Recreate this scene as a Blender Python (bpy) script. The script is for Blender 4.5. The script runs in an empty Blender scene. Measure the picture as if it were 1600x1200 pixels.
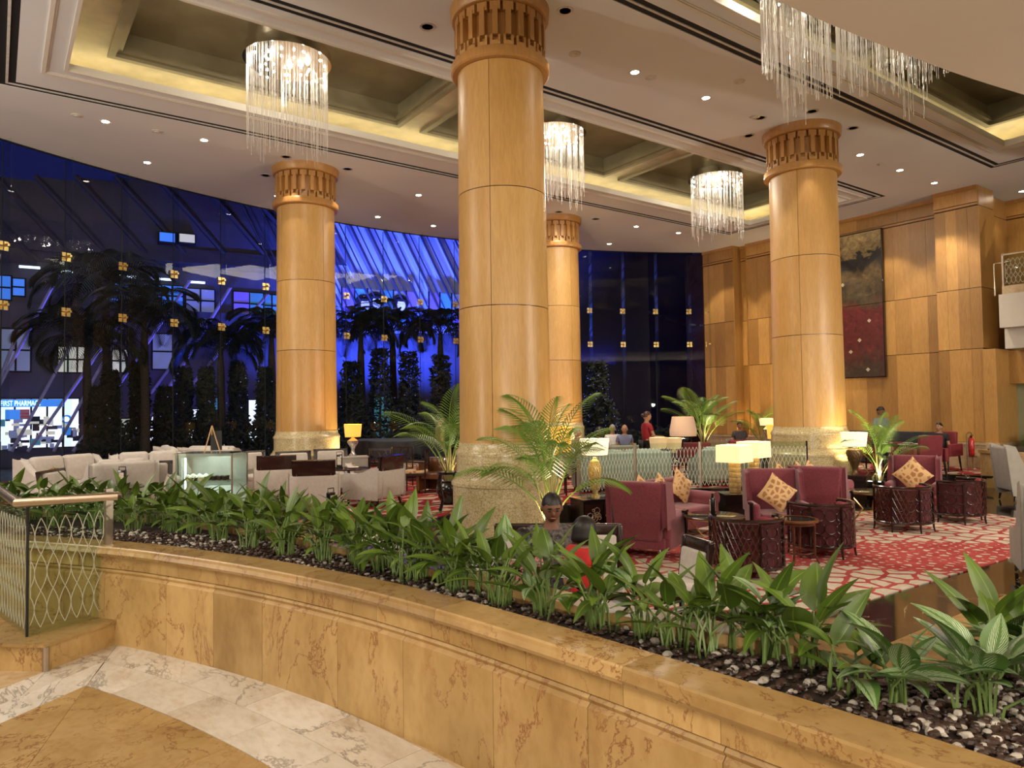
import bpy, math, random
from mathutils import Vector, Matrix
import numpy as np
random.seed(7)
scene = bpy.context.scene
C = scene.collection
PI = math.pi
# ------------------------------------------------------------------ camera
FPX = 1115.0
YAW, PITCH, ROLL = 0.94316, 0.03291, -0.01428
EYE = Vector((0, 0, 1.55))
_f = Vector((math.cos(YAW)*math.cos(PITCH), math.sin(YAW)*math.cos(PITCH), math.sin(PITCH)))
_r0 = Vector((math.sin(YAW), -math.cos(YAW), 0)); _u0 = _r0.cross(_f)
_r = _r0*math.cos(ROLL) + _u0*math.sin(ROLL); _u = -_r0*math.sin(ROLL) + _u0*math.cos(ROLL)
cam_data = bpy.data.cameras.new('camera'); cam = bpy.data.objects.new('camera', cam_data); C.objects.link(cam)
cam_data.sensor_width = 36.0; cam_data.lens = 36.0*FPX/1600; cam_data.clip_end = 300; cam_data.clip_start = 0.05
M3 = Matrix((_r, _u, -_f)).transposed()
cam.matrix_world = Matrix.Translation(EYE) @ M3.to_4x4()
scene.camera = cam
def at(px, py, z):
    """the point of the level z that the photograph shows at (px, py)"""
    d = _f*FPX + _r*(px-800) - _u*(py-600)
    return EYE + d*((z-EYE.z)/d.z)
def dep(px, d, z=0.0):
    """the point at distance d along the view, in the column px, on level z"""
    p = EYE + _f*d + _r*((px-800)/FPX*d)
    # walk along the image column until the level is reached
    for _ in range(4):
        k = (z-p.z)/_u.z; p = EYE + _f*d + _r*((px-800)/FPX*d) + _u*(k + (p-EYE-_f*d-_r*((px-800)/FPX*d)).dot(_u))
    return Vector((p.x, p.y, z))
def pd(px, py, d):
    return EYE + _f*d + _r*((px-800)/FPX*d) - _u*((py-600)/FPX*d)
# ------------------------------------------------------------------ world, exposure
w = bpy.data.worlds.new('dusk'); scene.world = w; w.use_nodes = True
bg = w.node_tree.nodes['Background']; bg.inputs[0].default_value = (0.022, 0.034, 0.25, 1); bg.inputs[1].default_value = 0.12
scene.view_settings.view_transform = 'Standard'; scene.view_settings.look = 'None'
scene.view_settings.gamma = 1.0; scene.view_settings.use_curve_mapping = False
scene.view_settings.exposure = 1.0
try:
    scene.cycles.use_denoising = True
    scene.cycles.max_bounces = 7; scene.cycles.diffuse_bounces = 3; scene.cycles.glossy_bounces = 3
    scene.cycles.transmission_bounces = 4; scene.cycles.transparent_max_bounces = 24
    scene.cycles.sample_clamp_indirect = 4.0; scene.cycles.caustics_reflective = False; scene.cycles.caustics_refractive = False
    scene.cycles.use_light_tree = True
except Exception: pass
WARM = (1.0, 0.86, 0.68); SOFT = (1.0, 0.89, 0.75)
def light(name, kind, loc, power, color=WARM, **k):
    l = bpy.data.lights.new(name, kind); l.energy = power; l.color = color
    tgt = k.pop('aim', None)
    for a, b in k.items(): setattr(l, a, b)
    o = bpy.data.objects.new(name, l); C.objects.link(o); o.location = loc
    if tgt is not None:
        o.rotation_euler = (Vector(tgt)-Vector(loc)).to_track_quat('-Z', 'Y').to_euler()
    return o
ZC = 7.4          # main ceiling
LOW, MID = -0.56, -0.28
# soft ceiling lighting of the lobby behind and beside the camera, and general room light
light('lobby_light', 'AREA', (-1.5, -1.5, 4.6), 88, SOFT, shape='RECTANGLE', size=4, size_y=4, aim=(-0.8, 1.0, 0))
light('lobby_light', 'AREA', (-3.5, 4.5, 5.8), 112, SOFT, shape='RECTANGLE', size=3, size_y=3, aim=(0, 4.0, 0))
light('lobby_light', 'AREA', (5.0, -3.0, 4.7), 150, SOFT, shape='RECTANGLE', size=4, size_y=4, aim=(6.5, 4.0, 0))
light('lobby_light', 'AREA', (13.0, -2.0, 4.7), 380, SOFT, shape='RECTANGLE', size=4, size_y=4, aim=(14, 6.0, 0))
light('lobby_light', 'AREA', (-4.0, 13.0, 6.5), 170, SOFT, shape='RECTANGLE', size=4, size_y=4, aim=(3, 14.0, 0))

# added fill spots out of view, without fittings, to brighten the ceiling
for p_, t_, w_ in (((-4.5, -5.5, 1.6), (-1, -1, 7.4), 900), ((-1.0, -6.5, 1.6), (2, -2, 7.4), 500), ((18.5, -6.5, 1.6), (17, -1.5, 7.4), 1200), ((-8.5, 9.5, 1.6), (-4, 11, 7.4), 800)):
    light('ceiling_fill', 'SPOT', p_, w_, SOFT, spot_size=math.radians(150), spot_blend=.7, shadow_soft_size=.10, aim=t_)
# ------------------------------------------------------------------ materials
MATS = {}
def nodes(name):
    m = bpy.data.materials.new(name); m.use_nodes = True; nt = m.node_tree
    return m, nt, nt.nodes['Principled BSDF']
def N(nt, t, **k):
    n = nt.nodes.new(t)
    for a, b in k.items():
        if a.startswith('i_'): n.inputs[int(a[2:])].default_value = b
        else: setattr(n, a, b)
    return n
def ramp(nt, fac, stops, interp='LINEAR'):
    r = nt.nodes.new('ShaderNodeValToRGB'); r.color_ramp.interpolation = interp
    e = r.color_ramp.elements
    while len(e) > 1: e.remove(e[-1])
    e[0].position = stops[0][0]; e[0].color = (*stops[0][1], 1)
    for p, c in stops[1:]:
        x = e.new(p); x.color = (*c, 1)
    nt.links.new(fac, r.inputs[0]); return r.outputs[0]
def mixc(nt, fac, a, b, mode='MIX'):
    n = nt.nodes.new('ShaderNodeMix'); n.data_type = 'RGBA'; n.blend_type = mode
    for sock, v in ((0, fac), (6, a), (7, b)):
        if hasattr(v, 'is_output'): nt.links.new(v, n.inputs[sock])
        elif sock == 0: n.inputs[0].default_value = v
        else: n.inputs[sock].default_value = (*v, 1)
    return n.outputs[2]
def coords(nt, scale=(1, 1, 1), rnd=0.0, rot=(0, 0, 0)):
    tc = nt.nodes.new('ShaderNodeTexCoord'); mp = nt.nodes.new('ShaderNodeMapping')
    mp.inputs['Scale'].default_value = scale; mp.inputs['Rotation'].default_value = rot
    nt.links.new(tc.outputs['Object'], mp.inputs[0])
    if rnd:
        oi = nt.nodes.new('ShaderNodeObjectInfo'); ml = N(nt, 'ShaderNodeMath', operation='MULTIPLY', i_1=rnd)
        nt.links.new(oi.outputs['Random'], ml.inputs[0]); nt.links.new(ml.outputs[0], mp.inputs['Location'])
    return mp.outputs[0]
def noise(nt, co, scale, detail=4, dist=0.0, rough=0.5):
    n = N(nt, 'ShaderNodeTexNoise'); n.inputs['Scale'].default_value = scale; n.inputs['Detail'].default_value = detail
    n.inputs['Distortion'].default_value = dist; n.inputs['Roughness'].default_value = rough
    nt.links.new(co, n.inputs['Vector']); return n.outputs['Fac']
def bump(nt, b, h, strength=0.2, dist=0.01):
    n = N(nt, 'ShaderNodeBump'); n.inputs['Strength'].default_value = strength; n.inputs['Distance'].default_value = dist
    nt.links.new(h, n.inputs['Height']); nt.links.new(n.outputs[0], b.inputs['Normal'])
def plain(key, col, rough=0.5, metal=0.0, var=0.12, scale=8, coat=0.0, bmp=0.0, sheen=0.0):
    m, nt, b = nodes(key)
    co = coords(nt, rnd=5.0)
    f = noise(nt, co, scale)
    c1 = tuple(max(0, c*(1-var)) for c in col); c2 = tuple(min(1, c*(1+var)) for c in col)
    nt.links.new(ramp(nt, f, [(0.3, c1), (0.7, c2)]), b.inputs['Base Color'])
    b.inputs['Roughness'].default_value = rough; b.inputs['Metallic'].default_value = metal
    b.inputs['Coat Weight'].default_value = coat
    if sheen: b.inputs['Sheen Weight'].default_value = sheen
    if bmp: bump(nt, b, noise(nt, co, scale*12, 2), bmp, 0.004)
    MATS[key] = m; return m
def emit(key, col, s):
    m, nt, b = nodes(key); b.inputs['Base Color'].default_value = (*col, 1)
    b.inputs['Emission Color'].default_value = (*col, 1); b.inputs['Emission Strength'].default_value = s
    MATS[key] = m; return m
def veneer(key, a, b_, strip=0.0, rough=0.38, tone=0.5):
    m, nt, b = nodes(key); co = coords(nt, (1, 1, 0.12), rnd=9.0)
    g = noise(nt, co, 26, 5, 1.2); g2 = noise(nt, coords(nt, (1, 1, .5), rnd=3.0), 1.6, 2)
    c = ramp(nt, g, [(0.3, a), (0.72, b_)])
    oi = nt.nodes.new('ShaderNodeObjectInfo')
    lo = tuple(x*(1-tone*.5) for x in (1, .93, .84)); hi = (1.0, 1.0, 1.0)
    c = mixc(nt, 1.0, c, ramp(nt, oi.outputs['Random'], [(0, lo), (1, hi)]), 'MULTIPLY')
    c = mixc(nt, 0.35, c, ramp(nt, g2, [(0.35, (.75, .7, .62)), (0.65, (1, 1, 1))]), 'MULTIPLY')
    nt.links.new(c, b.inputs['Base Color']); b.inputs['Roughness'].default_value = rough
    b.inputs['Coat Weight'].default_value = 0.15; b.inputs['Coat Roughness'].default_value = .25
    MATS[key] = m; return m
veneer('maple', (0.49, 0.25, 0.062), (0.62, 0.355, 0.105), tone=0.85)
veneer('maple_col', (0.55, 0.315, 0.095), (0.65, 0.40, 0.14), tone=0.16)
veneer('maple_cap', (0.46, 0.23, 0.065), (0.56, 0.31, 0.10), tone=0.2)
def marble(key, base, light_, vein, vs=3.0, rough=0.18, stretch=(1, 1, 0.45), vw=0.035, amount=1.0, tile=0.25):
    m, nt, b = nodes(key); co = coords(nt, stretch, rnd=7.0)
    f = noise(nt, co, 2.2, 6, 0.6); c = ramp(nt, f, [(0.32, base), (0.66, light_)])
    v = noise(nt, co, vs, 10, .45, 0.66)
    a = N(nt, 'ShaderNodeMath', operation='SUBTRACT', i_1=0.5); nt.links.new(v, a.inputs[0])
    ab = N(nt, 'ShaderNodeMath', operation='ABSOLUTE'); nt.links.new(a.outputs[0], ab.inputs[0])
    mask = ramp(nt, ab.outputs[0], [(0.0, (amount,)*3), (vw, (0, 0, 0))])
    patch = ramp(nt, noise(nt, co, 1.3, 3), [(0.36, (0, 0, 0)), (0.54, (1, 1, 1))])
    stain = noise(nt, co, 4.5, 7, .3, .7); c = mixc(nt, .5, c, ramp(nt, stain, [(.32, (.70, .56, .42)), (.5, (1, 1, 1))]), 'MULTIPLY')
    mk = mixc(nt, 1.0, mask, patch, 'MULTIPLY')
    sep = N(nt, 'ShaderNodeSeparateColor'); nt.links.new(mk, sep.inputs[0])
    c = mixc(nt, sep.outputs[0], c, vein)
    sp = noise(nt, co, 22, 5); c = mixc(nt, 0.35, c, ramp(nt, sp, [(0.3, (.72, .62, .5)), (.55, (1, 1, 1))]), 'MULTIPLY')
    oi = nt.nodes.new('ShaderNodeObjectInfo'); t = 1-tile
    c = mixc(nt, 1.0, c, ramp(nt, oi.outputs['Random'], [(0, (t, t*.98, t*.94)), (1, (1, 1, 1))]), 'MULTIPLY')
    nt.links.new(c, b.inputs['Base Color']); b.inputs['Roughness'].default_value = rough
    MATS[key] = m; return m
marble('gold_marble', (0.39, 0.245, 0.088), (0.56, 0.375, 0.155), (0.25, 0.10, 0.035), 2.6, 0.32, (1, 1, .6), 0.012)
marble('gold_marble_flat', (0.37, 0.235, 0.085), (0.52, 0.345, 0.145), (0.22, 0.09, 0.03), 3.4, 0.27, (1, .9, 1), 0.014)
marble('white_marble', (0.64, 0.59, 0.51), (0.77, 0.73, 0.66), (0.27, 0.24, 0.2), 1.7, 0.2, (1.4, .6, 1), 0.018, 0.85, 0.12)
marble('pale_marble', (0.52, 0.38, 0.22), (0.64, 0.5, 0.32), (0.36, 0.24, 0.12), 4, 0.25, (1, 1, 1), 0.02, 0.6)
# crackled olive marble of the column bases
m, nt, b = nodes('base_marble'); co = coords(nt)
wv = N(nt, 'ShaderNodeVectorMath', operation='MULTIPLY_ADD'); nz = N(nt, 'ShaderNodeTexNoise'); nz.inputs['Scale'].default_value = 9
nt.links.new(co, nz.inputs['Vector']); nt.links.new(nz.outputs['Color'], wv.inputs[0]); wv.inputs[1].default_value = (.12,)*3; nt.links.new(co, wv.inputs[2])
vo = N(nt, 'ShaderNodeTexVoronoi', feature='DISTANCE_TO_EDGE'); vo.inputs['Scale'].default_value = 23; nt.links.new(wv.outputs[0], vo.inputs['Vector'])
c = ramp(nt, noise(nt, co, 5, 5), [(0.3, (0.56, 0.46, 0.24)), (0.7, (0.68, 0.58, 0.34))])
k = ramp(nt, vo.outputs[0], [(0.0, (1, 1, 1)), (0.11, (0, 0, 0))]); sp = N(nt, 'ShaderNodeSeparateColor'); nt.links.new(k, sp.inputs[0])
sc = N(nt, 'ShaderNodeMath', operation='MULTIPLY', i_1=.65); nt.links.new(sp.outputs[0], sc.inputs[0])
nt.links.new(mixc(nt, sc.outputs[0], c, (0.22, 0.12, 0.035)), b.inputs['Base Color']); b.inputs['Roughness'].default_value = 0.22
MATS['base_marble'] = m
# black marble
m, nt, b = nodes('black_marble'); co = coords(nt)
def veinmask(sc_, w_, dist=.8):
    v = noise(nt, co, sc_, 5, dist, .55); a = N(nt, 'ShaderNodeMath', operation='SUBTRACT', i_1=0.5); nt.links.new(v, a.inputs[0])
    ab = N(nt, 'ShaderNodeMath', operation='ABSOLUTE'); nt.links.new(a.outputs[0], ab.inputs[0])
    return ramp(nt, ab.outputs[0], [(0.0, (1, 1, 1)), (w_, (0, 0, 0))])
mk = mixc(nt, 1.0, veinmask(.9, .006), ramp(nt, noise(nt, co, 1.7, 3), [(.5, (0, 0, 0)), (.6, (1, 1, 1))]), 'MULTIPLY')
sp = N(nt, 'ShaderNodeSeparateColor'); nt.links.new(mk, sp.inputs[0])
nt.links.new(mixc(nt, sp.outputs[0], (0.013, 0.011, 0.009), (0.5, 0.38, 0.22)), b.inputs['Base Color'])
b.inputs['Roughness'].default_value = 0.06; b.inputs['IOR'].default_value = 1.7
MATS['black_marble'] = m
# carpets: cream cobbles on rose red
def carpet(key, base, red2, cream, big, small, stretch, band=None, thr=0.05, rot=0.0, warp=.25):
    m, nt, b = nodes(key); co = coords(nt, stretch, rot=(0, 0, rot))
    def cob(scale, th):
        nz = N(nt, 'ShaderNodeTexNoise'); nz.inputs['Scale'].default_value = scale*.8; nt.links.new(co, nz.inputs['Vector'])
        wv = N(nt, 'ShaderNodeVectorMath', operation='MULTIPLY_ADD'); nt.links.new(nz.outputs['Color'], wv.inputs[0])
        wv.inputs[1].default_value = (warp/scale*2,)*3; nt.links.new(co, wv.inputs[2])
        v = N(nt, 'ShaderNodeTexVoronoi', feature='DISTANCE_TO_EDGE'); v.voronoi_dimensions = '2D'; v.inputs['Scale'].default_value = scale
        v.inputs['Randomness'].default_value = .8
        nt.links.new(wv.outputs[0], v.inputs['Vector'])
        return ramp(nt, v.outputs[0], [(th, (0, 0, 0)), (th+.015, (1, 1, 1))])
    A = cob(big, thr)
    if band:
        tc = nt.nodes.new('ShaderNodeTexCoord'); dp = N(nt, 'ShaderNodeVectorMath', operation='DOT_PRODUCT'); nt.links.new(tc.outputs['Object'], dp.inputs[0])
        ax, ay, off, wd = band; dp.inputs[1].default_value = (ax, ay, 0)
        s = N(nt, 'ShaderNodeMath', operation='SUBTRACT', i_1=off); nt.links.new(dp.outputs['Value'], s.inputs[0])
        ab = N(nt, 'ShaderNodeMath', operation='ABSOLUTE'); nt.links.new(s.outputs[0], ab.inputs[0])
        nf = noise(nt, tc.outputs['Object'], .9, 2); ad = N(nt, 'ShaderNodeMath', operation='MULTIPLY_ADD', i_1=1.4, i_2=-.7); nt.links.new(nf, ad.inputs[0])
        sm = N(nt, 'ShaderNodeMath', operation='ADD'); nt.links.new(ab.outputs[0], sm.inputs[0]); nt.links.new(ad.outputs[0], sm.inputs[1])
        Bm = cob(small, .31)
        k = N(nt, 'ShaderNodeMath', operation='GREATER_THAN', i_1=wd); nt.links.new(sm.outputs[0], k.inputs[0])
        A = mixc(nt, k.outputs[0], Bm, A)
    sp = N(nt, 'ShaderNodeSeparateColor'); nt.links.new(A, sp.inputs[0])
    r = ramp(nt, noise(nt, co, 3, 4), [(.3, base), (.7, red2)])
    cr = ramp(nt, noise(nt, co, 14, 3), [(.3, tuple(x*.8 for x in cream)), (.6, cream)])
    nt.links.new(mixc(nt, sp.outputs[0], r, cr), b.inputs['Base Color']); b.inputs['Roughness'].default_value = .95
    b.inputs['Specular IOR Level'].default_value = .1
    bump(nt, b, noise(nt, co, 300, 1), .3, .003)
    MATS[key] = m
carpet('carpet_cobble', (0.36, 0.05, 0.05), (0.48, 0.095, 0.085), (0.66, 0.58, 0.46), 3.5, 6.5, (1, 1, 1), (0.745, 0.667, 10.85, .95), .10)
carpet('carpet_streak', (0.22, 0.015, 0.02), (0.36, 0.045, 0.045), (0.55, 0.45, 0.32), 1.9, 6.0, (.62, 1.5, 1), None, .2, .62, .9)
def glass(key, tint=(1, 1, 1), ior=1.45, base=0.0, rough=0.0):
    m = bpy.data.materials.new(key); m.use_nodes = True; nt = m.node_tree; nt.nodes.clear()
    o = nt.nodes.new('ShaderNodeOutputMaterial'); t = nt.nodes.new('ShaderNodeBsdfTransparent'); t.inputs[0].default_value = (*tint, 1)
    g = nt.nodes.new('ShaderNodeBsdfAnisotropic') if False else nt.nodes.new('ShaderNodeBsdfGlossy'); g.inputs['Roughness'].default_value = rough
    f = nt.nodes.new('ShaderNodeFresnel'); f.inputs[0].default_value = ior
    x = nt.nodes.new('ShaderNodeMixShader'); ge = nt.nodes.new('ShaderNodeNewGeometry'); fr_ = N(nt, 'ShaderNodeMath', operation='SUBTRACT', i_0=1.0); nt.links.new(ge.outputs['Backfacing'], fr_.inputs[1])
    mx = N(nt, 'ShaderNodeMath', operation='MULTIPLY'); nt.links.new(f.outputs[0], mx.inputs[0]); nt.links.new(fr_.outputs[0], mx.inputs[1])
    nt.links.new(mx.outputs[0], x.inputs[0]); nt.links.new(t.outputs[0], x.inputs[1]); nt.links.new(g.outputs[0], x.inputs[2]); nt.links.new(x.outputs[0], o.inputs[0])
    MATS[key] = m; return m
glass('window_glass', (.97, .98, 1), 1.3); glass('rail_glass', (.86, .92, .86), 1.32); glass('clear_glass', (.93, .97, .95), 1.4)
glass('case_glass', (.9, .97, .95), 1.35)
# crystal strands: refracts little, scatters the lamps' light
m = bpy.data.materials.new('crystal'); m.use_nodes = True; nt = m.node_tree; nt.nodes.clear()
o = nt.nodes.new('ShaderNodeOutputMaterial'); t = nt.nodes.new('ShaderNodeBsdfTranslucent'); t.inputs[0].default_value = (1, .94, .84, 1)
g = nt.nodes.new('ShaderNodeBsdfDiffuse'); g.inputs['Color'].default_value = (1, .96, .9, 1)
x = nt.nodes.new('ShaderNodeMixShader'); x.inputs[0].default_value = .45; nt.links.new(t.outputs[0], x.inputs[1]); nt.links.new(g.outputs[0], x.inputs[2])
g2 = nt.nodes.new('ShaderNodeBsdfGlossy'); g2.inputs['Roughness'].default_value = .15; y = nt.nodes.new('ShaderNodeMixShader'); y.inputs[0].default_value = .25
nt.links.new(x.outputs[0], y.inputs[1]); nt.links.new(g2.outputs[0], y.inputs[2])
tr = nt.nodes.new('ShaderNodeBsdfTransparent'); z = nt.nodes.new('ShaderNodeMixShader'); z.inputs[0].default_value = .2
nt.links.new(y.outputs[0], z.inputs[1]); nt.links.new(tr.outputs[0], z.inputs[2]); nt.links.new(z.outputs[0], o.inputs[0]); MATS['crystal'] = m
def shade(key, col, em):
    """lit lampshade: thin cloth that glows from the bulb inside"""
    m, nt, b = nodes(key); co = coords(nt); f = noise(nt, co, 60, 2)
    c = ramp(nt, f, [(.3, tuple(x*.93 for x in col)), (.7, col)])
    nt.links.new(c, b.inputs['Base Color']); nt.links.new(c, b.inputs['Emission Color']); b.inputs['Emission Strength'].default_value = em
    b.inputs['Roughness'].default_value = .9; MATS[key] = m
shade('shade_white', (1.0, .88, .60), 0.42); shade('shade_gold', (1.0, .50, .08), 0.42); shade('shade_cream', (1.0, .80, .42), 0.40); shade('shade_pleat', (.80, .55, .38), .10); shade('shade_dim', (.8, .6, .33), .14)
# leaves
def leafmat(key, dark, mid, varieg=False, rough=.38):
    m, nt, b = nodes(key); tc = nt.nodes.new('ShaderNodeTexCoord'); uv = tc.outputs['UV']
    se = N(nt, 'ShaderNodeSeparateXYZ'); nt.links.new(uv, se.inputs[0])
    a = N(nt, 'ShaderNodeMath', operation='SUBTRACT', i_1=.65); nt.links.new(se.outputs[0], a.inputs[0]); ab = N(nt, 'ShaderNodeMath', operation='ABSOLUTE'); nt.links.new(a.outputs[0], ab.inputs[0])
    oi = nt.nodes.new('ShaderNodeObjectInfo')
    base = ramp(nt, oi.outputs['Random'], [(0, dark), (1, mid)])
    if varieg:
        # silver patches between the side veins
        cb = N(nt, 'ShaderNodeCombineXYZ'); s1 = N(nt, 'ShaderNodeMath', operation='MULTIPLY', i_1=-1.3); nt.links.new(ab.outputs[0], s1.inputs[0])
        ad = N(nt, 'ShaderNodeMath', operation='ADD'); nt.links.new(se.outputs[1], ad.inputs[0]); nt.links.new(s1.outputs[0], ad.inputs[1])
        wv = N(nt, 'ShaderNodeMath', operation='MULTIPLY', i_1=70); nt.links.new(ad.outputs[0], wv.inputs[0])
        nz = noise(nt, uv, 7, 2); w2 = N(nt, 'ShaderNodeMath', operation='MULTIPLY_ADD', i_1=7.0); nt.links.new(nz, w2.inputs[0]); nt.links.new(wv.outputs[0], w2.inputs[2])
        sn = N(nt, 'ShaderNodeMath', operation='SINE'); nt.links.new(w2.outputs[0], sn.inputs[0])
        k1 = ramp(nt, sn.outputs[0], [(.05, (0, 0, 0)), (.35, (1, 1, 1))])
        k2 = ramp(nt, ab.outputs[0], [(.04, (0, 0, 0)), (.08, (1, 1, 1)), (.30, (1, 1, 1)), (.38, (0, 0, 0))])
        kk = mixc(nt, 1.0, k1, k2, 'MULTIPLY'); sp = N(nt, 'ShaderNodeSeparateColor'); nt.links.new(kk, sp.inputs[0])
        base = mixc(nt, sp.outputs[0], base, (0.36, 0.46, 0.27))
    else:
        k2 = ramp(nt, ab.outputs[0], [(0.0, (1, 1, 1)), (.035, (0, 0, 0))]); sp = N(nt, 'ShaderNodeSeparateColor'); nt.links.new(k2, sp.inputs[0])
        base = mixc(nt, sp.outputs[0], base, tuple(x*1.7 for x in mid))
    nt.links.new(base, b.inputs['Base Color']); b.inputs['Roughness'].default_value = rough
    MATS[key] = m
leafmat('leaf', (0.045, 0.085, 0.010), (0.105, 0.175, 0.020)); leafmat('leaf_var', (0.04, 0.09, 0.015), (0.07, 0.15, 0.03), True)
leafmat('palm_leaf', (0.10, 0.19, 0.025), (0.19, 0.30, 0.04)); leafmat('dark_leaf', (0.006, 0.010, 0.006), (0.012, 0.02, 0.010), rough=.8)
plain('stem', (0.13, 0.2, 0.05), .5); plain('dry_stem', (0.28, 0.24, 0.08), .6)
plain('soil', (0.03, 0.018, 0.012), .9, var=.4, scale=30); plain('pebble_dark', (0.055, 0.03, 0.022), .35, var=.5, scale=18); plain('pebble_light', (0.46, 0.42, 0.36), .5, var=.25, scale=14)
plain('ceiling_paint', (0.70, 0.71, 0.72), .85, var=.02, scale=1); plain('bulkhead_paint', (0.80, 0.66, 0.50), .85, var=.02, scale=1); plain('trim_paint', (0.70, 0.66, 0.58), .7, var=.02, scale=1)
plain('slot_black', (0.006, 0.006, 0.006), .8); plain('slot_bar', (.6, .58, .53), .6)
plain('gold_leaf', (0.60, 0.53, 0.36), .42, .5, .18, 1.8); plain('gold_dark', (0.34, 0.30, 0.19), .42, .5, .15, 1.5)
plain('brass', (0.72, 0.52, 0.2), .28, 1.0); plain('steel', (0.50, 0.42, 0.33), .3, 1.0, .05); plain('chrome', (.8, .8, .8), .12, 1.0, .02)
plain('gold_ceramic', (0.74, 0.58, 0.24), .3, .5, .2, 20)
plain('dark_wood', (0.022, 0.008, 0.006), .22, coat=.5, var=.3); plain('red_wood', (0.10, 0.03, 0.016), .25, coat=.4, var=.3); plain('brown_wood', (.17, .065, .02), .28, coat=.5); plain('black_lacquer', (0.006, 0.005, 0.005), .18, coat=.5)
plain('bronze', (.14, .09, .04), .35, .7); plain('cream_fabric', (0.60, 0.55, 0.49), .9, var=.07, scale=20, bmp=.15, sheen=.2); plain('grey_fabric', (.40, .37, .32), .9, var=.07, bmp=.15)
plain('maroon_dark', (0.085, 0.012, 0.016), .8); plain('maroon_fabric', (0.20, 0.036, 0.052), .85, var=.25, scale=60, bmp=.25, sheen=.3); plain('maroon_smooth', (0.27, 0.072, 0.092), .8, var=.1, bmp=.1, sheen=.3)
plain('crimson', (0.20, 0.018, 0.028), .7, var=.15); plain('teal_fabric', (0.38, 0.45, 0.42), .85, var=.08, bmp=.1); plain('white_cloth', (.72, .7, .66), .8, var=.04); plain('dark_cloth', (.02, .022, .03), .75, var=.3, bmp=.2)
plain('white_plaster', (.60, .55, .47), .8, var=.02); plain('green_wall', (.30, .33, .20), .6, var=.03)
plain('white_ceramic', (.8, .8, .78), .15, var=.02, coat=.5); plain('silver_glass', (.7, .7, .68), .12, .85, .1, 30)
plain('rubber', (.01, .01, .01), .6); plain('bark', (.035, .026, .018), .9, var=.4, scale=20, bmp=.5); plain('asphalt', (.03, .03, .035), .6)
plain('facade', (.10, .095, .13), .8, var=.06, scale=1); plain('facade_dark', (.035, .033, .05), .7); plain('membrane', (.62, .64, .72), .8, var=.04, scale=.7); plain('strut', (.42, .40, .48), .5, .1)
plain('skin', (.42, .22, .13), .5, var=.05); plain('skin_dark', (.22, .105, .06), .5, var=.05); plain('hair', (.008, .006, .005), .45, var=.3); plain('hair_grey', (.32, .31, .29), .6); plain('hair_brown', (.05, .02, .01), .4)
plain('cloth_red', (.60, .03, .025), .8); plain('cloth_white', (.75, .72, .68), .8); plain('cloth_blue', (.16, .18, .28), .85); plain('cloth_black', (.012, .012, .014), .8); plain('cloth_grey', (.07, .06, .06), .8, var=.4, scale=25); plain('cloth_floral', (.10, .085, .08), .8, var=1.0, scale=40); plain('cloth_olive', (.24, .19, .09), .8); plain('cloth_pink', (.5, .2, .2), .8, var=.5, scale=30); plain('cloth_maroon', (.30, .01, .02), .7); plain('denim', (.04, .045, .04), .8)
plain('lip', (.35, .10, .08), .5); plain('eye', (.02, .015, .01), .2)
plain('extinguisher', (.55, .02, .02), .3, coat=.4); plain('cake', (.85, .62, .35), .6, var=.3, scale=40); plain('cream', (.9, .85, .7), .5); plain('chocolate', (.05, .025, .015), .4); plain('card', (.7, .62, .5), .6, var=.3, scale=50)
plain('easel_wood', (.62, .40, .18), .5); plain('chalkboard', (.03, .03, .03), .7); plain('rattan', (.30, .17, .08), .7, bmp=.4)
emit('lamp_white', (1, .95, .86), 8); emit('spark', (1, .96, .88), 16); emit('cove', (1.0, .82, .46), 6.0); emit('led', (.16, .14, 1.0), .4); emit('shop', (.78, .86, 1.0), .62); emit('shop_cool', (.06, .26, 1.0), .30)
emit('shop_warm', (.8, .8, .62), .22); emit('sign_blue', (.04, .25, .8), .38); emit('sign_white', (.7, .95, 1), 1.0); emit('tube_light', (.7, .9, 1.0), 1.2); emit('fairy', (.2, .22, 1.0), 1.0); emit('fairy_white', (.6, .7, 1.0), .9); emit('case_light', (.85, 1, .97), 2)
emit('window_violet', (.26, .18, .6), .12); emit('window_teal', (.08, .33, .42), .14); emit('window_grey', (.25, .3, .5), .15); emit('tablet', (.35, .3, .9), .6); emit('window_red', (.5,.03,.08), .15)
# leaf-print cushion
m, nt, b = nodes('cushion_print'); co = coords(nt, rnd=4)
v = N(nt, 'ShaderNodeTexVoronoi', feature='DISTANCE_TO_EDGE'); v.inputs['Scale'].default_value = 11; v.inputs['Randomness'].default_value = .7; nt.links.new(co, v.inputs['Vector'])
k = ramp(nt, v.outputs[0], [(.16, (0, 0, 0)), (.2, (1, 1, 1))]); sp = N(nt, 'ShaderNodeSeparateColor'); nt.links.new(k, sp.inputs[0])
nt.links.new(mixc(nt, sp.outputs[0], (.70, .44, .20), (.38, .17, .045)), b.inputs['Base Color']); b.inputs['Roughness'].default_value = .6; b.inputs['Sheen Weight'].default_value = .3
MATS['cushion_print'] = m
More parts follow.
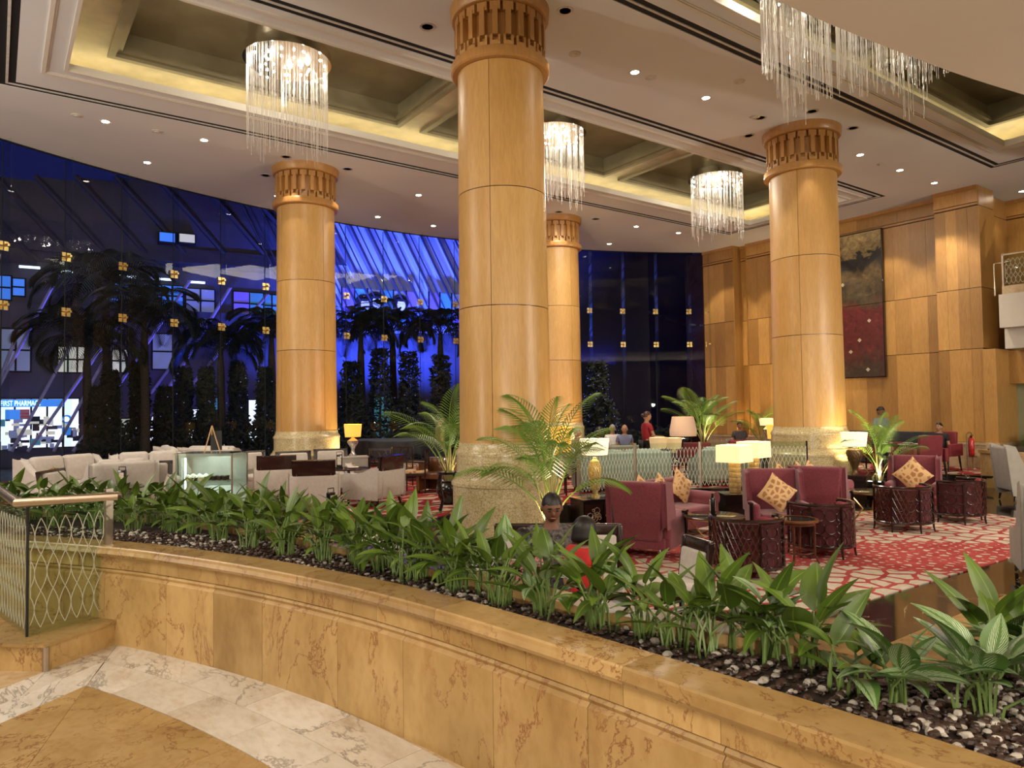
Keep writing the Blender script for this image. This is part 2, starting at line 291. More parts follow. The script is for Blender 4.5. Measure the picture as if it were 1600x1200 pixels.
# the two painted canvases, gold sky over a dark ridge and red flow
m, nt, b = nodes('painting'); tc = nt.nodes.new('ShaderNodeTexCoord'); co = tc.outputs['Object']
se = N(nt, 'ShaderNodeSeparateXYZ'); nt.links.new(co, se.inputs[0]); nz = noise(nt, co, .9, 8, 1.0, .6)
ma = N(nt, 'ShaderNodeMath', operation='MULTIPLY_ADD', i_1=.42); nt.links.new(nz, ma.inputs[0])
sc = N(nt, 'ShaderNodeMath', operation='MULTIPLY', i_1=1/5.6); nt.links.new(se.outputs[2], sc.inputs[0]); nt.links.new(sc.outputs[0], ma.inputs[2])
c = ramp(nt, ma.outputs[0], [(.0, (.05, .03, .012)), (.22, (.05, .03, .015)), (.36, (.10, .012, .008)), (.58, (.13, .012, .008)), (.66, (.07, .05, .02)), (.78, (.12, .08, .03)), (.83, (.02, .016, .01)), (.91, (.015, .013, .01)), (.925, (.28, .21, .09)), (1.0, (.46, .36, .17))])
pz = ramp(nt, noise(nt, co, 5, 8, .5, .7), [(.35, (.45, .4, .35)), (.6, (1.15, 1.1, 1)), (.72, (2.2, 1.9, 1.5))])
nt.links.new(mixc(nt, 1.0, c, pz, 'MULTIPLY'), b.inputs['Base Color']); b.inputs['Roughness'].default_value = .45; bump(nt, b, noise(nt, co, 12, 6), .5, .02)
MATS['painting'] = m
# ------------------------------------------------------------------ mesh helpers
class MB:
    def __init__(s): s.v = []; s.f = []; s.uv = None
    def add(s, vs, fs, mat=None):
        n = len(s.v)
        if mat is not None: vs = [mat @ Vector(q) for q in vs]
        s.v += [tuple(q) for q in vs]; s.f += [tuple(i+n for i in q) for q in fs]; return s
    def box(s, c, d, rz=0, rx=0, ry=0, mat=None):
        x, y, z = d[0]/2, d[1]/2, d[2]/2
        vs = [(-x,-y,-z),(x,-y,-z),(x,y,-z),(-x,y,-z),(-x,-y,z),(x,-y,z),(x,y,z),(-x,y,z)]
        m = Matrix.Translation(c) @ Matrix.Rotation(rz, 4, 'Z') @ Matrix.Rotation(rx, 4, 'X') @ Matrix.Rotation(ry, 4, 'Y')
        if mat is not None: m = mat @ m
        return s.add(vs, [(0,3,2,1),(4,5,6,7),(0,1,5,4),(1,2,6,5),(2,3,7,6),(3,0,4,7)], m)
    def rbox(s, c, d, r=.03, rz=0, rx=0, ry=0, puff=0.0, mat=None, taper=0.0):
        h = [q/2 for q in d]; r = min(r, min(h)*.98)
        def ax(a):
            b = a-r; L = [-a, -b-r*.35, -b] + ([0] if puff else []) + [b, b+r*.35, a]; return L
        A = [ax(q) for q in h]; vs = []; fs = []; idx = {}
        def put(p):
            k = tuple(round(q, 5) for q in p)
            if k in idx: return idx[k]
            inn = [max(-(h[i]-r), min(h[i]-r, p[i])) for i in range(3)]; dv = Vector([p[i]-inn[i] for i in range(3)])
            if dv.length > 1e-9: dv = dv.normalized()*r
            q = [inn[i]+dv[i] for i in range(3)]
            if puff:
                for i in range(3):
                    o = [j for j in range(3) if j != i]; u = 1-(p[o[0]]/h[o[0]])**2; t = 1-(p[o[1]]/h[o[1]])**2
                    q[i] *= 1+puff*max(0, u)*max(0, t) if h[i] < max(h)*.7 else 1-puff*.12*(1-max(0, t)*max(0, u))*0
            if taper: q[0] *= 1+taper*p[2]/h[2]
            idx[k] = len(vs); vs.append(q); return idx[k]
        for i in range(3):
            j, k = (i+1) % 3, (i+2) % 3
            for sg in (-1, 1):
                for a in range(len(A[j])-1):
                    for b in range(len(A[k])-1):
                        q = []
                        for (aa, bb) in ((a,b),(a+1,b),(a+1,b+1),(a,b+1)):
                            p = [0,0,0]; p[i] = sg*h[i]; p[j] = A[j][aa]; p[k] = A[k][bb]; q.append(put(p))
                        fs.append(q if sg > 0 else q[::-1])
        m = Matrix.Translation(c) @ Matrix.Rotation(rz, 4, 'Z') @ Matrix.Rotation(rx, 4, 'X') @ Matrix.Rotation(ry, 4, 'Y')
        if mat is not None: m = mat @ m
        return s.add(vs, fs, m)
    def cyl(s, p0, p1, r0, r1=None, n=12, caps=True):
        r1 = r0 if r1 is None else r1; p0 = Vector(p0); p1 = Vector(p1); q = (p1-p0).to_track_quat('Z', 'Y').to_matrix()
        vs = []
        for p, r in ((p0, r0), (p1, r1)):
            for i in range(n): vs.append(p + q @ Vector((r*math.cos(2*PI*i/n), r*math.sin(2*PI*i/n), 0)))
        fs = [(i, (i+1) % n, n+(i+1) % n, n+i) for i in range(n)]
        if caps: fs += [tuple(range(n))[::-1], tuple(range(n, 2*n))]
        return s.add(vs, fs)
    def tube(s, pts, r, n=6, caps=True):
        pts = [Vector(p) for p in pts]; vs = []; fs = []; k = len(pts)
        rr = r if isinstance(r, (list, tuple)) else [r]*k
        ref = None
        for i, p in enumerate(pts):
            t = (pts[min(i+1, k-1)]-pts[max(i-1, 0)]).normalized()
            if ref is None: ref = t.orthogonal().normalized()
            ref = (ref - t*ref.dot(t)).normalized(); b = t.cross(ref)
            for j in range(n):
                a = 2*PI*j/n; vs.append(p + (ref*math.cos(a) + b*math.sin(a))*rr[i])
        for i in range(k-1):
            for j in range(n): fs.append((i*n+j, i*n+(j+1) % n, (i+1)*n+(j+1) % n, (i+1)*n+j))
        if caps: fs += [tuple(range(n))[::-1], tuple(range((k-1)*n, k*n))]
        return s.add(vs, fs)
    def lathe(s, prof, c=(0,0,0), n=24, a0=0, a1=2*PI, caps=True, sq=False):
        full = abs(a1-a0-2*PI) < 1e-6; m = n if full else n+1; vs = []; fs = []
        for r, z in prof:
            for i in range(m):
                a = a0+(a1-a0)*i/n; k = 1.0
                if sq: k = 1/max(abs(math.cos(a)), abs(math.sin(a)))
                vs.append((c[0]+r*k*math.cos(a), c[1]+r*k*math.sin(a), c[2]+z))
        for j in range(len(prof)-1):
            for i in range(n): fs.append((j*m+i, j*m+(i+1) % m, (j+1)*m+(i+1) % m, (j+1)*m+i))
        if caps and full:
            if prof[0][0] > 1e-4: fs.append(tuple(range(m))[::-1])
            if prof[-1][0] > 1e-4: fs.append(tuple(range((len(prof)-1)*m, len(prof)*m)))
        return s.add(vs, fs)
    def ring(s, c, R, r, n=16, k=5, mat=None):
        vs = []; fs = []
        for i in range(n):
            a = 2*PI*i/n
            for j in range(k):
                b = 2*PI*j/k; q = R+r*math.cos(b); vs.append((c[0]+q*math.cos(a), c[1]+q*math.sin(a), c[2]+r*math.sin(b)))
        for i in range(n):
            for j in range(k): fs.append((i*k+j, ((i+1) % n)*k+j, ((i+1) % n)*k+(j+1) % k, i*k+(j+1) % k))
        return s.add(vs, fs, mat)
    def prism(s, poly, z0, z1):
        n = len(poly); vs = [(p[0], p[1], z0) for p in poly]+[(p[0], p[1], z1) for p in poly]
        a = sum(poly[i][0]*poly[(i+1) % n][1]-poly[(i+1) % n][0]*poly[i][1] for i in range(n))
        fs = [(i, (i+1) % n, n+(i+1) % n, n+i) for i in range(n)]+[tuple(range(n))[::-1], tuple(range(n, 2*n))]
        if a < 0: fs = [f[::-1] for f in fs]
        return s.add(vs, fs)
    def sphere(s, c, r, nu=12, nv=8, mat=None):
        rx, ry, rz = (r, r, r) if not isinstance(r, (tuple, list)) else r
        vs = [(c[0], c[1], c[2]-rz)]; fs = []
        for j in range(1, nv):
            b = -PI/2+PI*j/nv
            for i in range(nu):
                a = 2*PI*i/nu; vs.append((c[0]+rx*math.cos(b)*math.cos(a), c[1]+ry*math.cos(b)*math.sin(a), c[2]+rz*math.sin(b)))
        vs.append((c[0], c[1], c[2]+rz)); T = len(vs)-1
        for i in range(nu):
            fs.append((0, 1+(i+1) % nu, 1+i)); fs.append((T, T-nu+i, T-nu+(i+1) % nu))
        for j in range(nv-2):
            for i in range(nu): a = 1+j*nu; fs.append((a+i, a+(i+1) % nu, a+nu+(i+1) % nu, a+nu+i))
        return s.add(vs, fs, mat)
    def sweep(s, path, prof, closed=False):
        """profile [(offset outwards, z)] swept along a plan path (list of (x,y)); offset to the path's left"""
        n = len(path); k = len(prof); vs = []; fs = []
        for i in range(n):
            p = Vector(path[i]).to_2d()
            a = Vector(path[max(i-1, 0)]); b = Vector(path[min(i+1, n-1)])
            if closed: a = Vector(path[(i-1) % n]); b = Vector(path[(i+1) % n])
            t = (b-a).normalized(); nn = Vector((-t.y, t.x))
            for (o, z) in prof: q = p+nn*o; vs.append((q.x, q.y, z))
        for i in range(n if closed else n-1):
            j = (i+1) % n
            for m in range(k): fs.append((i*k+m, j*k+m, j*k+(m+1) % k, i*k+(m+1) % k))
        if not closed: fs += [tuple(range(k)), tuple(range((n-1)*k, n*k))[::-1]]
        return s.add(vs, fs)
    def mesh(s, name, mat, smooth=False):
        me = bpy.data.meshes.new(name); me.from_pydata(s.v, [], s.f); me.validate()
        if isinstance(mat, str): mat = MATS[mat]
        me.materials.append(mat)
        if smooth:
            me.polygons.foreach_set('use_smooth', [True]*len(me.polygons))
            try: me.set_sharp_from_angle(angle=math.radians(40))
            except Exception: pass
        return me
    def build(s, name, mat, parent=None, smooth=True, label=None, kind=None):
        o = bpy.data.objects.new(name, s.mesh(name, mat, smooth)); C.objects.link(o)
        if parent is not None: o.parent = parent
        if label: o['label'] = label
        if kind: o['kind'] = kind
        return o
def tag(o, label, cat, group=None, kind=None):
    o['label'] = label
    if cat: o['category'] = cat
    if group: o['group'] = group
    if kind: o['kind'] = kind
    return o
def thing(name, label, cat, loc=(0,0,0), rz=0, group=None, kind=None, s=1.0):
    o = bpy.data.objects.new(name, None); C.objects.link(o); o.location = loc; o.rotation_euler = (0, 0, rz); o.empty_display_size = .1
    o.scale = (s, s, s)
    return tag(o, label, cat, group, kind)
KIDS = {}
def kids(o):
    return [c for c in bpy.data.objects if c.parent == o]
def dup(root, loc, rz, label, group=None, s=None):
    r = root.copy(); C.objects.link(r); r.location = loc; r.rotation_euler = (0, 0, rz); r['label'] = label
    if s: r.scale = (s, s, s)
    if group: r['group'] = group
    key = root.name
    if key not in KIDS: KIDS[key] = [(c, kids(c)) for c in kids(root)]
    for c, sub in KIDS[key]:
        d = c.copy(); C.objects.link(d); d.parent = r
        for g in sub:
            e = g.copy(); C.objects.link(e); e.parent = d
    return r
def struct(name, mb, mat, parent=None, smooth=False, label=None, cat=None):
    o = mb.build(name, mat, parent, smooth)
    if parent is None: o['kind'] = 'structure'; o['label'] = label or name.replace('_', ' '); o['category'] = cat or name.split('_')[0]
    return o
def inst(name, me, parent, loc=(0,0,0), rot=(0,0,0), sc=(1,1,1)):
    o = bpy.data.objects.new(name, me); C.objects.link(o); o.parent = parent; o.location = loc; o.rotation_euler = rot; o.scale = sc
    return o
def facing(p, q):
    """rotation that turns local +Y from p towards q"""
    return math.atan2(q[1]-p[1], q[0]-p[0]) - PI/2
def spl(pts, n):
    """Catmull-Rom through points, n samples per span"""
    P = [Vector(p) for p in pts]; P = [P[0]*2-P[1]]+P+[P[-1]*2-P[-2]]; out = []
    for i in range(1, len(P)-2):
        for k in range(n):
            t = k/n; a, b, c, d = P[i-1], P[i], P[i+1], P[i+2]
            out.append(.5*((2*b)+(-a+c)*t+(2*a-5*b+4*c-d)*t*t+(-a+3*b-3*c+d)*t**3))
    out.append(P[-2]); return out
def resample(path, step):
    P = [Vector(p) for p in path]; out = [P[0]]; acc = 0
    for a, b in zip(P, P[1:]):
        L = (b-a).length; t = step-acc
        while t <= L: out.append(a.lerp(b, t/L)); t += step
        acc = L-(t-step)
    return out
def offset(path, o):
    out = []; n = len(path)
    for i in range(n):
        t = (Vector(path[min(i+1, n-1)])-Vector(path[max(i-1, 0)])).normalized(); out.append(Vector(path[i])+Vector((-t.y, t.x))*o)
    return out
ORD = ['first','second','third','fourth','fifth','sixth','seventh','eighth','ninth','tenth','eleventh','twelfth','thirteenth','fourteenth','fifteenth','sixteenth','seventeenth','eighteenth','nineteenth','twentieth']
def ordn(i):
    if i < 20: return ORD[i]
    t = ['','','twenty','thirty','forty','fifty','sixty'][(i+1)//10]; u = (i+1) % 10
    return ['twentieth','thirtieth','fortieth','fiftieth','sixtieth'][(i+1)//10-2] if u == 0 else t+'-'+ORD[u-1]
# ================================================================== THE SETTING
CC = Vector((-6.33, 1.62))
def onc(cx, cy, R, th):
    """ray from CC at angle th meets the circle"""
    d = Vector((math.cos(th), math.sin(th))); o = CC-Vector((cx, cy)); b = o.dot(d); return CC+d*(-b+math.sqrt(b*b-o.dot(o)+R*R))
WALL = [(-1.6, 8.1), (-.7, 7.25), (0.08, 6.36), (.66, 5.5), (.95, 4.93), (1.23, 4.27), (1.47, 3.54), (1.60, 3.0), (1.68, 2.55), (1.77, 1.9), (1.83, 1.3), (1.88, .75), (1.90, .1), (1.86, -.8)]
WALLP = [p.to_2d() for p in spl([(*p, 0) for p in WALL], 5)]
INNERP = [p.to_2d() for p in spl([(-.9, 9.2, 0), (.2, 8.2, 0), (.95, 7.2, 0), (1.5, 5.9, 0), (1.85, 4.4, 0), (2.02, 3.3, 0), (2.14, 2.45, 0), (2.30, 1.85, 0), (2.50, 1.36, 0), (2.60, 1.18, 0)], 5)]
# foreground floor
fp = [tuple(p) for p in WALLP if p.y > -.8] + [(1.8, -9), (-10, -9), (-10, 8.1)]
fmb = MB()
for a_, b_ in zip(WALLP, WALLP[1:]):
    fmb.prism([(-10, a_.y), (-10, b_.y), (b_.x, b_.y), (a_.x, a_.y)], -.6, -.006)
fmb.prism([(-10, WALLP[-1].y), (-10, -9), (1.8, -9), (WALLP[-1].x, WALLP[-1].y)], -.6, -.006)
floor_o = struct('floor', fmb, 'pale_marble', label='marble floor of the upper lobby')
def tilepoly(pts, mat, top=0.0, g=.002):
    c = sum((Vector(p) for p in pts), Vector((0, 0)))/len(pts); q = [Vector(p)+(c-Vector(p)).normalized()*g for p in pts]
    o = MB().prism([(a.x-c.x, a.y-c.y) for a in q], -.012, top).build('tile', mat, floor_o, False); o.location = (c.x, c.y, 0); return o
cir = {'w': (-6.33, 1.62, 8.03), 'm': (-6.11, 1.74, 7.5), 'f': (-7.12, 1.27, 8.33)}
th0 = math.atan2(5.53-1.62, .70+6.33)
for row, (a, b, ph, mat) in enumerate((('w', 'm', 0, 'white_marble'), ('m', 'f', .5, 'white_marble'))):
    k = 0; t = th0
    while t > -.35:
        dt = (.55 if (k or not ph) else .28)/8.0; t2 = t-dt
        A = [onc(*cir[a], t+(t2-t)*q/3) for q in range(4)]; B = [onc(*cir[b], t2+(t-t2)*q/3) for q in range(4)]
        if k == 0: B[-1] = Vector((.57, 5.17)) if row == 0 else Vector((.44, 4.78)); A[0] = Vector((.70, 5.53)) if row == 0 else Vector((.57, 5.17))
        tilepoly(A+B, mat); t = t2; k += 1
MD = Vector((-.316, -.949))
def miter(R):
    lo, hi = -.2, 1.0
    for _ in range(40):
        m_ = (lo+hi)/2; p = onc(-7.12, 1.27, R, m_)-Vector((.44, 4.78))
        if MD.x*p.y-MD.y*p.x > 0: lo = m_
        else: hi = m_
    return lo
for row in range(5):
    tA, tB = miter(8.33-row*.78), miter(8.33-(row+1)*.78); t = tA; k = 0
    while t > -.35:
        t2 = (min(tA, tB)-.05-(row % 2)*.05) if k == 0 else t-.095; tb = tB if k == 0 else t
        A = [onc(-7.12, 1.27, 8.33-row*.78, t+(t2-t)*q/3) for q in range(4)]; B = [onc(-7.12, 1.27, 8.33-(row+1)*.78, t2+(tb-t2)*q/3) for q in range(4)]
        tilepoly(A+B, 'gold_marble_flat'); t = t2; k += 1
UD = Vector((-.79, -.61)).normalized(); ML = [Vector((.70, 5.53)), Vector((.57, 5.17)), Vector((.44, 4.78))]+[onc(-7.12, 1.27, 8.33-r_*.78, miter(8.33-r_*.78)) for r_ in (1, 2, 3)]
for j in range(5):
    for k in range(7):
        L = .55; mat = 'white_marble' if j < 2 else 'gold_marble_flat'
        s0 = 0 if k == 0 else k*L-(j % 2)*.25; s1 = (k+1)*L-(j % 2)*.25
        tilepoly([ML[j]+UD*s0, ML[j]+UD*s1, ML[j+1]+UD*s1, ML[j+1]+UD*s0], mat, .0006)
# lower lounge floor and the raised floor round it
RAILP = [(*dep(x_, d_, 0).to_2d(), 0) for x_, d_ in ((905, 13.3), (993, 13.95), (1095, 14.15), (1180, 14.1), (1264, 13.95))]
struct('floor_lower', MB().prism([(-10, -9), (26, -9), (26, 24), (-10, 24)], LOW-.2, LOW), 'black_marble', label='polished black marble floor of the sunken lounge', cat='floor')
EDGE = [p.to_2d() for p in spl([(-6, 7.2, 0), (-2, 7.9, 0), (1.5, 7.9, 0), (3.6, 8.35, 0), (4.9, 9.5, 0), (6.2, 10.3, 0), (8.0, 10.75, 0), *RAILP, (14.9, 7.55, 0), (16.0, 8.2, 0), (17.2, 9.3, 0), (18.2, 9.6, 0), (18.95, 8.8, 0), (19.55, 7.5, 0), (19.7, 5.5, 0), (19.7, -6, 0)], 5)]
plat = [tuple(p) for p in EDGE] + [(26, -6), (26, 24), (-10, 24), (-10, 7.2)]
struct('floor_raised', MB().prism(plat, LOW-.1, MID), 'black_marble', label='black marble edged raised floor round the lounge', cat='floor')
inn = offset(EDGE, .28)
cp = [tuple(p) for p in inn] + [(26, -6), (26, 24), (-10, 24), (-10, 7.6)]
tag(MB().prism(cp, MID, MID+.012).build('carpet', 'carpet_streak', None, False), 'red and cream streaked carpet covering the raised floor', 'carpet')
struct('trim_1', MB().sweep([tuple(p) for p in EDGE], [(-.025, MID+.002), (-.025, MID-.035), (.02, MID-.035), (.02, MID+.002)]), 'black_marble', label='black marble nosing along the raised floor edge', cat='step')
# lounge carpet
cpts = [p.to_2d() for p in spl([(12.5, 3.86, 0), (10, 3.92, 0), (8.2, 3.98, 0), (7.2, 4.02, 0), (6.75, 4.12, 0), (6.3, 4.45, 0), (5.5, 5.2, 0), (4.95, 6.1, 0), (4.9, 7.1, 0), (5.6, 7.7, 0), (7, 8.2, 0), (10, 8.9, 0), (13, 8.6, 0), (14.6, 7.2, 0), (14.95, 5.6, 0), (14.3, 4.4, 0)], 4)]
tag(MB().prism([tuple(p) for p in cpts], LOW, LOW+.014).build('carpet', 'carpet_cobble', None, False), 'rose red carpet with cream cobbles in the sunken lounge', 'carpet')

# ------------------------------------------------------------------ ceiling
GC = Vector((10.48, -.46)); GR = 21.56
def gp(a, r=GR): return Vector((GC.x+r*math.cos(a), GC.y+r*math.sin(a)))
ga0 = math.atan2(17.62+.46, 22.1-10.48); ga1 = math.radians(152)
cb = MB()
def rect(mb, x0, x1, y0, y1, z0, z1): mb.prism([(x0, y0), (x1, y0), (x1, y1), (x0, y1)], z0, z1)
def frame(mb, o, i, z0, z1):
    rect(mb, o[0], o[1], o[2], i[2], z0, z1); rect(mb, o[0], o[1], i[3], o[3], z0, z1); rect(mb, o[0], i[0], i[2], i[3], z0, z1); rect(mb, i[1], o[1], i[2], i[3], z0, z1)
S1 = (.0, 20.48, 9.98, 15.36); S2 = (.0, 20.3, 2.0, 7.28)
def inset(r, d): return (r[0]+d, r[1]-d, r[2]+d, r[3]-d)
rect(cb, -10.5, 24.6, -9, S2[2], ZC, ZC+.1)
rect(cb, -10.5, 0, S2[2], 15.36, ZC, ZC+.1)
rect(cb, S2[1], 24.6, S2[2], S2[3], ZC, ZC+.1); rect(cb, 0, 24.6, S2[3], S1[2], ZC, ZC+.1); rect(cb, S1[1], 24.6, S1[2], S1[3], ZC, ZC+.1)
arc = [gp(ga0+(ga1-ga0)*i/50) for i in range(51)]
arc = [p for p in arc if p.y > 15.36]
cb.prism([(24.6, 15.36)]+[(22.5, 17.3)]+[tuple(p) for p in arc]+[(-6.9, 15.36)], ZC, ZC+.1)
W1 = (.96, 19.8, 10.72, 14.05); W2 = (.96, 18.7, 3.0, 6.42)
for S, W in ((S1, W1), (S2, W2)): frame(cb, inset(S, .26), W, ZC, ZC+.1)
ceiling_o = struct('ceiling', cb, 'ceiling_paint', label='painted ceiling of the hall')
for S in (S1, S2):
    bb = MB(); frame(bb, inset(S, .11), inset(S, .15), ZC-.004, ZC+.012); struct('slot_bar', bb, 'slot_bar', ceiling_o)
    kk = MB(); frame(kk, S, inset(S, .26), ZC+.012, ZC+.03); struct('slot_recess', kk, 'slot_black', ceiling_o)
for W in (W1, W2):
    t = MB(); frame(t, inset(W, -.36), inset(W, -.30), ZC-.03, ZC); frame(t, inset(W, -.05), inset(W, .006), ZC-.035, ZC+.103); frame(t, inset(W, -.30), inset(W, -.27), ZC-.015, ZC)
    struct('trim_2' if W is W1 else 'trim_3', t, 'trim_paint', label='plaster moulding round the '+('window side' if W is W1 else 'lobby side')+' ceiling recess', cat='moulding')
def coffer(W, name, label, xs, yr):
    root = thing(name, label, 'ceiling recess', kind='structure')
    o = (W[0]-1.35, W[1]+1.35, W[2]-1.5, W[3]+1.5); b = MB()
    for (x0, x1, y0, y1) in ((o[0], o[1], o[2]-.05, o[2]), (o[0], o[1], o[3], o[3]+.05), (o[0]-.05, o[0], o[2], o[3]), (o[1], o[1]+.05, o[2], o[3])): rect(b, x0, x1, y0, y1, ZC+.14, 7.95)
    # roof of the cove with the sunk fields left open
    rect(b, o[0], o[1], o[2], yr[0], 7.95, 8.0); rect(b, o[0], o[1], yr[1], o[3], 7.95, 8.0)
    e = [o[0]]+[v for x in xs for v in x]+[o[1]]
    for i in range(0, len(e), 2): rect(b, e[i], e[i+1], yr[0], yr[1], 7.95, 8.0)
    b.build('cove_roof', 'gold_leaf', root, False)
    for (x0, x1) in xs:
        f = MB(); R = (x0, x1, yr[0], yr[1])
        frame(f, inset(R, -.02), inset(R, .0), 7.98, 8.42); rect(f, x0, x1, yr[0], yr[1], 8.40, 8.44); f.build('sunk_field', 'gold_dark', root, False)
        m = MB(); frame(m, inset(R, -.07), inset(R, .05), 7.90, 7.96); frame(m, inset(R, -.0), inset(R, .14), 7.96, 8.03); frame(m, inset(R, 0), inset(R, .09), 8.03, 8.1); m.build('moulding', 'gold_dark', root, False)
    l = MB(); k = inset(o, .25); frame(l, k, inset(k, .05), ZC+.16, ZC+.2); l.build('light_strip', 'cove', root, False)
    return root
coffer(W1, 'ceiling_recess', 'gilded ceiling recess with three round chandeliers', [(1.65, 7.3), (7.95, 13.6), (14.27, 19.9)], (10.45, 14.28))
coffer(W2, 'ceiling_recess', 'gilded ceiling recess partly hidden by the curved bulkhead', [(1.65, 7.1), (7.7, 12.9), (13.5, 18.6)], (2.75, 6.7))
# curved bulkhead (upper right)
ZB = 4.9
be = [at(x, y, ZB).to_2d() for x, y in ((1180, -22), (1218, 2), (1279, 30), (1374, 69), (1495, 115), (1600, 148), (1700, 176))]
d0 = (be[0]-be[1]).normalized(); be = [be[0]+d0*6, be[0]+d0*2.5]+be; d1 = (be[-1]-be[-2]).normalized(); be = be+[be[-1]+d1*3, be[-1]+d1*12]
bs = [p.to_2d() for p in spl([(p.x, p.y, 0) for p in be], 5)]
struct('ceiling_bulkhead', MB().prism([tuple(p) for p in bs]+[(bs[-1].x, -8.9), (bs[0].x, -8.9)], ZB, ZC), 'bulkhead_paint', label='lower curved plaster bulkhead overhead', cat='ceiling')
light('lobby_light', 'AREA', (3.2, -1.5, 4.7), 48, SOFT, shape='RECTANGLE', size=3, size_y=3, aim=(3.0, 0.5, 0))
# closing walls behind the camera
b = MB(); rect(b, -10.6, 26, -9.2, -9, -.6, ZC); struct('wall_back', b, 'pale_marble', label='pale wall of the lobby')
b = MB(); rect(b, -10.6, -10.4, -9, 10, -.6, ZC); struct('wall_left', b, 'pale_marble', label='pale side wall of the lobby')

# ------------------------------------------------------------------ curved glass wall
gw = thing('window_1', 'tall curved frameless glass wall on brass fittings', 'window', kind='structure')
apx = math.atan2(19.01+.46, 1.29-10.48); st = 1.318/GR
ang = [apx+st*k for k in range(6, -18, -1)]; ang = [a for a in ang if a > ga0+.01]+[ga0]
for a, b_ in zip(ang, ang[1:]):
    g = .0006
    for (z0, z1) in ((MID+.1, 3.855), (3.865, ZC-.02)):
        p, q = gp(a-g), gp(b_+g); t = (q-p).normalized()*0; n = ((p+q)/2-GC).normalized()*.012
        MB().prism([tuple(p), tuple(q), tuple(q+n), tuple(p+n)], z0, z1).build('pane', 'window_glass', gw, False)
cl = MB(); br = MB(); sl = MB()
for a in ang:
    p = gp(a, GR-.02); q = gp(a, GR-.30); t = Vector((-math.sin(a), math.cos(a)))*.007
    MB().prism([tuple(p-t), tuple(p+t), tuple(q+t), tuple(q-t)], MID+.1, ZC-.02).build('glass_fin', 'clear_glass', gw, False)
    e = gp(a); rz = a; sl.box((e.x+.006*math.cos(a), e.y+.006*math.sin(a), (ZC+MID)/2), (.014, .016, ZC-MID-.15), rz=a)
    for z in (3.86, 5.12):
        m = gp(a, GR-.04)
        bk = MB()
        for s in (-1, 1):
            for zz in (-1, 1): bk.box((m.x-s*.055*math.sin(a), m.y+s*.055*math.cos(a), z+zz*.055), (.03, .085, .085), rz=rz)
        bk.box((m.x-.10*math.cos(a), m.y-.10*math.sin(a), z), (.2, .045, .05), rz=rz)
        bk.build('brass_clamp', 'brass', gw, False)
sl.build('silicone_seam', 'slot_black', gw, False)
path = [gp(ang[0]+(ang[-1]-ang[0])*i/60) for i in range(61)]
MB().sweep([tuple(p) for p in path], [(-.1, MID-.3), (.08, MID-.3), (.08, MID+.1), (-.1, MID+.1)]).build('sill', 'black_marble', gw, False)
MB().sweep([tuple(p) for p in path], [(-.03, ZC-.02), (.03, ZC-.02), (.03, ZC), (-.03, ZC)]).build('head_channel', 'slot_black', gw, False)

# ------------------------------------------------------------------ veneered wall at the right end
wr = thing('wall_right', 'tall maple veneered wall over a marble dado', 'wall', kind='structure')
ZJ = [.43, 2.965, 4.62, 6.85]
def veneer_run(x, y0, y1, sw=.46, zj=ZJ, wall=wr, top=ZC):
    L = abs(y1-y0); n = max(1, round(L/sw)); b = MB(); rect(b, x+.02, x+.2, min(y0, y1), max(y0, y1), -.5, top); b.build('backing', 'dark_wood', wall, False)
    for r in range(len(zj)-1):
        for i in range(n):
            a = y0+(y1-y0)*i/n; c = y0+(y1-y0)*(i+1)/n
            g = .004 if i % 3 == 0 else .0004; z0, z1 = zj[r]+.008, zj[r+1]-.008
            o = MB().box((0, 0, 0), (.03, abs(c-a)-g*2, z1-z0)).build('veneer_panel', 'maple', wall, False); o.location = (x+.012, (a+c)/2, (z0+z1)/2)
    n2 = max(1, round(L/1.2))
    for i in range(n2):
        a = y0+(y1-y0)*i/n2; c = y0+(y1-y0)*(i+1)/n2
        o = MB().box((0, 0, 0), (.05, abs(c-a)-.006, .40)).build('frieze_panel', 'maple', wall, False); o.location = (x+.0, (a+c)/2, 7.15)
        o = MB().box((0, 0, 0), (.10, abs(c-a)-.002, .10)).add([], []).build('cornice', 'maple_cap', wall, False); o.location = (x-.02, (a+c)/2, 7.35)
        o = MB().box((0, 0, 0), (.07, abs(c-a)-.002, .06)).build('picture_rail', 'maple_cap', wall, False); o.location = (x-.0, (a+c)/2, 6.9)
    if abs(zj[0]-.43) < .01:
        nd = max(1, round(L/.9))
        for i in range(nd):
            a = y0+(y1-y0)*i/nd; c = y0+(y1-y0)*(i+1)/nd
            o = MB().box((0, 0, 0), (.08, abs(c-a)-.006, .66)).build('dado_slab', 'pale_marble', wall, False); o.location = (x-.02, (a+c)/2, .07)
        b = MB(); rect(b, x-.09, x+.02, min(y0, y1), max(y0, y1), .36, .43); rect(b, x-.075, x, min(y0, y1), max(y0, y1), .30, .33); b.build('dado_cap', 'pale_marble', wall, False)
veneer_run(22.05, 16.35, 17.75); veneer_run(22.45, 15.95, 16.35, .4); veneer_run(22.25, 12.9, 15.95); rect_ = MB(); rect(rect_, 22.0, 22.8, 16.33, 16.37, -.5, ZC); rect(rect_, 22.2, 22.8, 15.94, 15.96, -.5, ZC); rect(rect_, 22.0, 22.5, 12.89, 12.91, -.5, ZC); rect_.build('reveal', 'maple', wr, False); veneer_run(22.0, 9.17, 12.9)
veneer_run(21.5, 8.05, 9.17, .28)
def xrun(y, x0, x1, zj, top):
    b = MB(); rect(b, x0, x1, y+.02, y+.2, -.5, top); b.build('backing', 'dark_wood', wr, False)
    for r in range(len(zj)-1):
        o = MB().box((0, 0, 0), (x1-x0, .03, zj[r+1]-zj[r]-.016)).build('veneer_panel', 'maple', wr, False); o.location = ((x0+x1)/2, y+.005, (zj[r]+zj[r+1])/2)
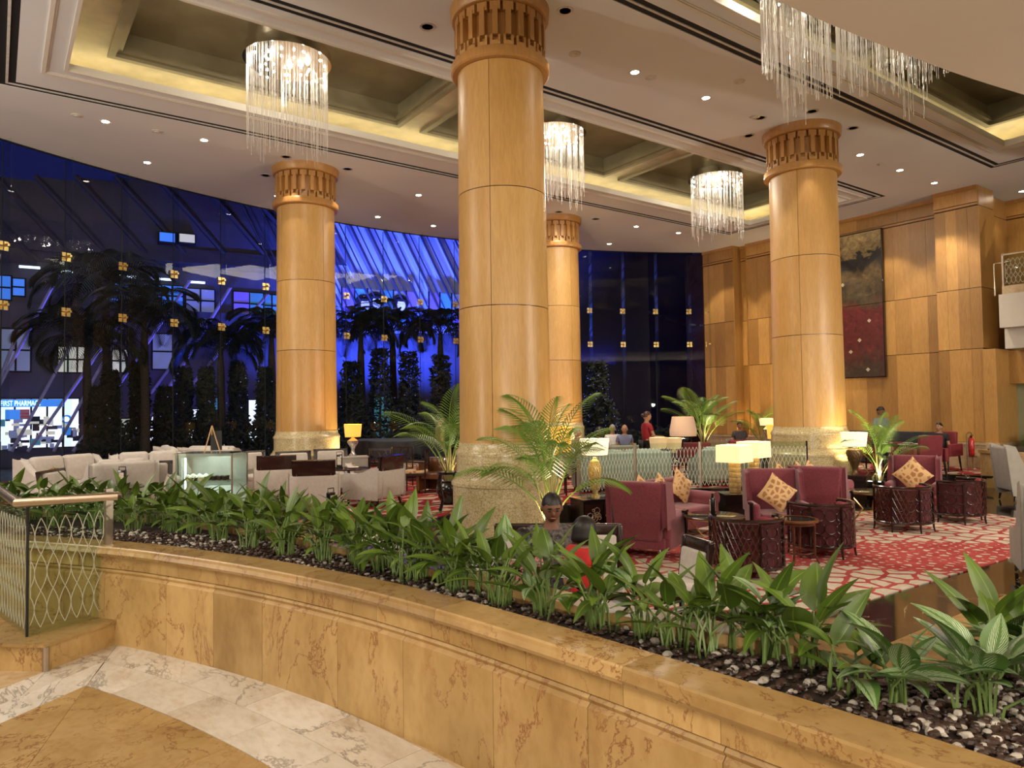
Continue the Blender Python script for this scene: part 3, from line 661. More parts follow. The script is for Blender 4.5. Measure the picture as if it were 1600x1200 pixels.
xrun(8.05, 21.5, 22.5, [2.965, 4.62, 6.85, 7.4], ZC); xrun(8.3, 22.5, 24.1, [2.965, 4.62, 6.85, 7.4], ZC)
b = MB(); rect(b, 21.44, 23.2, 7.74, 8.05, -.28, 2.93); b.build('pier', 'maple', wr, False)
b = MB(); rect(b, 21.40, 23.2, 7.70, 8.05, -.28, .43); b.build('dado_slab', 'pale_marble', wr, False)
veneer_run(24.1, 3.0, 8.3, .5, [2.965, 4.62, 6.85])
b = MB(); rect(b, 22.0, 22.12, 17.75, 18.6, -.5, ZC); b.build('backing', 'dark_wood', wr, False)
# door frame on the upper gallery
d = thing('door_1', 'maple framed door on the upper gallery', 'door', kind='structure')
b = MB(); rect(b, 24.0, 24.1, 6.0, 6.08, 4.5, 6.3); rect(b, 24.0, 24.1, 7.3, 7.38, 4.5, 6.3); rect(b, 24.0, 24.1, 6.0, 7.38, 6.3, 6.4); b.build('door_frame', 'red_wood', d, False)
b = MB(); rect(b, 24.05, 24.09, 6.08, 7.3, 4.5, 6.3); b.build('door_leaf', 'maple', d, False)
# gallery at the right edge
gal = thing('gallery', 'white faced gallery beside the veneered pier', 'balcony', kind='structure')
b = MB(); rect(b, 20.95, 24.0, 2.5, 7.45, 3.42, 4.28); b.build('fascia', 'white_plaster', gal, False)
b = MB(); rect(b, 21.05, 24.0, 2.5, 7.4, 4.28, 4.5); b.build('kerb', 'pale_marble', gal, False)
b = MB(); rect(b, 21.4, 24.0, 2.5, 7.5, 2.9, 3.42); b.build('beam', 'white_plaster', gal, False)
b = MB(); rect(b, 22.3, 24.0, 2.5, 7.74, 2.0, 2.9); b.build('lintel', 'maple', gal, False)
b = MB(); rect(b, 22.8, 24.0, 2.5, 7.74, -.28, 2.0); struct('wall_passage', b, 'green_wall', label='pale green wall of the passage under the gallery', cat='wall')
# ------------------------------------------------------------------ round columns
def etch(mb, L, z0, z1, y=0.0, n=None, wd=.009, k=.12):
    """crossing wave lines of the etched pattern, in the plane y"""
    n = n or int(L/k)
    for i in range(n+1):
        for s in (-1, 1):
            pts = []
            for j in range(25):
                t = j/24; x = -L/2+i*k+s*k*.5*math.sin(t*PI*3.0)
                if abs(x) > L/2-.005: continue
                pts.append((x, y, z0+(z1-z0)*t))
            if len(pts) > 2:
                vs = []; fs = []
                for p in pts: vs += [(p[0]-wd/2, p[1]-.0015, p[2]), (p[0]+wd/2, p[1]-.0015, p[2]), (p[0]+wd/2, p[1]+.0015, p[2]), (p[0]-wd/2, p[1]+.0015, p[2])]
                for q in range(len(pts)-1):
                    for e in range(4): fs.append((q*4+e, q*4+(e+1) % 4, q*4+4+(e+1) % 4, q*4+4+e))
                mb.add(vs, fs)
plain('etched', (.42, .42, .33), .6, var=.02); plain('etched_far', (.70, .70, .62), .6, var=.02)
fret_cache = {}
def column(c, R, label, seam, zb=-.28):
    root = thing('round_column', label, 'column', (c[0], c[1], 0), group='round veneered columns')
    # R is the radius of the capital rings
    rt, rb = R*.865, R*.915
    zs = [1.05, 2.965, 4.62, 6.42]
    core = MB().lathe([(rb-.02, 1.0), (rt-.02, 6.5)], n=48); core.build('core', 'dark_wood', root)
    for r in range(3):
        z0, z1 = zs[r]+.006, zs[r+1]-.006
        def rad(z): return rb+(rt-rb)*(z-1.05)/5.4
        for k in range(4):
            a0 = seam+k*PI/2+.006; a1 = seam+(k+1)*PI/2-.006
            n = 16; mb = MB(); vs = []; fs = []
            for i in range(n+1):
                a = a0+(a1-a0)*i/n; ca, sa = math.cos(a), math.sin(a)
                for (z, q) in ((z0, 0), (z1, 0), (z1, -.02), (z0, -.02)): rr = rad(z)+q; vs.append((rr*ca, rr*sa, z))
            for i in range(n):
                for e in range(4): fs.append((i*4+e, i*4+4+e, i*4+4+(e+1) % 4, i*4+(e+1) % 4))
            fs += [(0, 1, 2, 3), (n*4+3, n*4+2, n*4+1, n*4)]
            mb.add(vs, fs).build('veneer_panel', 'maple_col', root)
    ring = [(rt-.05, 0), (R*.97, 0), (R, .02), (R, .13), (R*.98, .15), (R*.9, .15)]
    MB().lathe([(r, z+6.42) for r, z in ring], n=56).build('lower_ring', 'maple_cap', root)
    MB().lathe([(r, z) for r, z in ((R*.80, 6.5), (R*.80, 7.22))], n=56).build('drum', 'maple_cap', root)
    MB().lathe([(R*.80, 7.21), (R*.97, 7.225), (R, 7.25), (R*1.01, 7.36), (R*1.02, ZC)], n=56).build('upper_ring', 'maple_cap', root)
    nT = 22; w_ = 2*PI*R*.88/nT
    key = round(R, 2)
    if key not in fret_cache:
        up = MB().box((0, 0, .47), (.09, w_*.80, .12)).box((.006, 0, .26), (.095, w_*.40, .40)).mesh('fret_block', 'maple_cap')
        lo = MB().box((0, 0, .02), (.09, w_*.80, .07)).box((0, -w_*.31, .09), (.09, w_*.18, .09)).box((0, w_*.31, .09), (.09, w_*.18, .09)).mesh('fret_foot', 'maple_cap')
        fret_cache[key] = (up, lo)
    up, lo = fret_cache[key]
    for i in range(nT):
        a = 2*PI*i/nT
        inst('fret_block', up, root, (R*.85*math.cos(a), R*.85*math.sin(a), 6.68), (0, 0, a))
        inst('fret_foot', lo, root, (R*.85*math.cos(a), R*.85*math.sin(a), 6.60), (0, 0, a))
    B = rb
    MB().lathe([(B*1.0, 1.06), (B*1.015, 1.06), (B*1.03, .99), (B*1.07, .95), (B*1.09, .92), (B*1.09, .885), (B*1.04, .885)][::-1], n=56).build('upper_torus', 'base_marble', root)
    MB().lathe([(B*1.075, .60), (B*1.075, .89)], n=56).build('upper_block', 'base_marble', root)
    MB().lathe([(B*1.10, .46), (B*1.19, .46), (B*1.19, .50), (B*1.15, .53), (B*1.11, .57), (B*1.10, .605), (B*1.07, .605)], n=56).build('lower_torus', 'base_marble', root)
    MB().lathe([(B*1.16, zb-.02), (B*1.16, .46)], n=56).build('lower_block', 'base_marble', root)
    MB().lathe([(B*1.21, zb-.02), (B*1.21, zb+.14), (B*1.17, zb+.18)], n=56).build('plinth', 'base_marble', root)
    return root
C1 = (6.02, 8.48); C2 = (6.12, 16.9); C3 = (14.12, 8.65); C4 = (14.2, 17.1)
column(C1, .725, 'nearest and largest round column, palm in a black pot at its foot', -2.45, -.56)
column(C2, .78, 'round column on the left behind the beige armchairs', -1.30)
column(C3, .79, 'round column in front of the tall painting on the veneered wall', -2.75, -.56)
column(C4, .78, 'farthest round column, half behind the nearest one', -1.6)
# ------------------------------------------------------------------ downlights
plain('reflector', (.6, .57, .53), .4, .4)
def downlight(p, lit, label, r=.085, power=60, size=95, blend=.6, grp='recessed ceiling downlights'):
    root = thing('downlight', label, 'downlight', (p.x, p.y, ZC), group=grp)
    MB().lathe([(r*.8, .03), (r*.85, -.004), (r*1.25, -.008), (r*1.25, .002)], n=20, caps=False).build('ring', 'white_plaster' if lit else 'reflector', root)
    MB().lathe([(0.001, -.003), (r*.84, -.003)], n=20).build('lens', 'lamp_white' if lit else 'reflector', root)
    if lit and power:
        light('downlight_lamp', 'SPOT', (p.x, p.y, ZC-.03), power, WARM, spot_size=math.radians(size), spot_blend=blend, shadow_soft_size=.07)
    return root
lit = [(165, 190, 'over the far left sofas'), (319, 219, 'second from the left in the window row'), (230, 254, 'above the left glass wall'), (992, 113, 'right of the nearest column'), (1103, 153, 'between the nearest column and the right column'), (1344, 242, 'first to the right of the right column'), (1406, 266, 'second to the right of the right column'), (1460, 286, 'beside the veneered pier'), (654, 305, 'left of the nearest column in the window row'), (590, 339, 'small one above the blue canopy'), (677, 353, 'next to the nearest column above the blue canopy'), (994, 354, 'under the middle chandelier row'), (1060, 364, 'under the right chandelier row'), (952, 381, 'at the top of the dark glass'), (433, 306, 'beside the left column capital'), (1597, 299, 'at the right edge above the gallery')]
for i, (x, y, t) in enumerate(lit):
    downlight(at(x, y, ZC), True, 'lit round white downlight '+t, power=130 if i < 15 else 25)
dark = [(668, 42, 'left of the nearest capital'), (883, 17, 'right of the nearest capital'), (1188, 184, 'left of the right capital'), (1269, 174, 'behind the right capital'), (1333, 200, 'right of the right capital'), (1170, 212, 'in front of the right capital'), (415, 274, 'left of the left capital'), (447, 245, 'behind the left capital'), (543, 264, 'right of the left capital'), (873, 331, 'behind the farthest capital'), (931, 342, 'right of the farthest capital')]
for x, y, t in dark:
    p = at(x, y, ZC); downlight(p, False, 'mirrored column spotlight '+t, r=.10, grp='mirrored spotlights round the column capitals')
    c = min((C1, C2, C3, C4), key=lambda c: (p.x-c[0])**2+(p.y-c[1])**2)
    light('column_spot', 'SPOT', (p.x, p.y, ZC-.02), 60, WARM, spot_size=math.radians(42), spot_blend=.3, shadow_soft_size=.04, aim=(c[0]+(p.x-c[0])*.72, c[1]+(p.y-c[1])*.72, 1.5))
for x, y, t in ((898, 84, 'near the nearest column'), (1180, 182, 'in front of the right column'), (1017, 121, 'beside the lit downlight'), (1155, 127, 'in the middle of the ceiling'), (1377, 256, 'over the right lounge'), (120, 180, 'over the left terrace'), (245, 205, 'over the display case')):
    p = at(x, y, ZC); rt_ = thing('ceiling_speaker', 'small round ceiling fitting '+t, 'ceiling fitting', (p.x, p.y, ZC), group='small round ceiling fittings')
    MB().lathe([(.10, -.001), (.10, -.012), (.085, -.018), (.001, -.018)], n=18).build('cover', 'white_plaster', rt_); MB().lathe([(.05, -.018), (.045, -.03), (.001, -.03)], n=14).build('grille', 'slot_bar', rt_)
# ------------------------------------------------------------------ chandeliers
def strand(mb, x, y, z0, z1, r=.006):
    n = max(4, int((z0-z1)/.075)); pts = []; rr = []
    for i in range(n+1):
        z = z0+(z1-z0)*i/n; pts.append((x, y, z)); rr.append(r*(1.0 if i % 2 else .45))
    mb.tube(pts, rr, n=4)
def chandelier(cx, cy, R, label, ztop, zl, nst, lampn, seed, ell=1.0, bot=None, rs=.006):
    rnd = random.Random(seed); root = thing('chandelier', label, 'chandelier', (cx, cy, 0), group='round crystal strand chandeliers')
    MB().lathe([(R*.98, ztop), (R*1.02, ztop), (R*1.02, ztop+.16), (R*.9, ztop+.2), (R*.9, 8.42), (.001, 8.42)][::-1], n=40).build('canopy', 'chrome', root)
    MB().lathe([(.001, ztop+.005), (R*.98, ztop+.005)], n=40).build('mirror_plate', 'reflector', root)
    st_ = MB()
    for i in range(nst):
        a = 2*PI*i/nst*1.0; q = R*(.93 if i % 2 else rnd.choice((.9, .62, .35, .75)))
        a = a+rnd.uniform(-.05, .05); L = bot(a, q/R, rnd) if bot else zl*(.62+.28*math.sin(a*3+seed)*.4+.3*rnd.random())
        strand(st_, q*math.cos(a), q*math.sin(a), ztop, ztop-L, rs)
    st_.build('crystal_strands', 'crystal', root, False, kind='stuff')
    lm = MB().sphere((0, 0, 0), .02, 10, 6).mesh('bulb', 'spark', True)
    for i in range(lampn):
        a = 2*PI*i/lampn*2.4; q = R*(.88 if i % 2 else .5)
        inst('bulb', lm, root, (q*math.cos(a), q*math.sin(a), ztop-.07))
        if i % 5 == 0: light('bulb_light', 'POINT', (cx+q*math.cos(a), cy+q*math.sin(a), ztop-.13), 11, (1, .9, .72), shadow_soft_size=.04)
    return root
chandelier(4.17, 12.4, .74, 'round crystal chandelier at the left, over the terrace armchairs', 7.74, 1.75, 190, 22, 1, rs=.0045)
chandelier(10.25, 12.4, .74, 'round crystal chandelier half hidden by the nearest column', 7.74, 1.7, 170, 22, 2, rs=.005)
chandelier(16.05, 12.4, .74, 'round crystal chandelier at the right end of the recess', 7.74, 1.7, 170, 22, 3, rs=.005)
chandelier(9.85, 4.75, 1.72, 'wide crystal chandelier hanging behind the curved bulkhead', 7.74, 2.15, 900, 36, 4, rs=.006, bot=lambda a, q, r_: 1.0+.38*r_.random()+.75*max(0, math.sin(a*5+.6))**3*r_.random())
# ------------------------------------------------------------------ curved marble planter
ZT = .65
pl = thing('planter', 'long curved gold marble planter with a moulded coping', 'planter', kind='thing')
def sub(path, a, b):
    """piece of a dense path between arc lengths a and b"""
    out = []; s = 0
    for p, q in zip(path, path[1:]):
        L = (q-p).length
        if s+L > a and s < b:
            t0 = max(0, (a-s)/L); t1 = min(1, (b-s)/L)
            if not out: out.append(p.lerp(q, t0))
            out.append(p.lerp(q, t1))
        s += L
    return out
def plen(p): return sum((b-a).length for a, b in zip(p, p[1:]))
def pieces(path, step, prof, name, mat, root, gap=.0015, jit=0.0, seed=1, start=0):
    rnd = random.Random(seed); L = plen(path); a = start
    while a < L-.05:
        b = min(L, a+step*(1+jit*rnd.uniform(-1, 1)))
        q = sub(path, a+gap, b-gap)
        if len(q) > 1:
            c = q[len(q)//2]
            o = MB().sweep([(p.x-c.x, p.y-c.y) for p in q], prof).build(name, mat, root, False); o.location = (c.x, c.y, 0)
        a = b
dense = [p for p in resample([(p.x, p.y) for p in WALLP], .06)]; dense = [Vector(p) for p in dense]
pieces(dense, .52, [(0.0, -.02), (.06, -.02), (.06, .495), (.02, .495), (.006, .482), (.018, .465), (.0, .45), (.0, .43)], 'wall_panel', 'gold_marble', pl, .0018, .25, 3)
pieces(dense, .50, [(.012, .50), (.06, .50), (.06, .59), (.012, .59)], 'frieze_piece', 'gold_marble', pl, .0012, .45, 5)
pieces(dense, 1.05, [(-.028, .605), (-.018, .588), (.0, .583), (.17, .583), (.17, .65), (-.012, .65), (-.020, .643), (-.022, .628)], 'coping_slab', 'gold_marble_flat', pl, .0012, .1, 6)
struct_core = MB().sweep([(p.x, p.y) for p in dense], [(.03, -.1), (.15, -.1), (.15, .60), (.03, .60)]).build('core', 'slot_black', pl, False)
idn = [Vector(p) for p in resample([(p.x, p.y) for p in INNERP], .06)]
pieces(idn, .9, [(0, .59), (.16, .59), (.175, .605), (.175, .635), (.165, .65), (0, .65)], 'coping_slab', 'gold_marble_flat', pl, .0012, .1, 7)
pieces(idn, .6, [(.02, LOW), (.13, LOW), (.13, .59), (.02, .59)], 'inner_panel', 'gold_marble', pl, .0012, .1, 8)
# right arm of the planter, along +X
q0 = idn[-1]; arm = [Vector((q0.x+.02+i*.08, 1.16)) for i in range(60)]
pieces(arm, .9, [(0, .59), (.2, .59), (.215, .605), (.215, .635), (.205, .65), (0, .65)], 'coping_slab', 'gold_marble_flat', pl, .0012, .1, 9)
pieces(arm, .6, [(.02, LOW), (.16, LOW), (.16, .59), (.02, .59)], 'inner_panel', 'gold_marble', pl, .0012, .1, 10)
# soil and pebbles
ZS = .612
bedpoly = [tuple(p) for p in offset(dense, .12)] + [(7.4, -.8), (7.4, 1.2)] + [tuple(p) for p in offset(idn, .04)[::-1]]
MB().prism(bedpoly, .3, ZS-.02).build('soil', 'soil', pl, False)
def inbed(x, y):
    # between outer and inner line
    if y < -.7 or x > 5.2: return False
    def side(path, m):
        best = 1e9; r = 0
        for a, b in zip(path[::4], path[4::4]):
            d = b-a; v = Vector((x, y))-a; t = max(0, min(1, v.dot(d)/d.length_squared)); e = (v-d*t).length
            if e < best: best = e; r = (d.x*v.y-d.y*v.x)/d.length
        return r
    so = side(dense, 0)
    if so < .185: return False
    if y < 1.14 and x > 1.8: return True
    return side(idn, 0) < -.01
rnd = random.Random(11)
def pebble_cloud(n, mat, name, smin, smax, label, clump):
    vs = []; fs = []; k = 0; tries = 0
    base = MB().sphere((0, 0, 0), 1, 6, 4)
    while k < n and tries < n*14:
        tries += 1
        t = rnd.random()
        if t < .5: x, y = rnd.uniform(1.9, 4.6), rnd.uniform(-.3, 1.2)
        else:
            i = int((rnd.random()**.8)*(len(dense)-2)); i = len(dense)-2-i if rnd.random() < .5 else i
            p = dense[i]; q = dense[i+1]; tt = (q-p).normalized(); o = rnd.uniform(.18, .75); x, y = p.x-tt.y*o, p.y+tt.x*o
        if not inbed(x, y): continue
        if clump and math.sin(x*5.1+1)*math.sin(y*4.3+x*2) < rnd.uniform(-.9, .5): continue
        s = rnd.uniform(smin, smax); sx, sy, sz = s*rnd.uniform(.8, 1.3), s*rnd.uniform(.7, 1.1), s*rnd.uniform(.5, .85)
        a = rnd.uniform(0, PI); c, s_ = math.cos(a), math.sin(a); z = ZS-.012+rnd.uniform(-.006, .014)
        b0 = len(vs)
        for v in base.v:
            j = 1+rnd.uniform(-.13, .13); X, Y, Z = v[0]*sx*j, v[1]*sy*j, v[2]*sz*j
            vs.append((x+X*c-Y*s_, y+X*s_+Y*c, z+Z))
        fs += [tuple(i+b0 for i in f) for f in base.f]; k += 1
    m_ = MB(); m_.v = vs; m_.f = fs; o = m_.build(name, mat, pl, True, label=label, kind='stuff'); return o
pebble_cloud(11500, 'pebble_dark', 'pebbles', .010, .017, 'dark brown pebbles', False)
pebble_cloud(3000, 'pebble_light', 'pebbles', .008, .019, 'white broken pebbles', True)

# ------------------------------------------------------------------ leaves
def leafmesh(L, W, droop, fold, tip=.6, name='leaf', mat='leaf', n=9, twist=0.0, wave=.0):
    """blade along +Y from the origin, drooping, folded along the midrib; uv = (across, along)"""
    vs = []; uv = []; fs = []
    x = 0; z = 0; ang = 0
    for i in range(n+1):
        t = i/n; wd = W*math.sin(PI*min(1, t**tip))**.85 if 0 < t < 1 else 0.002
        a = droop*t; y_ = L/n*math.cos(a); z_ = -L/n*math.sin(a)
        if i: x += y_; z += z_
        for j in range(5):
            u = (j-2)/2; tw = twist*t
            X = u*wd; Z = abs(u)*wd*fold+wave*math.sin(t*14+u*2)*wd
            vs.append((X*math.cos(tw)-Z*math.sin(tw), x, z+Z*math.cos(tw)+X*math.sin(tw))); uv.append((j/4, t))
    for i in range(n):
        for j in range(4): fs.append((i*5+j, i*5+j+1, i*5+5+j+1, i*5+5+j))
    me = bpy.data.meshes.new(name); me.from_pydata(vs, [], fs); me.materials.append(MATS[mat])
    me.polygons.foreach_set('use_smooth', [True]*len(me.polygons))
    l = me.uv_layers.new(name='UVMap')
    for lp in me.loops: l.data[lp.index].uv = uv[lp.vertex_index]
    return me
LV = [leafmesh(.30, .045, .55, .25), leafmesh(.34, .05, .8, .2, twist=.3), leafmesh(.28, .05, 1.1, .25, twist=-.3), leafmesh(.36, .052, .35, .3), leafmesh(.26, .042, .9, .3, twist=.2)]
LVV = [leafmesh(.24, .055, .6, .2, mat='leaf_var', twist=.1), leafmesh(.26, .06, 1.0, .2, mat='leaf_var', twist=-.2), leafmesh(.22, .055, .3, .15, mat='leaf_var')]
def plant(p, label, group, n=13, h=.5, meshes=LV, seed=0, spread=1.0, sc=1.0, name='leafy_plant', shoots=3, minel=.35):
    rnd = random.Random(seed); root = thing(name, label, 'plant', p, rnd.uniform(0, 6.28), group=group)
    stm = MB()
    for i in range(n):
        a = i*2.4+rnd.uniform(-.3, .3); f = (i+.5)/n
        el = (1.45-1.05*f)*1.0 if i >= 2 else 1.35; el = max(minel, el)*rnd.uniform(.9, 1.1)
        bx, by = rnd.uniform(-.03, .03)*shoots*.6, rnd.uniform(-.03, .03)*shoots*.6
        hl = h*(.62-.38*f)*rnd.uniform(.85, 1.15); out = spread*hl*(.18+.55*f)
        ca, sa = math.cos(a), math.sin(a); tip = Vector((bx+ca*out, by+sa*out, hl))
        mid = Vector((bx+ca*out*.3, by+sa*out*.3, hl*.6))
        stm.tube([(bx, by, -.03), mid, tip], [.006, .005, .004], n=4)
        s = sc*rnd.uniform(.75, 1.12)
        inst('leaf', rnd.choice(meshes), root, tip, (el-.15, rnd.uniform(-.35, .35), a-PI/2), (s, s, s))
    stm.build('stem', 'stem', root)
    return root
# plants in the long planter: pixel column, distance fraction across the bed, kind
def bedpoint(s, o):
    """point at arc length s of the outer line, o of the way to the inner line"""
    q = sub(dense, s, s+.06); p = q[0]; t = (q[-1]-q[0]).normalized(); n = Vector((-t.y, t.x))
    best = min(idn, key=lambda v: abs((v-p).dot(t))+(0 if (v-p).dot(n) > 0 else 9))
    w = max(.3, (best-p).dot(n)-.19); return p+n*(.19+w*o)
LT = plen(dense); seed = 100; cnt = 0
s = .35
row = []
while s < LT-1.0:
    p0 = bedpoint(s, 0)
    if p0.y < 1.5: break
    row.append((s, .55+.40*math.sin(seed*1.7)**2)); s += (.19 if p0.y > 4.2 else .155)+.04*math.sin(seed*2.3); seed += 1
extra = [(s_+.1, .98) for s_, o in row[::2] if bedpoint(s_, 0).y > 3.0]
row = sorted(row+extra)
for i, (s_, o) in enumerate(row):
    p = bedpoint(s_, o); v = (p.y < 3.0 and i % 3 == 1)
    near = p.y < 3.2
    plant((p.x, p.y, ZS-.01), '%s plant in the long curved planter, %s from the left end' % ('variegated' if v else 'green lance-leaved', ordn(i)), 'leafy plants in the curved planter', n=14 if near else 14, h=.37 if near else .41, meshes=(LV+LVV) if v else LV, seed=seed+i*7, sc=.70 if near else .72)
tgt = [((1265, 1040), LV, 15, .34, 'tall lance-leaved plant before the black floor corner', .9), ((1395, 1095), LVV, 13, .26, 'silver variegated plant in the corner of the planter', .75), ((1330, 1075), LV+LVV, 9, .22, 'small mixed-leaf plant in front of the inner corner', .7), ((1530, 1110), LVV, 17, .30, 'large silver variegated plant at the lower right', .85), ((1590, 1060), LVV+LV, 14, .30, 'bushy plant at the right edge of the photo', .8), ((1650, 1120), LVV, 12, .3, 'variegated plant past the right edge', .8), ((1160, 1010), LV, 12, .32, 'lance-leaved plant bending over the inner coping', .85), ((1560, 1040), LV, 10, .28, 'green plant behind the large variegated one', .75)]
for i, ((x, y), ms, n, h, lb, sc) in enumerate(tgt):
    p = at(x, y, ZS); plant((p.x, p.y, ZS-.01), lb, 'leafy plants in the curved planter', n=n, h=h, meshes=ms, seed=900+i, sc=sc)
# inner planter with its own plants
IPL = thing('planter', 'low gold marble planter in front of the beige armchairs', 'planter')
near = [Vector(p.to_2d()) for p in spl([(-.8, 8.75, 0), (.9, 8.95, 0), (2.64, 9.15, 0), (3.7, 9.3, 0), (4.15, 9.45, 0)], 6)]
far = [Vector((-.8, 10.1)), Vector((2.5, 10.35)), Vector((3.8, 10.35))]
tip_ = [Vector(p.to_2d()) for p in spl([(4.15, 9.45, 0), (4.32, 9.7, 0), (4.25, 10.05, 0), (3.8, 10.35, 0)], 4)]
loop = near+tip_[1:]+far[::-1][1:]
pieces([Vector(p) for p in resample(near+tip_[1:], .08)], .8, [(-.03, .05), (-.03, .075), (-.02, .10), (.16, .10), (.16, .05), (0, .045)], 'coping_slab', 'gold_marble_flat', IPL, .0012, .1, 17)
pieces([Vector(p) for p in resample(near+tip_[1:], .08)], .6, [(0, LOW), (.08, LOW), (.08, .045), (0, .045)], 'wall_panel', 'gold_marble', IPL, .0012, .1, 18)
MB().prism([tuple(p) for p in loop], LOW+.01, .03).build('soil', 'soil', IPL, False)
for i in range(20):
    rr = random.Random(i+50); x = -.3+i*.195; y = 9.55+rr.uniform(-.15, .4)
    if x > 3.3: x = 3.2-.1*(i-17); y = 9.9
    plant((x, y, .03), 'leafy plant in the low planter, %s from its left end' % ordn(i), 'leafy plants in the low planter', n=12, h=.42, seed=300+i, sc=.95)

# ------------------------------------------------------------------ glass balustrade on its step, left
pc = Vector((.27, 5.20)); pw = Vector((.72, 5.56)); pb = Vector((-1.3, 7.2))
stp = thing('step', 'gold marble step under the glass balustrade', 'step', kind='structure')
MB().prism([tuple(pc), (.74, 5.55), (.3, 6.1), (-.9, 7.5), (-1.6, 7.4), (-1.45, 6.7)], -.02, .145).build('step_block', 'gold_marble', stp, False)
MB().prism([(.255, 5.17), (.745, 5.53), (.32, 6.12), (-.9, 7.52), (-1.6, 7.42), (-1.47, 6.68)], .147, .165).build('step_top', 'gold_marble_flat', stp, False)
MB().cyl((.262, 5.19, .0), (.262, 5.19, .146), .018, n=8).build('corner_strip', 'steel', stp)
bal = thing('balustrade', 'glass balustrade with etched wave lines and a round metal handrail', 'railing')
r0 = at(42, 995, .165).to_2d(); r1 = at(162, 963, .165).to_2d(); rl = at(-60, 915, .165).to_2d()
def pane(a, b, z0, z1, root, k=.085, mat='rail_glass', th=.012, wd=.006, etchz=.88, em='etched'):
    L = (b-a).length; c = (a+b)/2; rz = math.atan2((b-a).y, (b-a).x)
    o = MB().box((0, 0, (z0+z1)/2), (L, th, z1-z0)).build('glass_pane', mat, root, False); o.location = (c.x, c.y, 0); o.rotation_euler = (0, 0, rz)
    e = MB(); etch(e, L, z0+.04, z0+(z1-z0)*etchz, 0, wd=wd, k=k); e2 = e.build('etched_pattern', em, root, False, kind='stuff'); e2.location = (c.x-math.sin(rz)*(-th/2-.002), c.y+math.cos(rz)*(-th/2-.002), 0); e2.rotation_euler = (0, 0, rz)
pane(r0, r1, .165, .99, bal, k=.075, wd=.0045); pane(rl, r0, .165, .99, bal, k=.075, wd=.0045)
for p in (r0,): MB().cyl((p.x, p.y, .165), (p.x, p.y, 1.0), .008, n=6).build('corner_seam', 'slot_black', bal)
d_ = (r1-r0).normalized(); rz = math.atan2(d_.y, d_.x)
MB().box((r1.x+d_.x*.03, r1.y+d_.y*.03, .60), (.05, .03, .86), rz=rz).build('post', 'steel', bal)
h0 = at(28, 786, 1.03); h1 = at(186, 774, 1.03); h2 = at(-30, 745, 1.03)
MB().tube([(h2.x, h2.y, 1.03), (h0.x, h0.y, 1.03), (h1.x-.012, h1.y-.012, 1.03), (h1.x, h1.y, 1.03)], [.028, .028, .028, .02], n=18).build('handrail', 'steel', bal)
# ================================================================== FURNITURE
def wing_chair(label, loc, rz, mat='maroon_fabric', grp='maroon wing armchairs', legs='black_lacquer', posts=True):
    r = thing('wing_chair', label, 'armchair', loc, rz, grp)
    MB().rbox((0, .02, .36), (.62, .62, .16), .04, puff=.05).build('seat', mat, r)
    MB().rbox((0, .0, .22), (.74, .66, .16), .03).build('seat_rail', mat, r)
    # back: tapers down, leans back
    b = MB(); b.rbox((0, -.36, .66), (.72, .13, .82), .05, rx=.14, taper=.10); b.build('backrest', mat, r)
    for s in (-1, 1):
        w_ = MB(); prof = [(-.38, .45), (-.10, .45), (-.08, .62), (-.16, .80), (-.19, 1.02), (-.42, 1.06)]
        n = len(prof); vs = [(s*.36, y, z) for y, z in prof]+[(s*.44, y, z) for y, z in prof]
        fs = [tuple(range(n)), tuple(range(n, 2*n))[::-1]]+[(i, (i+1) % n, n+(i+1) % n, n+i) for i in range(n)]
        if s > 0: fs = [f[::-1] for f in fs]
        o = w_.add(vs, fs).build('wing', mat, r); bv = o.modifiers.new('b', 'BEVEL'); bv.width = .025; bv.segments = 3
        MB().rbox((s*.38, .03, .43), (.12, .68, .34), .05).build('armrest', mat, r)
        MB().rbox((s*.38, .03, .26), (.10, .64, .25), .03).build('side_panel', mat, r)
        if posts:
            MB().box((s*.455, .30, .60), (.05, .16, .03)).tube([(s*.455, .34, .60), (s*.455, .35, .25), (s*.46, .37, .08), (s*.47, .41, 0)], [.026, .026, .022, .017], n=6).build('leg', legs, r)
        else: MB().tube([(s*.32, .28, .16), (s*.33, .30, 0)], [.028, .018], n=6).build('leg', legs, r)
        MB().tube([(s*.30, -.28, .18), (s*.32, -.36, 0)], [.026, .016], n=6).build('leg', legs, r)
    return r
def scoop_chair(label, loc, rz, grp='pale grey high-backed chairs'):
    r = thing('high_backed_chair', label, 'armchair', loc, rz, grp); mat = 'grey_fabric'
    MB().rbox((0, .05, .36), (.60, .66, .20), .05, puff=.05).build('seat', mat, r)
    MB().rbox((0, -.38, .68), (.70, .12, .92), .05, rx=.10).build('backrest', mat, r)
    for s in (-1, 1):
        prof = [(-.36, .16), (.40, .16), (.42, .50), (.30, .53), (.05, .54), (-.12, .64), (-.24, .88), (-.33, 1.12), (-.46, 1.15)]
        n = len(prof); vs = [(s*.28, y, z) for y, z in prof]+[(s*.38, y, z) for y, z in prof]
        fs = [tuple(range(n)), tuple(range(n, 2*n))[::-1]]+[(i, (i+1) % n, n+(i+1) % n, n+i) for i in range(n)]
        if s > 0: fs = [f[::-1] for f in fs]
        o = MB().add(vs, fs).build('armrest', mat, r); b = o.modifiers.new('b', 'BEVEL'); b.width = .03; b.segments = 3
        for y in (-.32, .34): MB().tube([(s*.32, y, .17), (s*.33, y*1.08, 0)], [.028, .018], n=6).build('leg', 'dark_wood', r)
    return r
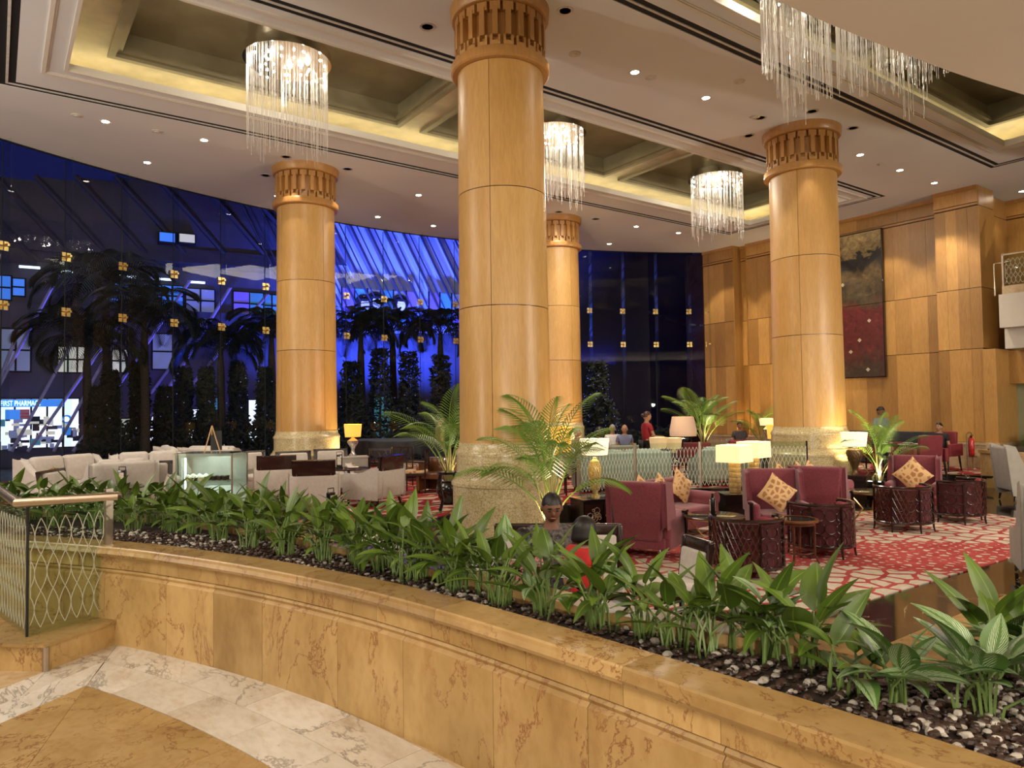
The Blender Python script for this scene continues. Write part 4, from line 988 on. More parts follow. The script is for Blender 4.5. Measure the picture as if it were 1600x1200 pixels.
def cushion(label, loc, rot, s=.42, mat='cushion_print', grp='gold leaf-print cushions'):
    o = thing('cushion', label, 'cushion', loc, 0, grp); o.rotation_mode = 'YXZ'; o.rotation_euler = rot
    n = 8; vs = []; fs = []
    for sg in (1, -1):
        for i in range(n+1):
            for j in range(n+1):
                u, v = 2*i/n-1, 2*j/n-1; t = (1-u**4)*(1-v**4); pin = 1-.10*(abs(u)*abs(v))**0*((1-u*u)*abs(v)+(1-v*v)*abs(u))*.9
                vs.append((u*s/2*pin, sg*(.075*max(0, t)**.6), v*s/2*pin))
    m = (n+1)**2
    for k in range(2):
        for i in range(n):
            for j in range(n):
                a = k*m+i*(n+1)+j; q = (a, a+1, a+n+2, a+n+1); fs.append(q if k else q[::-1])
    MB().add(vs, fs).build('cover', mat, o); return o
def loveseat(label, loc, rz, mat='maroon_smooth', W=1.65, H=.86, grp='maroon sofas'):
    r = thing('sofa', label, 'sofa', loc, rz, grp)
    MB().rbox((0, 0, .22), (W-.1, .74, .2), .03).build('base', mat, r)
    for s in (-1, 1): MB().rbox((s*(W-.36)/4, .05, .38), ((W-.36)/2, .64, .16), .05, puff=.06).build('seat_cushion', mat, r)
    MB().rbox((0, -.36, .56), (W-.12, .2, .62), .08, rx=.1).build('backrest', mat, r)
    for s in (-1, 1):
        MB().rbox((s*(W/2-.1), 0, .34), (.18, .76, .42), .04).cyl((s*(W/2-.09), -.36, .56), (s*(W/2-.09), .38, .56), .105, n=16).build('armrest', mat, r)
        for y in (-.3, .32): MB().cyl((s*(W/2-.14), y, .14), (s*(W/2-.13), y, 0), .025, .018, 8).build('leg', 'dark_wood', r)
    return r
ringm = MB().ring((0, 0, 0), .074, .006, 20, 5).mesh('ring', 'dark_wood', True)
def tub_chair(label, loc, rz, napkin=True, lozenge=(.1, .5)):
    r = thing('tub_chair', label, 'armchair', loc, rz, 'red lattice-backed tub chairs')
    R = .43; A0, A1 = PI*1.0-.35, 2*PI+.35       # the shell opens towards +Y
    prof = [(R-.035, .26), (R-.035, .70), (R-.06, .70), (R-.06, .26)]
    MB().lathe([(R-.03, .14), (R-.03, .68), (R-.075, .68), (R-.075, .14), (R-.03, .14)], n=28, a0=A0, a1=A1).build('back_upholstery', 'maroon_dark', r)
    MB().lathe([(.001, .42), (.34, .42), (.37, .39), (.37, .27), (.001, .27)][::-1], n=28).build('seat', 'crimson', r)
    MB().lathe([(.40, .19), (.40, .26), (.001, .26)], n=28).build('seat_base', 'maroon_fabric', r)
    def arc(rr, z, a0=A0, a1=A1, n=26): return [(rr*math.cos(a0+(a1-a0)*i/n), rr*math.sin(a0+(a1-a0)*i/n), z) for i in range(n+1)]
    t = MB(); t.tube(arc(R, .715), .024, 6); t.build('top_rail', 'dark_wood', r)
    t = MB(); t.tube(arc(R, .15), .020, 6); t.tube([(R*math.cos(a), R*math.sin(a), .15) for a in [A1+(2*PI-(A1-A0))*i/8 for i in range(9)]], .018, 6); t.build('bottom_rail', 'dark_wood', r)
    for k in range(5):
        a = A0+(A1-A0)*k/4; c, s = math.cos(a), math.sin(a); flare = .015
        MB().tube([(R*c, R*s, .70), (R*c, R*s, .18), ((R-.0)*c, (R)*s, .08), ((R+flare)*c, (R+flare)*s, 0)], [.019, .019, .017, .013], n=6).build('leg', 'dark_wood', r)
    na = 11
    for i in range(na):
        a = A0+(A1-A0)*(i+.5)/na
        for z in (.245, .415, .585): inst('ring', ringm, r, ((R+.0)*math.cos(a), (R+.0)*math.sin(a), z), (PI/2, 0, a+PI/2))
    lz = MB()
    for k in range(-5, 6):
        for sg in (-1, 1):
            pts = []
            for j in range(7):
                z = .16+.53*j/6; a = A0+(A1-A0)*(lozenge[0]+(lozenge[1]-lozenge[0])*((k+5)/10+sg*(j/6-.5)*.35))
                if A0+(A1-A0)*(lozenge[0]-.02) <= a <= A0+(A1-A0)*(lozenge[1]+.02): pts.append(((R+.008)*math.cos(a), (R+.008)*math.sin(a), z))
            if len(pts) > 1: lz.tube(pts, .0055, 4)
    lz.build('lozenge_tracery', 'red_wood', r)
    if napkin: MB().rbox((.14, -.30, .70), (.26, .10, .09), .04, rz=.3, ry=.2).build('lumbar_roll', 'crimson', r)
    return r
def club_chair(label, loc, rz, grp='beige club chairs with dark wood backs'):
    r = thing('club_chair', label, 'armchair', loc, rz, grp)
    MB().rbox((0, .03, .25), (.74, .70, .22), .04).build('seat_base', 'cream_fabric', r)
    MB().rbox((0, .06, .40), (.52, .62, .12), .04, puff=.08).build('seat_cushion', 'cream_fabric', r)
    for s in (-1, 1):
        prof = [(-.40, .16), (.36, .16), (.38, .52), (.30, .60), (.12, .58), (-.10, .62), (-.28, .70), (-.42, .70)]
        n = len(prof); vs = [(s*.29, y, z) for y, z in prof]+[(s*.43, y, z) for y, z in prof]
        fs = [tuple(range(n)), tuple(range(n, 2*n))[::-1]]+[(i, (i+1) % n, n+(i+1) % n, n+i) for i in range(n)]
        if s > 0: fs = [f[::-1] for f in fs]
        o = MB().add(vs, fs).build('armrest', 'cream_fabric', r); b = o.modifiers.new('b', 'BEVEL'); b.width = .03; b.segments = 3
        for y in (-.34, .32): MB().tube([(s*.34, y, .15), (s*.35, y+(.02 if y > 0 else -.04), 0)], [.032, .02], n=4).build('leg', 'dark_wood', r)
        MB().box((s*.40, 0, .145), (.03, .72, .04)).build('rail', 'dark_wood', r)
    MB().rbox((0, -.40, .42), (.84, .07, .52), .03, rx=.06).build('back_upholstery', 'cream_fabric', r)
    m = Matrix.Translation((0, -.44, .77)) @ Matrix.Rotation(.16, 4, 'X')
    fr = MB(); fr.box((0, 0, 0), (.70, .035, .34), mat=m); fr.box((0, .03, .15), (.74, .05, .05), mat=m)
    for s in (-1, 1): fr.box((s*.345, .03, -.02), (.05, .05, .36), mat=m)
    fr.build('back_panel', 'dark_wood', r); MB().rbox((0, .06, -.06), (.58, .10, .38), .04, mat=m).build('back_cushion', 'cream_fabric', r)
    return r
def sofa(label, loc, rz, mat='cream_fabric', W=1.6, H=.85, grp='beige sofas'):
    r = thing('sofa', label, 'sofa', loc, rz, grp); r.scale = (1.08, 1.08, 1.18) if mat == 'cream_fabric' else (1, 1, 1)
    MB().rbox((0, 0, .2), (W-.1, .8, .2), .03).build('base', mat, r)
    for s in (-1, 1):
        MB().rbox((s*(W-.3)/4, .06, .37), ((W-.3)/2-.005, .68, .15), .05, puff=.06).build('seat_cushion', mat, r)
        MB().rbox((s*(W-.3)/4, -.24, .64), ((W-.3)/2-.005, .18, .46), .07, rx=.16, puff=.1).build('back_cushion', mat, r)
        prof = [(-.42, .1), (.40, .1), (.40, .50), (.30, .54), (.10, .56), (-.12, .66), (-.30, .80), (-.44, .82)]
        n = len(prof); vs = [(s*(W/2-.14), y, z) for y, z in prof]+[(s*W/2, y, z) for y, z in prof]
        fs = [tuple(range(n)), tuple(range(n, 2*n))[::-1]]+[(i, (i+1) % n, n+(i+1) % n, n+i) for i in range(n)]
        if s > 0: fs = [f[::-1] for f in fs]
        o = MB().add(vs, fs).build('armrest', mat, r); b = o.modifiers.new('b', 'BEVEL'); b.width = .03; b.segments = 3
        for y in (-.34, .34): MB().cyl((s*(W/2-.1), y, .11), (s*(W/2-.1), y, 0), .025, .018, 8).build('leg', 'dark_wood', r)
    MB().rbox((0, -.40, .48), (W-.1, .12, .70), .04, rx=.06).build('backrest', mat, r)
    return r
def frame_chair(label, loc, rz, W=.56, H=.9, grp='dark framed chairs with cream backs', mat='cream_fabric'):
    r = thing('framed_chair', label, 'chair', loc, rz, grp)
    MB().rbox((0, .02, .43), (W-.04, .50, .10), .03, puff=.06).build('seat', mat, r)
    MB().box((0, .02, .36), (W-.02, .50, .05)).build('seat_frame', 'dark_wood', r)
    m = Matrix.Translation((0, -.27, .44)) @ Matrix.Rotation(.14, 4, 'X'); hh = H-.44
    vs = []; fs = []
    f = MB()
    for s in (-1, 1): f.rbox((s*(W/2-.03), 0, hh/2), (.055, .045, hh), .015, mat=m)
    f.rbox((0, -.012, hh-.05), (W, .045, .12), .02, mat=m); f.rbox((0, -.015, hh/2), (W-.08, .02, hh), .006, mat=m); f.build('back_frame', 'dark_wood', r)
    MB().rbox((0, .03, hh/2-.04), (W-.13, .06, hh-.12), .025, mat=m).build('backrest', mat, r)
    for s in (-1, 1):
        for y in (-.24, .24): MB().tube([(s*(W/2-.05), y, .36), (s*(W/2-.04), y*1.12, 0)], [.024, .016], n=6).build('leg', 'dark_wood', r)
    return r
def dining_chair(label, loc, rz, grp='crimson upholstered dining armchairs'):
    r = thing('dining_chair', label, 'chair', loc, rz, grp)
    r.scale = (1.3, 1.1, 1.05)
    MB().rbox((0, .02, .42), (.52, .52, .14), .04).build('seat', 'crimson', r)
    MB().rbox((0, -.26, .70), (.44, .09, .54), .03, rx=.10).build('backrest', 'crimson', r)
    for s in (-1, 1):
        MB().rbox((s*.29, -.02, .52), (.07, .54, .30), .02).build('armrest', 'crimson', r)
        for y in (-.24, .24): MB().tube([(s*.26, y, .38), (s*.28, y*1.15, 0)], [.026, .016], n=6).build('leg', 'dark_wood', r)
    return r
def lattice_chair(label, loc, rz):
    r = thing('open_armchair', label, 'chair', loc, rz, 'dark wood open armchairs')
    MB().rbox((0, 0, .45), (.50, .48, .07), .03).build('seat', 'cushion_print', r)
    MB().box((0, 0, .40), (.54, .52, .05)).build('seat_frame', 'dark_wood', r)
    for s in (-1, 1):
        for y in (-.25, .25): MB().cyl((s*.26, y, .68 if y > 0 else .92), (s*.26, y, 0), .018, .016, 8).build('leg', 'dark_wood', r)
        MB().tube([(s*.26, -.25, .66), (s*.28, 0, .67), (s*.26, .27, .68)], .018, 6).build('armrest', 'dark_wood', r)
    b = MB(); b.box((0, -.25, .91), (.56, .03, .05)); b.box((0, -.25, .60), (.52, .025, .03))
    for k in range(-2, 3): b.box((k*.09, -.25, .75), (.018, .02, .30), ry=.35*(k % 2*2-1))
    b.build('back_lattice', 'dark_wood', r); MB().box((0, 0, .12), (.50, .025, .025)).box((0, .25, .10), (.5, .02, .02)).build('stretcher', 'dark_wood', r)
    return r
def round_table(label, loc, R, H, top='dark_wood', base='dark_wood', style='pedestal', name='round_table', thick=.03):
    r = thing(name, label, 'table', loc)
    if style == 'pedestal':
        MB().lathe([(.001, H-thick), (R-.02, H-thick), (R, H-thick/2), (R-.01, H), (.001, H)], n=32).build('table_top', top, r)
        MB().lathe([(.03, H-thick), (.03, .3), (.045, .2), (.05, .06)], n=12).build('pedestal', base, r)
        for k in range(4):
            a = k*PI/2+.5; MB().tube([(.03*math.cos(a), .03*math.sin(a), .10), (.2*math.cos(a), .2*math.sin(a), .05), (.3*math.cos(a), .3*math.sin(a), .015)], [.025, .02, .015], n=6).build('foot', base, r)
    elif style == 'glass':
        MB().lathe([(.001, H-.012), (R-.01, H-.012), (R, H-.006), (R-.01, H), (.001, H)], n=36).build('table_top', 'tinted_glass', r)
        MB().lathe([(R-.06, H-.035), (R-.03, H-.035), (R-.03, H-.014), (R-.06, H-.014)], n=36).build('top_ring', base, r)
        for k in range(3):
            a = k*2*PI/3+.3; MB().tube([((R-.05)*math.cos(a), (R-.05)*math.sin(a), H-.03), (.14*math.cos(a), .14*math.sin(a), H*.45), ((R-.1)*math.cos(a), (R-.1)*math.sin(a), 0)], .014, 6).build('leg', base, r)
        MB().ring((0, 0, H*.3), .24, .010, 24, 5).build('stretcher_ring', base, r)
    else:
        MB().lathe([(.001, H-.02), (R-.04, H-.02), (R-.04, H-.008), (.001, H-.008)], n=32).build('glass_inlay', 'tinted_glass', r)
        MB().lathe([(R-.05, H-.035), (R, H-.03), (R+.004, H-.01), (R-.01, H+.004), (R-.05, H)], n=32, caps=False).build('top_rim', top, r)
        MB().lathe([(R-.08, H-.07), (R-.04, H-.07), (R-.04, H-.035), (R-.08, H-.035)], n=32).build('apron', base, r)
        for k in range(4):
            a = k*PI/2+.4; c, s = math.cos(a), math.sin(a); q = R-.06
            MB().tube([(q*c, q*s, H-.04), (q*c, q*s, .12), ((q+.05)*c, (q+.05)*s, 0)], [.020, .016, .014], n=6).build('leg', base, r)
        MB().ring((0, 0, .14), R-.07, .010, 24, 5).build('stretcher_ring', base, r)
    return r
m, nt, b_ = nodes('tinted_glass'); b_.inputs['Base Color'].default_value = (.05, .045, .035, 1); b_.inputs['Roughness'].default_value = .03; b_.inputs['IOR'].default_value = 1.6; b_.inputs['Alpha'].default_value = .75; MATS['tinted_glass'] = m
def menu_stand(label, loc, rz=0, s=1.0):
    r = thing('menu_stand', label, 'menu stand', loc, rz, 'small black menu stands', s=s)
    MB().box((0, 0, .01), (.10, .07, .02)).build('base', 'black_lacquer', r); MB().rbox((0, 0, .11), (.085, .05, .18), .008).build('holder', 'black_lacquer', r)
    MB().box((0, .027, .11), (.06, .003, .12)).box((0, -.027, .11), (.06, .003, .12)).build('card', 'card', r); MB().tube([(-.04, 0, .2), (-.04, 0, .24), (.04, 0, .24), (.04, 0, .2)], .006, 5).build('handle', 'black_lacquer', r)
    return r
def table_lamp(label, loc, kind, H=.8, w_=.42, sh=.24, mat='shade_white', rz=0, power=9, col=(1, .82, .5), grp='table lamps'):
    r = thing('table_lamp', label, 'lamp', loc, rz, grp); zb = H-sh
    if kind in ('pineapple', 'urn', 'baluster', 'glass_jar'):
        P = {'pineapple': [(.065, 0), (.065, .035), (.035, .05), (.05, .12), (.085, zb*.55), (.088, zb*.7), (.05, zb*.88), (.028, zb*.92), (.032, zb*.95), (.01, zb*.96)],
             'urn': [(.07, 0), (.05, .03), (.05, .1), (.11, zb*.5), (.15, zb*.78), (.12, zb*.9), (.05, zb*.93), (.04, zb*.96)],
             'baluster': [(.09, 0), (.09, .03), (.05, .06), (.035, zb*.35), (.06, zb*.5), (.12, zb*.7), (.12, zb*.82), (.05, zb*.92), (.02, zb)],
             'glass_jar': [(.08, 0), (.10, .02), (.09, zb*.3), (.12, zb*.8), (.13, zb*.88), (.03, zb*.92)]}[kind]
        bm_ = {'pineapple': 'gold_ceramic', 'urn': 'bronze', 'baluster': 'silver_glass', 'glass_jar': 'clear_glass'}[kind]
        MB().lathe(P, n=24).build('body', bm_, r)
        if kind in ('pineapple', 'urn'):
            sc = MB(); z = P[3][1]
            while z < zb*.86:
                # radius at z
                for (r0, z0), (r1, z1) in zip(P, P[1:]):
                    if z0 <= z <= z1: rr = r0+(r1-r0)*(z-z0)/max(1e-6, z1-z0)
                for k in range(16):
                    a = (k+(.5 if int(z*1000) % 2 else 0)+z*30 % 1)*2*PI/16; sc.sphere((rr*math.cos(a), rr*math.sin(a), z), (.014, .014, .014), 5, 3)
                z += .024
            sc.build('scales', bm_, r, kind='stuff')
    elif kind == 'square':
        MB().lathe([(.10, 0), (.10, .02), (.04, .04), (.06, zb*.4), (.09, zb*.7), (.05, zb*.92), (.02, zb*.96)], n=18).build('body', 'silver_glass', r)
    elif kind == 'blocks':
        n = 6; h = zb/n
        for i in range(n):
            MB().rbox((0, 0, h*(i+.5)), (.155 if i % 2 else .15, .155 if i % 2 else .15, h-.006), .006).build('gilt_block', 'gold_ceramic', r)
        st = MB()
        for i in range(n):
            for s in (-1, 1):
                for x in (-.045, .045): st.sphere((x, s*.078, h*(i+.5)), .008, 6, 4); st.sphere((s*.078, x, h*(i+.5)), .008, 6, 4)
        st.build('studs', 'brass', r)
    MB().cyl((0, 0, zb*.9), (0, 0, H-.02), .007, n=8).build('stem', 'brass', r)
    if kind == 'blocks' or kind == 'square':
        w2 = w_/2; prof = [(w2*1.0, zb), (w2*.98, H)] if kind == 'blocks' else [(w2*.86, zb), (w2, H)]
        s = MB(); s.lathe(prof+[(prof[-1][0]-.004, H), (prof[0][0]-.004, zb)]+[prof[0]], n=4, a0=PI/4, a1=2*PI+PI/4)
        sc = MB(); sc.v = [(x*1.0, y*1.0, z) for x, y, z in s.v]; sc.f = s.f; sc.build('lamp_shade', mat, r, False)
    else:
        p_ = [(w_*.43, zb), (w_*.5, H)] if mat != 'shade_pleat' else [(w_*.54, zb), (w_*.55, zb+sh*.3), (w_*.44, H)]
        sn = MB().lathe(p_+[(a-.004, z) for a, z in p_[::-1]]+[p_[0]], n=32)
        sn.build('lamp_shade', mat, r)
        MB().lathe([(p_[0][0]+.001, zb), (p_[0][0]+.003, zb+.008)], n=32, caps=False).build('shade_trim', 'brass', r); MB().lathe([(p_[-1][0]+.001, H-.008), (p_[-1][0]+.003, H)], n=32, caps=False).build('shade_trim', 'brass', r)
    MB().sphere((0, 0, zb+sh*.45), .03, 10, 6).build('bulb', 'lamp_white', r)
    if power:
        light('lamp_glow', 'POINT', (loc[0], loc[1], loc[2]+zb+sh*.9), power, col, shadow_soft_size=.05)
        light('lamp_glow', 'POINT', (loc[0], loc[1], loc[2]+zb+.01), power*.6, col, shadow_soft_size=.05)
    return r
def V2(p): return (p.x, p.y)
def low(px, d): q = dep(px, d, LOW+.014); return (q.x, q.y, LOW+.014)
def mid_(px, d): q = dep(px, d, MID+.012); return (q.x, q.y, MID+.012)
# ---- sunken lounge, right half
gt = low(1117, 9.9); wc1 = low(1012, 10.05); ls1 = low(1044, 11.5); ac1 = low(1216, 10.95)
gt2 = low(1362, 12.4)
wing_chair('maroon wing chair seen from behind, nearest to the big column', wc1, facing(wc1, (wc1[0]+.9, wc1[1]+.38)))
round_table('round glass coffee table on brass legs between the tub chair and the sofa', gt, .42, .56, base='brass', style='glass')
menu_stand('black menu stand on the round glass coffee table', (gt[0], gt[1]+.02, gt[2]+.56), .8, 1.25)
s1 = loveseat('plain maroon sofa with three gold cushions beside the side cabinet', ls1, PI+.06, W=1.75)
def on_sofa(ls, rz, dx, dy, z): c, s = math.cos(rz), math.sin(rz); return (ls[0]+dx*c-dy*s, ls[1]+dx*s+dy*c, ls[2]+z)
cushion('gold leaf-print cushion standing on its corner at the right of the sofa', on_sofa(ls1, PI+.06, -.50, -.10, .74), (.2, PI/4+.15, PI+.15), .48)
cushion('gold leaf-print cushion in the middle of the maroon sofa', on_sofa(ls1, PI+.06, -.02, -.13, .70), (.2, PI/4, PI), .44)
cushion('gold leaf-print cushion behind the nearest wing chair', on_sofa(ls1, PI+.06, .42, -.15, .70), (.2, PI/4+.1, PI-.1), .44)
a1 = wing_chair('maroon wing chair facing the glass table with one gold cushion', ac1, facing(ac1, (gt[0]+.6, gt[1]-1.0)))
f = Vector((gt[0]+.6-ac1[0], gt[1]-1.0-ac1[1], 0)).normalized()
cushion('large gold leaf-print cushion on the wing chair facing the glass table', (ac1[0]+f.x*.0, ac1[1]+f.y*.0, ac1[2]+.72), (.2, PI/4+.12, facing(ac1, (gt[0]+.6, gt[1]-1.0))+.15), .46)
t1 = low(1168, 8.75); t2 = low(1283, 9.95); t3 = low(1412, 11.75); t4 = low(1496, 12.5)
tub_chair('nearest round lattice-backed tub chair, beside the wooden side table', t1, facing(t1, (gt[0], gt[1])))
tub_chair('lattice-backed tub chair behind the wooden side table', t2, facing(t2, (ac1[0]+.2, ac1[1]+.6)), lozenge=(.6, .95))
tub_chair('lattice-backed tub chair right of the glass table with a red roll on top', t3, facing(t3, (13.2, 7.6)), lozenge=(.05, .45))
tub_chair('rightmost lattice-backed tub chair, farthest from the column', t4, facing(t4, (13.6, 7.8)), lozenge=(.3, .8))
rt = low(1246, 9.45)
round_table('round side table with a honey wood rim between two tub chairs', rt, .28, .57, top='brown_wood', base='red_wood', style='ringed', name='side_table')
wc2 = low(1283, 12.0); ls2 = low(1262, 13.15); ac2 = low(1428, 13.4)
wing_chair('maroon wing chair seen from behind, right of the cushion chair', wc2, facing(wc2, (wc2[0]+.9, wc2[1]+.40)))
loveseat('maroon sofa with three cushions in front of the right column', ls2, PI-.05, W=1.75)
for i, (dx, t_) in enumerate(((.55, 'left'), (.0, 'middle'), (-.35, 'right'))):
    cushion('gold cushion tip showing over the far maroon sofa, %s of three' % t_, on_sofa(ls2, PI-.05, dx, -.15, .76), (.2, PI/4, PI), .40)
wing_chair('maroon wing chair facing the camera with a gold cushion', ac2, facing(ac2, (t3[0]-.3, t3[1])))
f = Vector((t3[0]-.3-ac2[0], t3[1]-ac2[1], 0)).normalized()
cushion('gold leaf-print cushion on the wing chair behind the right tub chairs', (ac2[0]+f.x*.0, ac2[1]+f.y*.0, ac2[2]+.72), (.2, PI/4, facing(ac2, (t3[0]-.3, t3[1]))), .50)
round_table('round glass coffee table on brass legs by the right tub chairs', gt2, .42, .56, base='brass', style='glass')
def block_table(label, loc, w_=.5, h=.52, rz=0):
    r = thing('side_table', label, 'side table', loc, rz, 'black block side tables')
    MB().box((0, 0, h/2), (w_, w_, h-.03)).build('body', 'black_lacquer', r); MB().rbox((0, 0, h-.012), (w_+.03, w_+.03, .025), .006).build('table_top', 'black_lacquer', r); MB().box((0, -w_/2-.002, h*.6), (w_*.7, .01, h*.4)).build('drawer', 'red_wood', r)
    return r
b1 = low(1150, 12.55); b2 = low(1180, 13.6)
block_table('black block side table under the nearer gilt block lamp', b1, .5, .54, .95); block_table('black block side table under the farther gilt block lamp', b2, .5, .54, .95)
table_lamp('nearer lamp of stacked gilt blocks with a square cream shade', (b1[0], b1[1], b1[2]+.54), 'blocks', .84, .66, .30, 'shade_cream', YAW-PI/2+.75, 7)
table_lamp('farther lamp of stacked gilt blocks with a square cream shade', (b2[0], b2[1], b2[2]+.54), 'blocks', .84, .66, .30, 'shade_cream', YAW-PI/2+.75, 7)
# carved cabinet by the big column
cb_ = low(932, 10.55); rz = YAW-PI/2+.35
cab = thing('cabinet', 'black carved side cabinet under the pineapple lamp', 'cabinet', cb_, rz)
MB().box((0, 0, .39), (.62, .45, .66)).build('body', 'black_lacquer', cab); MB().rbox((0, 0, .74), (.68, .5, .03), .008).build('table_top', 'black_lacquer', cab)
for s in (-1, 1):
    for y in (-.2, .2): MB().box((s*.28, y, .05), (.06, .06, .1)).build('leg', 'black_lacquer', cab)
    dr = MB().box((s*.15, -.23, .40), (.28, .02, .56)).build('door', 'dark_wood', cab); fr = MB(); rr_ = random.Random(5)
    for k in range(26): fr.ring((0, 0, 0), rr_.uniform(.02, .05), .005, 8, 4, Matrix.Translation((s*.15+rr_.uniform(-.1, .1), -.243, .40+rr_.uniform(-.22, .22))) @ Matrix.Rotation(PI/2, 4, 'X'))
    fr.build('fretwork', 'steel', dr)
table_lamp('table lamp with a scaled gold base and white drum shade', (cb_[0]-.05, cb_[1]-.05, cb_[2]+.755), 'pineapple', .86, .44, .24, 'shade_white', 0, 10)
# white wing chairs at the right edge
p = low(1602, 14.9); scoop_chair('pale grey high-backed chair at the right edge, facing right', p, facing(p, (p[0]+1.2, p[1]-1.3)))
p = low(1650, 8.3); scoop_chair('pale grey high-backed chair cut off by the right edge', p, facing(p, (p[0]+2, p[1]+1)))
# ---- lower seats behind the planter
bq = low(872, 6.75); rzb = YAW-PI/2+PI
frame_chair('wide dark framed settee with a cream back behind the seated man', bq, rzb-.1, W=1.28, H=.93, grp='dark framed seats by the planter')
p = low(1046, 6.6); frame_chair('dark framed chair with a cream back, empty, below the wing chair', p, facing(p, (p[0]-1, p[1]-.1))-.40, W=.5, H=.84, grp='dark framed seats by the planter')
p = low(590, 7.35); frame_chair('dark framed chair with a cream back beside the low planter', p, rzb, W=.60, H=.95, grp='dark framed seats by the planter')
tb_ = low(800, 5.35); round_table('round dark table behind the planter plants', tb_, .38, .70, name='cafe_table')
tp = thing('tablet', 'tablet with a violet screen standing on the dark table', 'tablet', (tb_[0]-.16, tb_[1]+.02, tb_[2]+.70), rzb+.2)
MB().rbox((0, 0, .09), (.25, .012, .17), .006, rx=-.3).build('case', 'black_lacquer', tp); MB().box((0, .009, .09), (.22, .002, .145), rx=-.3).build('screen', 'tablet', tp)
# ---- terrace on the left
s_l = mid_(112, 13.6); sofa('beige two-seat sofa with a round rattan cushion at the far left', s_l, facing(s_l, (3.2, 12.6)), W=1.45)
c = thing('cushion', 'round brown rattan cushion on the far left sofa', 'cushion', (s_l[0]-.28, s_l[1]+.0, s_l[2]+.60)); c.rotation_euler = (0, 0, facing(s_l, (3.2, 12.6)))
MB().sphere((0, 0, 0), (.21, .06, .21), 20, 12).build('cover', 'rattan', c)
s_b = mid_(186, 12.6); sofa('beige sofa seen from behind beside the display case', s_b, facing(s_b, (1.7, 16.8)), W=1.0)
s_c = mid_(235, 14.4); sofa('beige sofa behind the framed club chair', s_c, facing(s_c, (2.4, 12.0)), W=1.3)
s_d = mid_(285, 16.6); sofa('long beige sofa back below the window, above the display case', s_d, facing(s_d, (3.8, 18.0)), W=2.0)
s_e = mid_(345, 16.8); sofa('beige sofa back beside the left column', s_e, facing(s_e, (5.5, 18.5)), W=1.5)
c0 = mid_(229, 12.4); club_chair('club chair facing the camera with its dark frame round a cream cushion', c0, facing(c0, (0.9, 9.6)))
c0 = mid_(125, 11.2); club_chair('club chair seen from the side below the far left sofa', c0, facing(c0, (2.3, 12.4)))
ta = mid_(200, 12.0); round_table('small round dark table with a menu stand by the left sofas', (ta[0]-.15, ta[1]-.15, ta[2]), .38, .60)
menu_stand('black menu stand on the small table by the left sofas', (ta[0]-.1, ta[1]-.1, ta[2]+.60), -.6, 1.35)
cf = mid_(493, 12.9); club_chair('nearest club chair seen from behind, by the low planter', cf, facing(cf, (5.6, 14.6)))
ce = mid_(584, 13.7); club_chair('club chair seen from the side with its dark back on the right', ce, facing(ce, (5.0, 14.5)))
cg = mid_(432, 14.3); club_chair('club chair seen from behind, second from the display case', cg, facing(cg, (5.2, 16.4)))
ch_ = mid_(464, 14.9); club_chair('club chair facing the camera between two chair backs', ch_, facing(ch_, (4.8, 12.8)))
ci = mid_(519, 15.6); club_chair('small club chair at the foot of the left column', ci, facing(ci, (5.4, 13.2)))
cj = mid_(398, 15.3); club_chair('club chair half hidden beside the display case', cj, facing(cj, (4.6, 14.0)))
tc_ = mid_(545, 14.2); round_table('round dark table with a white plate among the club chairs', tc_, .42, .66)
menu_stand('black menu stand on the table among the club chairs', (tc_[0]-.15, tc_[1]+.1, tc_[2]+.66), -.5, 1.35)
pt = thing('plate', 'white plate on the table among the club chairs', 'plate', (tc_[0]+.06, tc_[1]-.08, tc_[2]+.66)); MB().lathe([(.001, .006), (.07, .006), (.12, .02), (.115, .024), (.07, .011), (.001, .011)], n=24).build('dish', 'white_ceramic', pt)
ch = mid_(552, 16.1); r = thing('chest_of_drawers', 'grey chest of drawers under the yellow lamp', 'chest', ch, YAW-PI/2+.3)
MB().box((0, 0, .40), (.62, .45, .68)).build('body', 'grey_fabric', r); MB().rbox((0, 0, .755), (.66, .49, .03), .006).build('table_top', 'grey_fabric', r)
for z in (.25, .55):
    dw = MB().box((0, -.23, z), (.56, .02, .26)).build('drawer', 'grey_fabric', r); MB().ring((0, 0, 0), .035, .006, 12, 4, Matrix.Translation((0, -.25, z)) @ Matrix.Rotation(PI/2, 4, 'X')).build('handle', 'brass', dw)
for s in (-1, 1):
    for y in (-.2, .2): MB().box((s*.28, y, .03), (.05, .05, .06)).build('leg', 'grey_fabric', r)
table_lamp('table lamp with a silver baluster base and yellow drum shade', (ch[0]-.0, ch[1], ch[2]+.77), 'baluster', .72, .40, .29, 'shade_gold', 0, 10, (1, .65, .25))
for i, (x, d, t) in enumerate(((602, 16.4, 'nearest the chest of drawers'), (622, 17.0, 'in the middle of the three'), (650, 15.6, 'nearest the brown box chair'))):
    p = mid_(x, d); lattice_chair('dark wood open armchair with patterned seat, '+t, p, -.9+i*.9)
p = mid_(683, 15.6); r = thing('box_armchair', 'brown box armchair beside the nearest column', 'armchair', p, 2.2)
MB().rbox((0, -.3, .38), (.7, .08, .72), .02).build('backrest', 'brown_wood', r); MB().rbox((0, 0, .36), (.56, .5, .14), .03).build('seat', 'brown_wood', r)
for s in (-1, 1): MB().rbox((s*.32, 0, .34), (.07, .64, .6), .02).build('armrest', 'brown_wood', r); MB().cyl((s*.3, .27, .06), (s*.3, .27, 0), .02, n=6).build('leg', 'dark_wood', r)
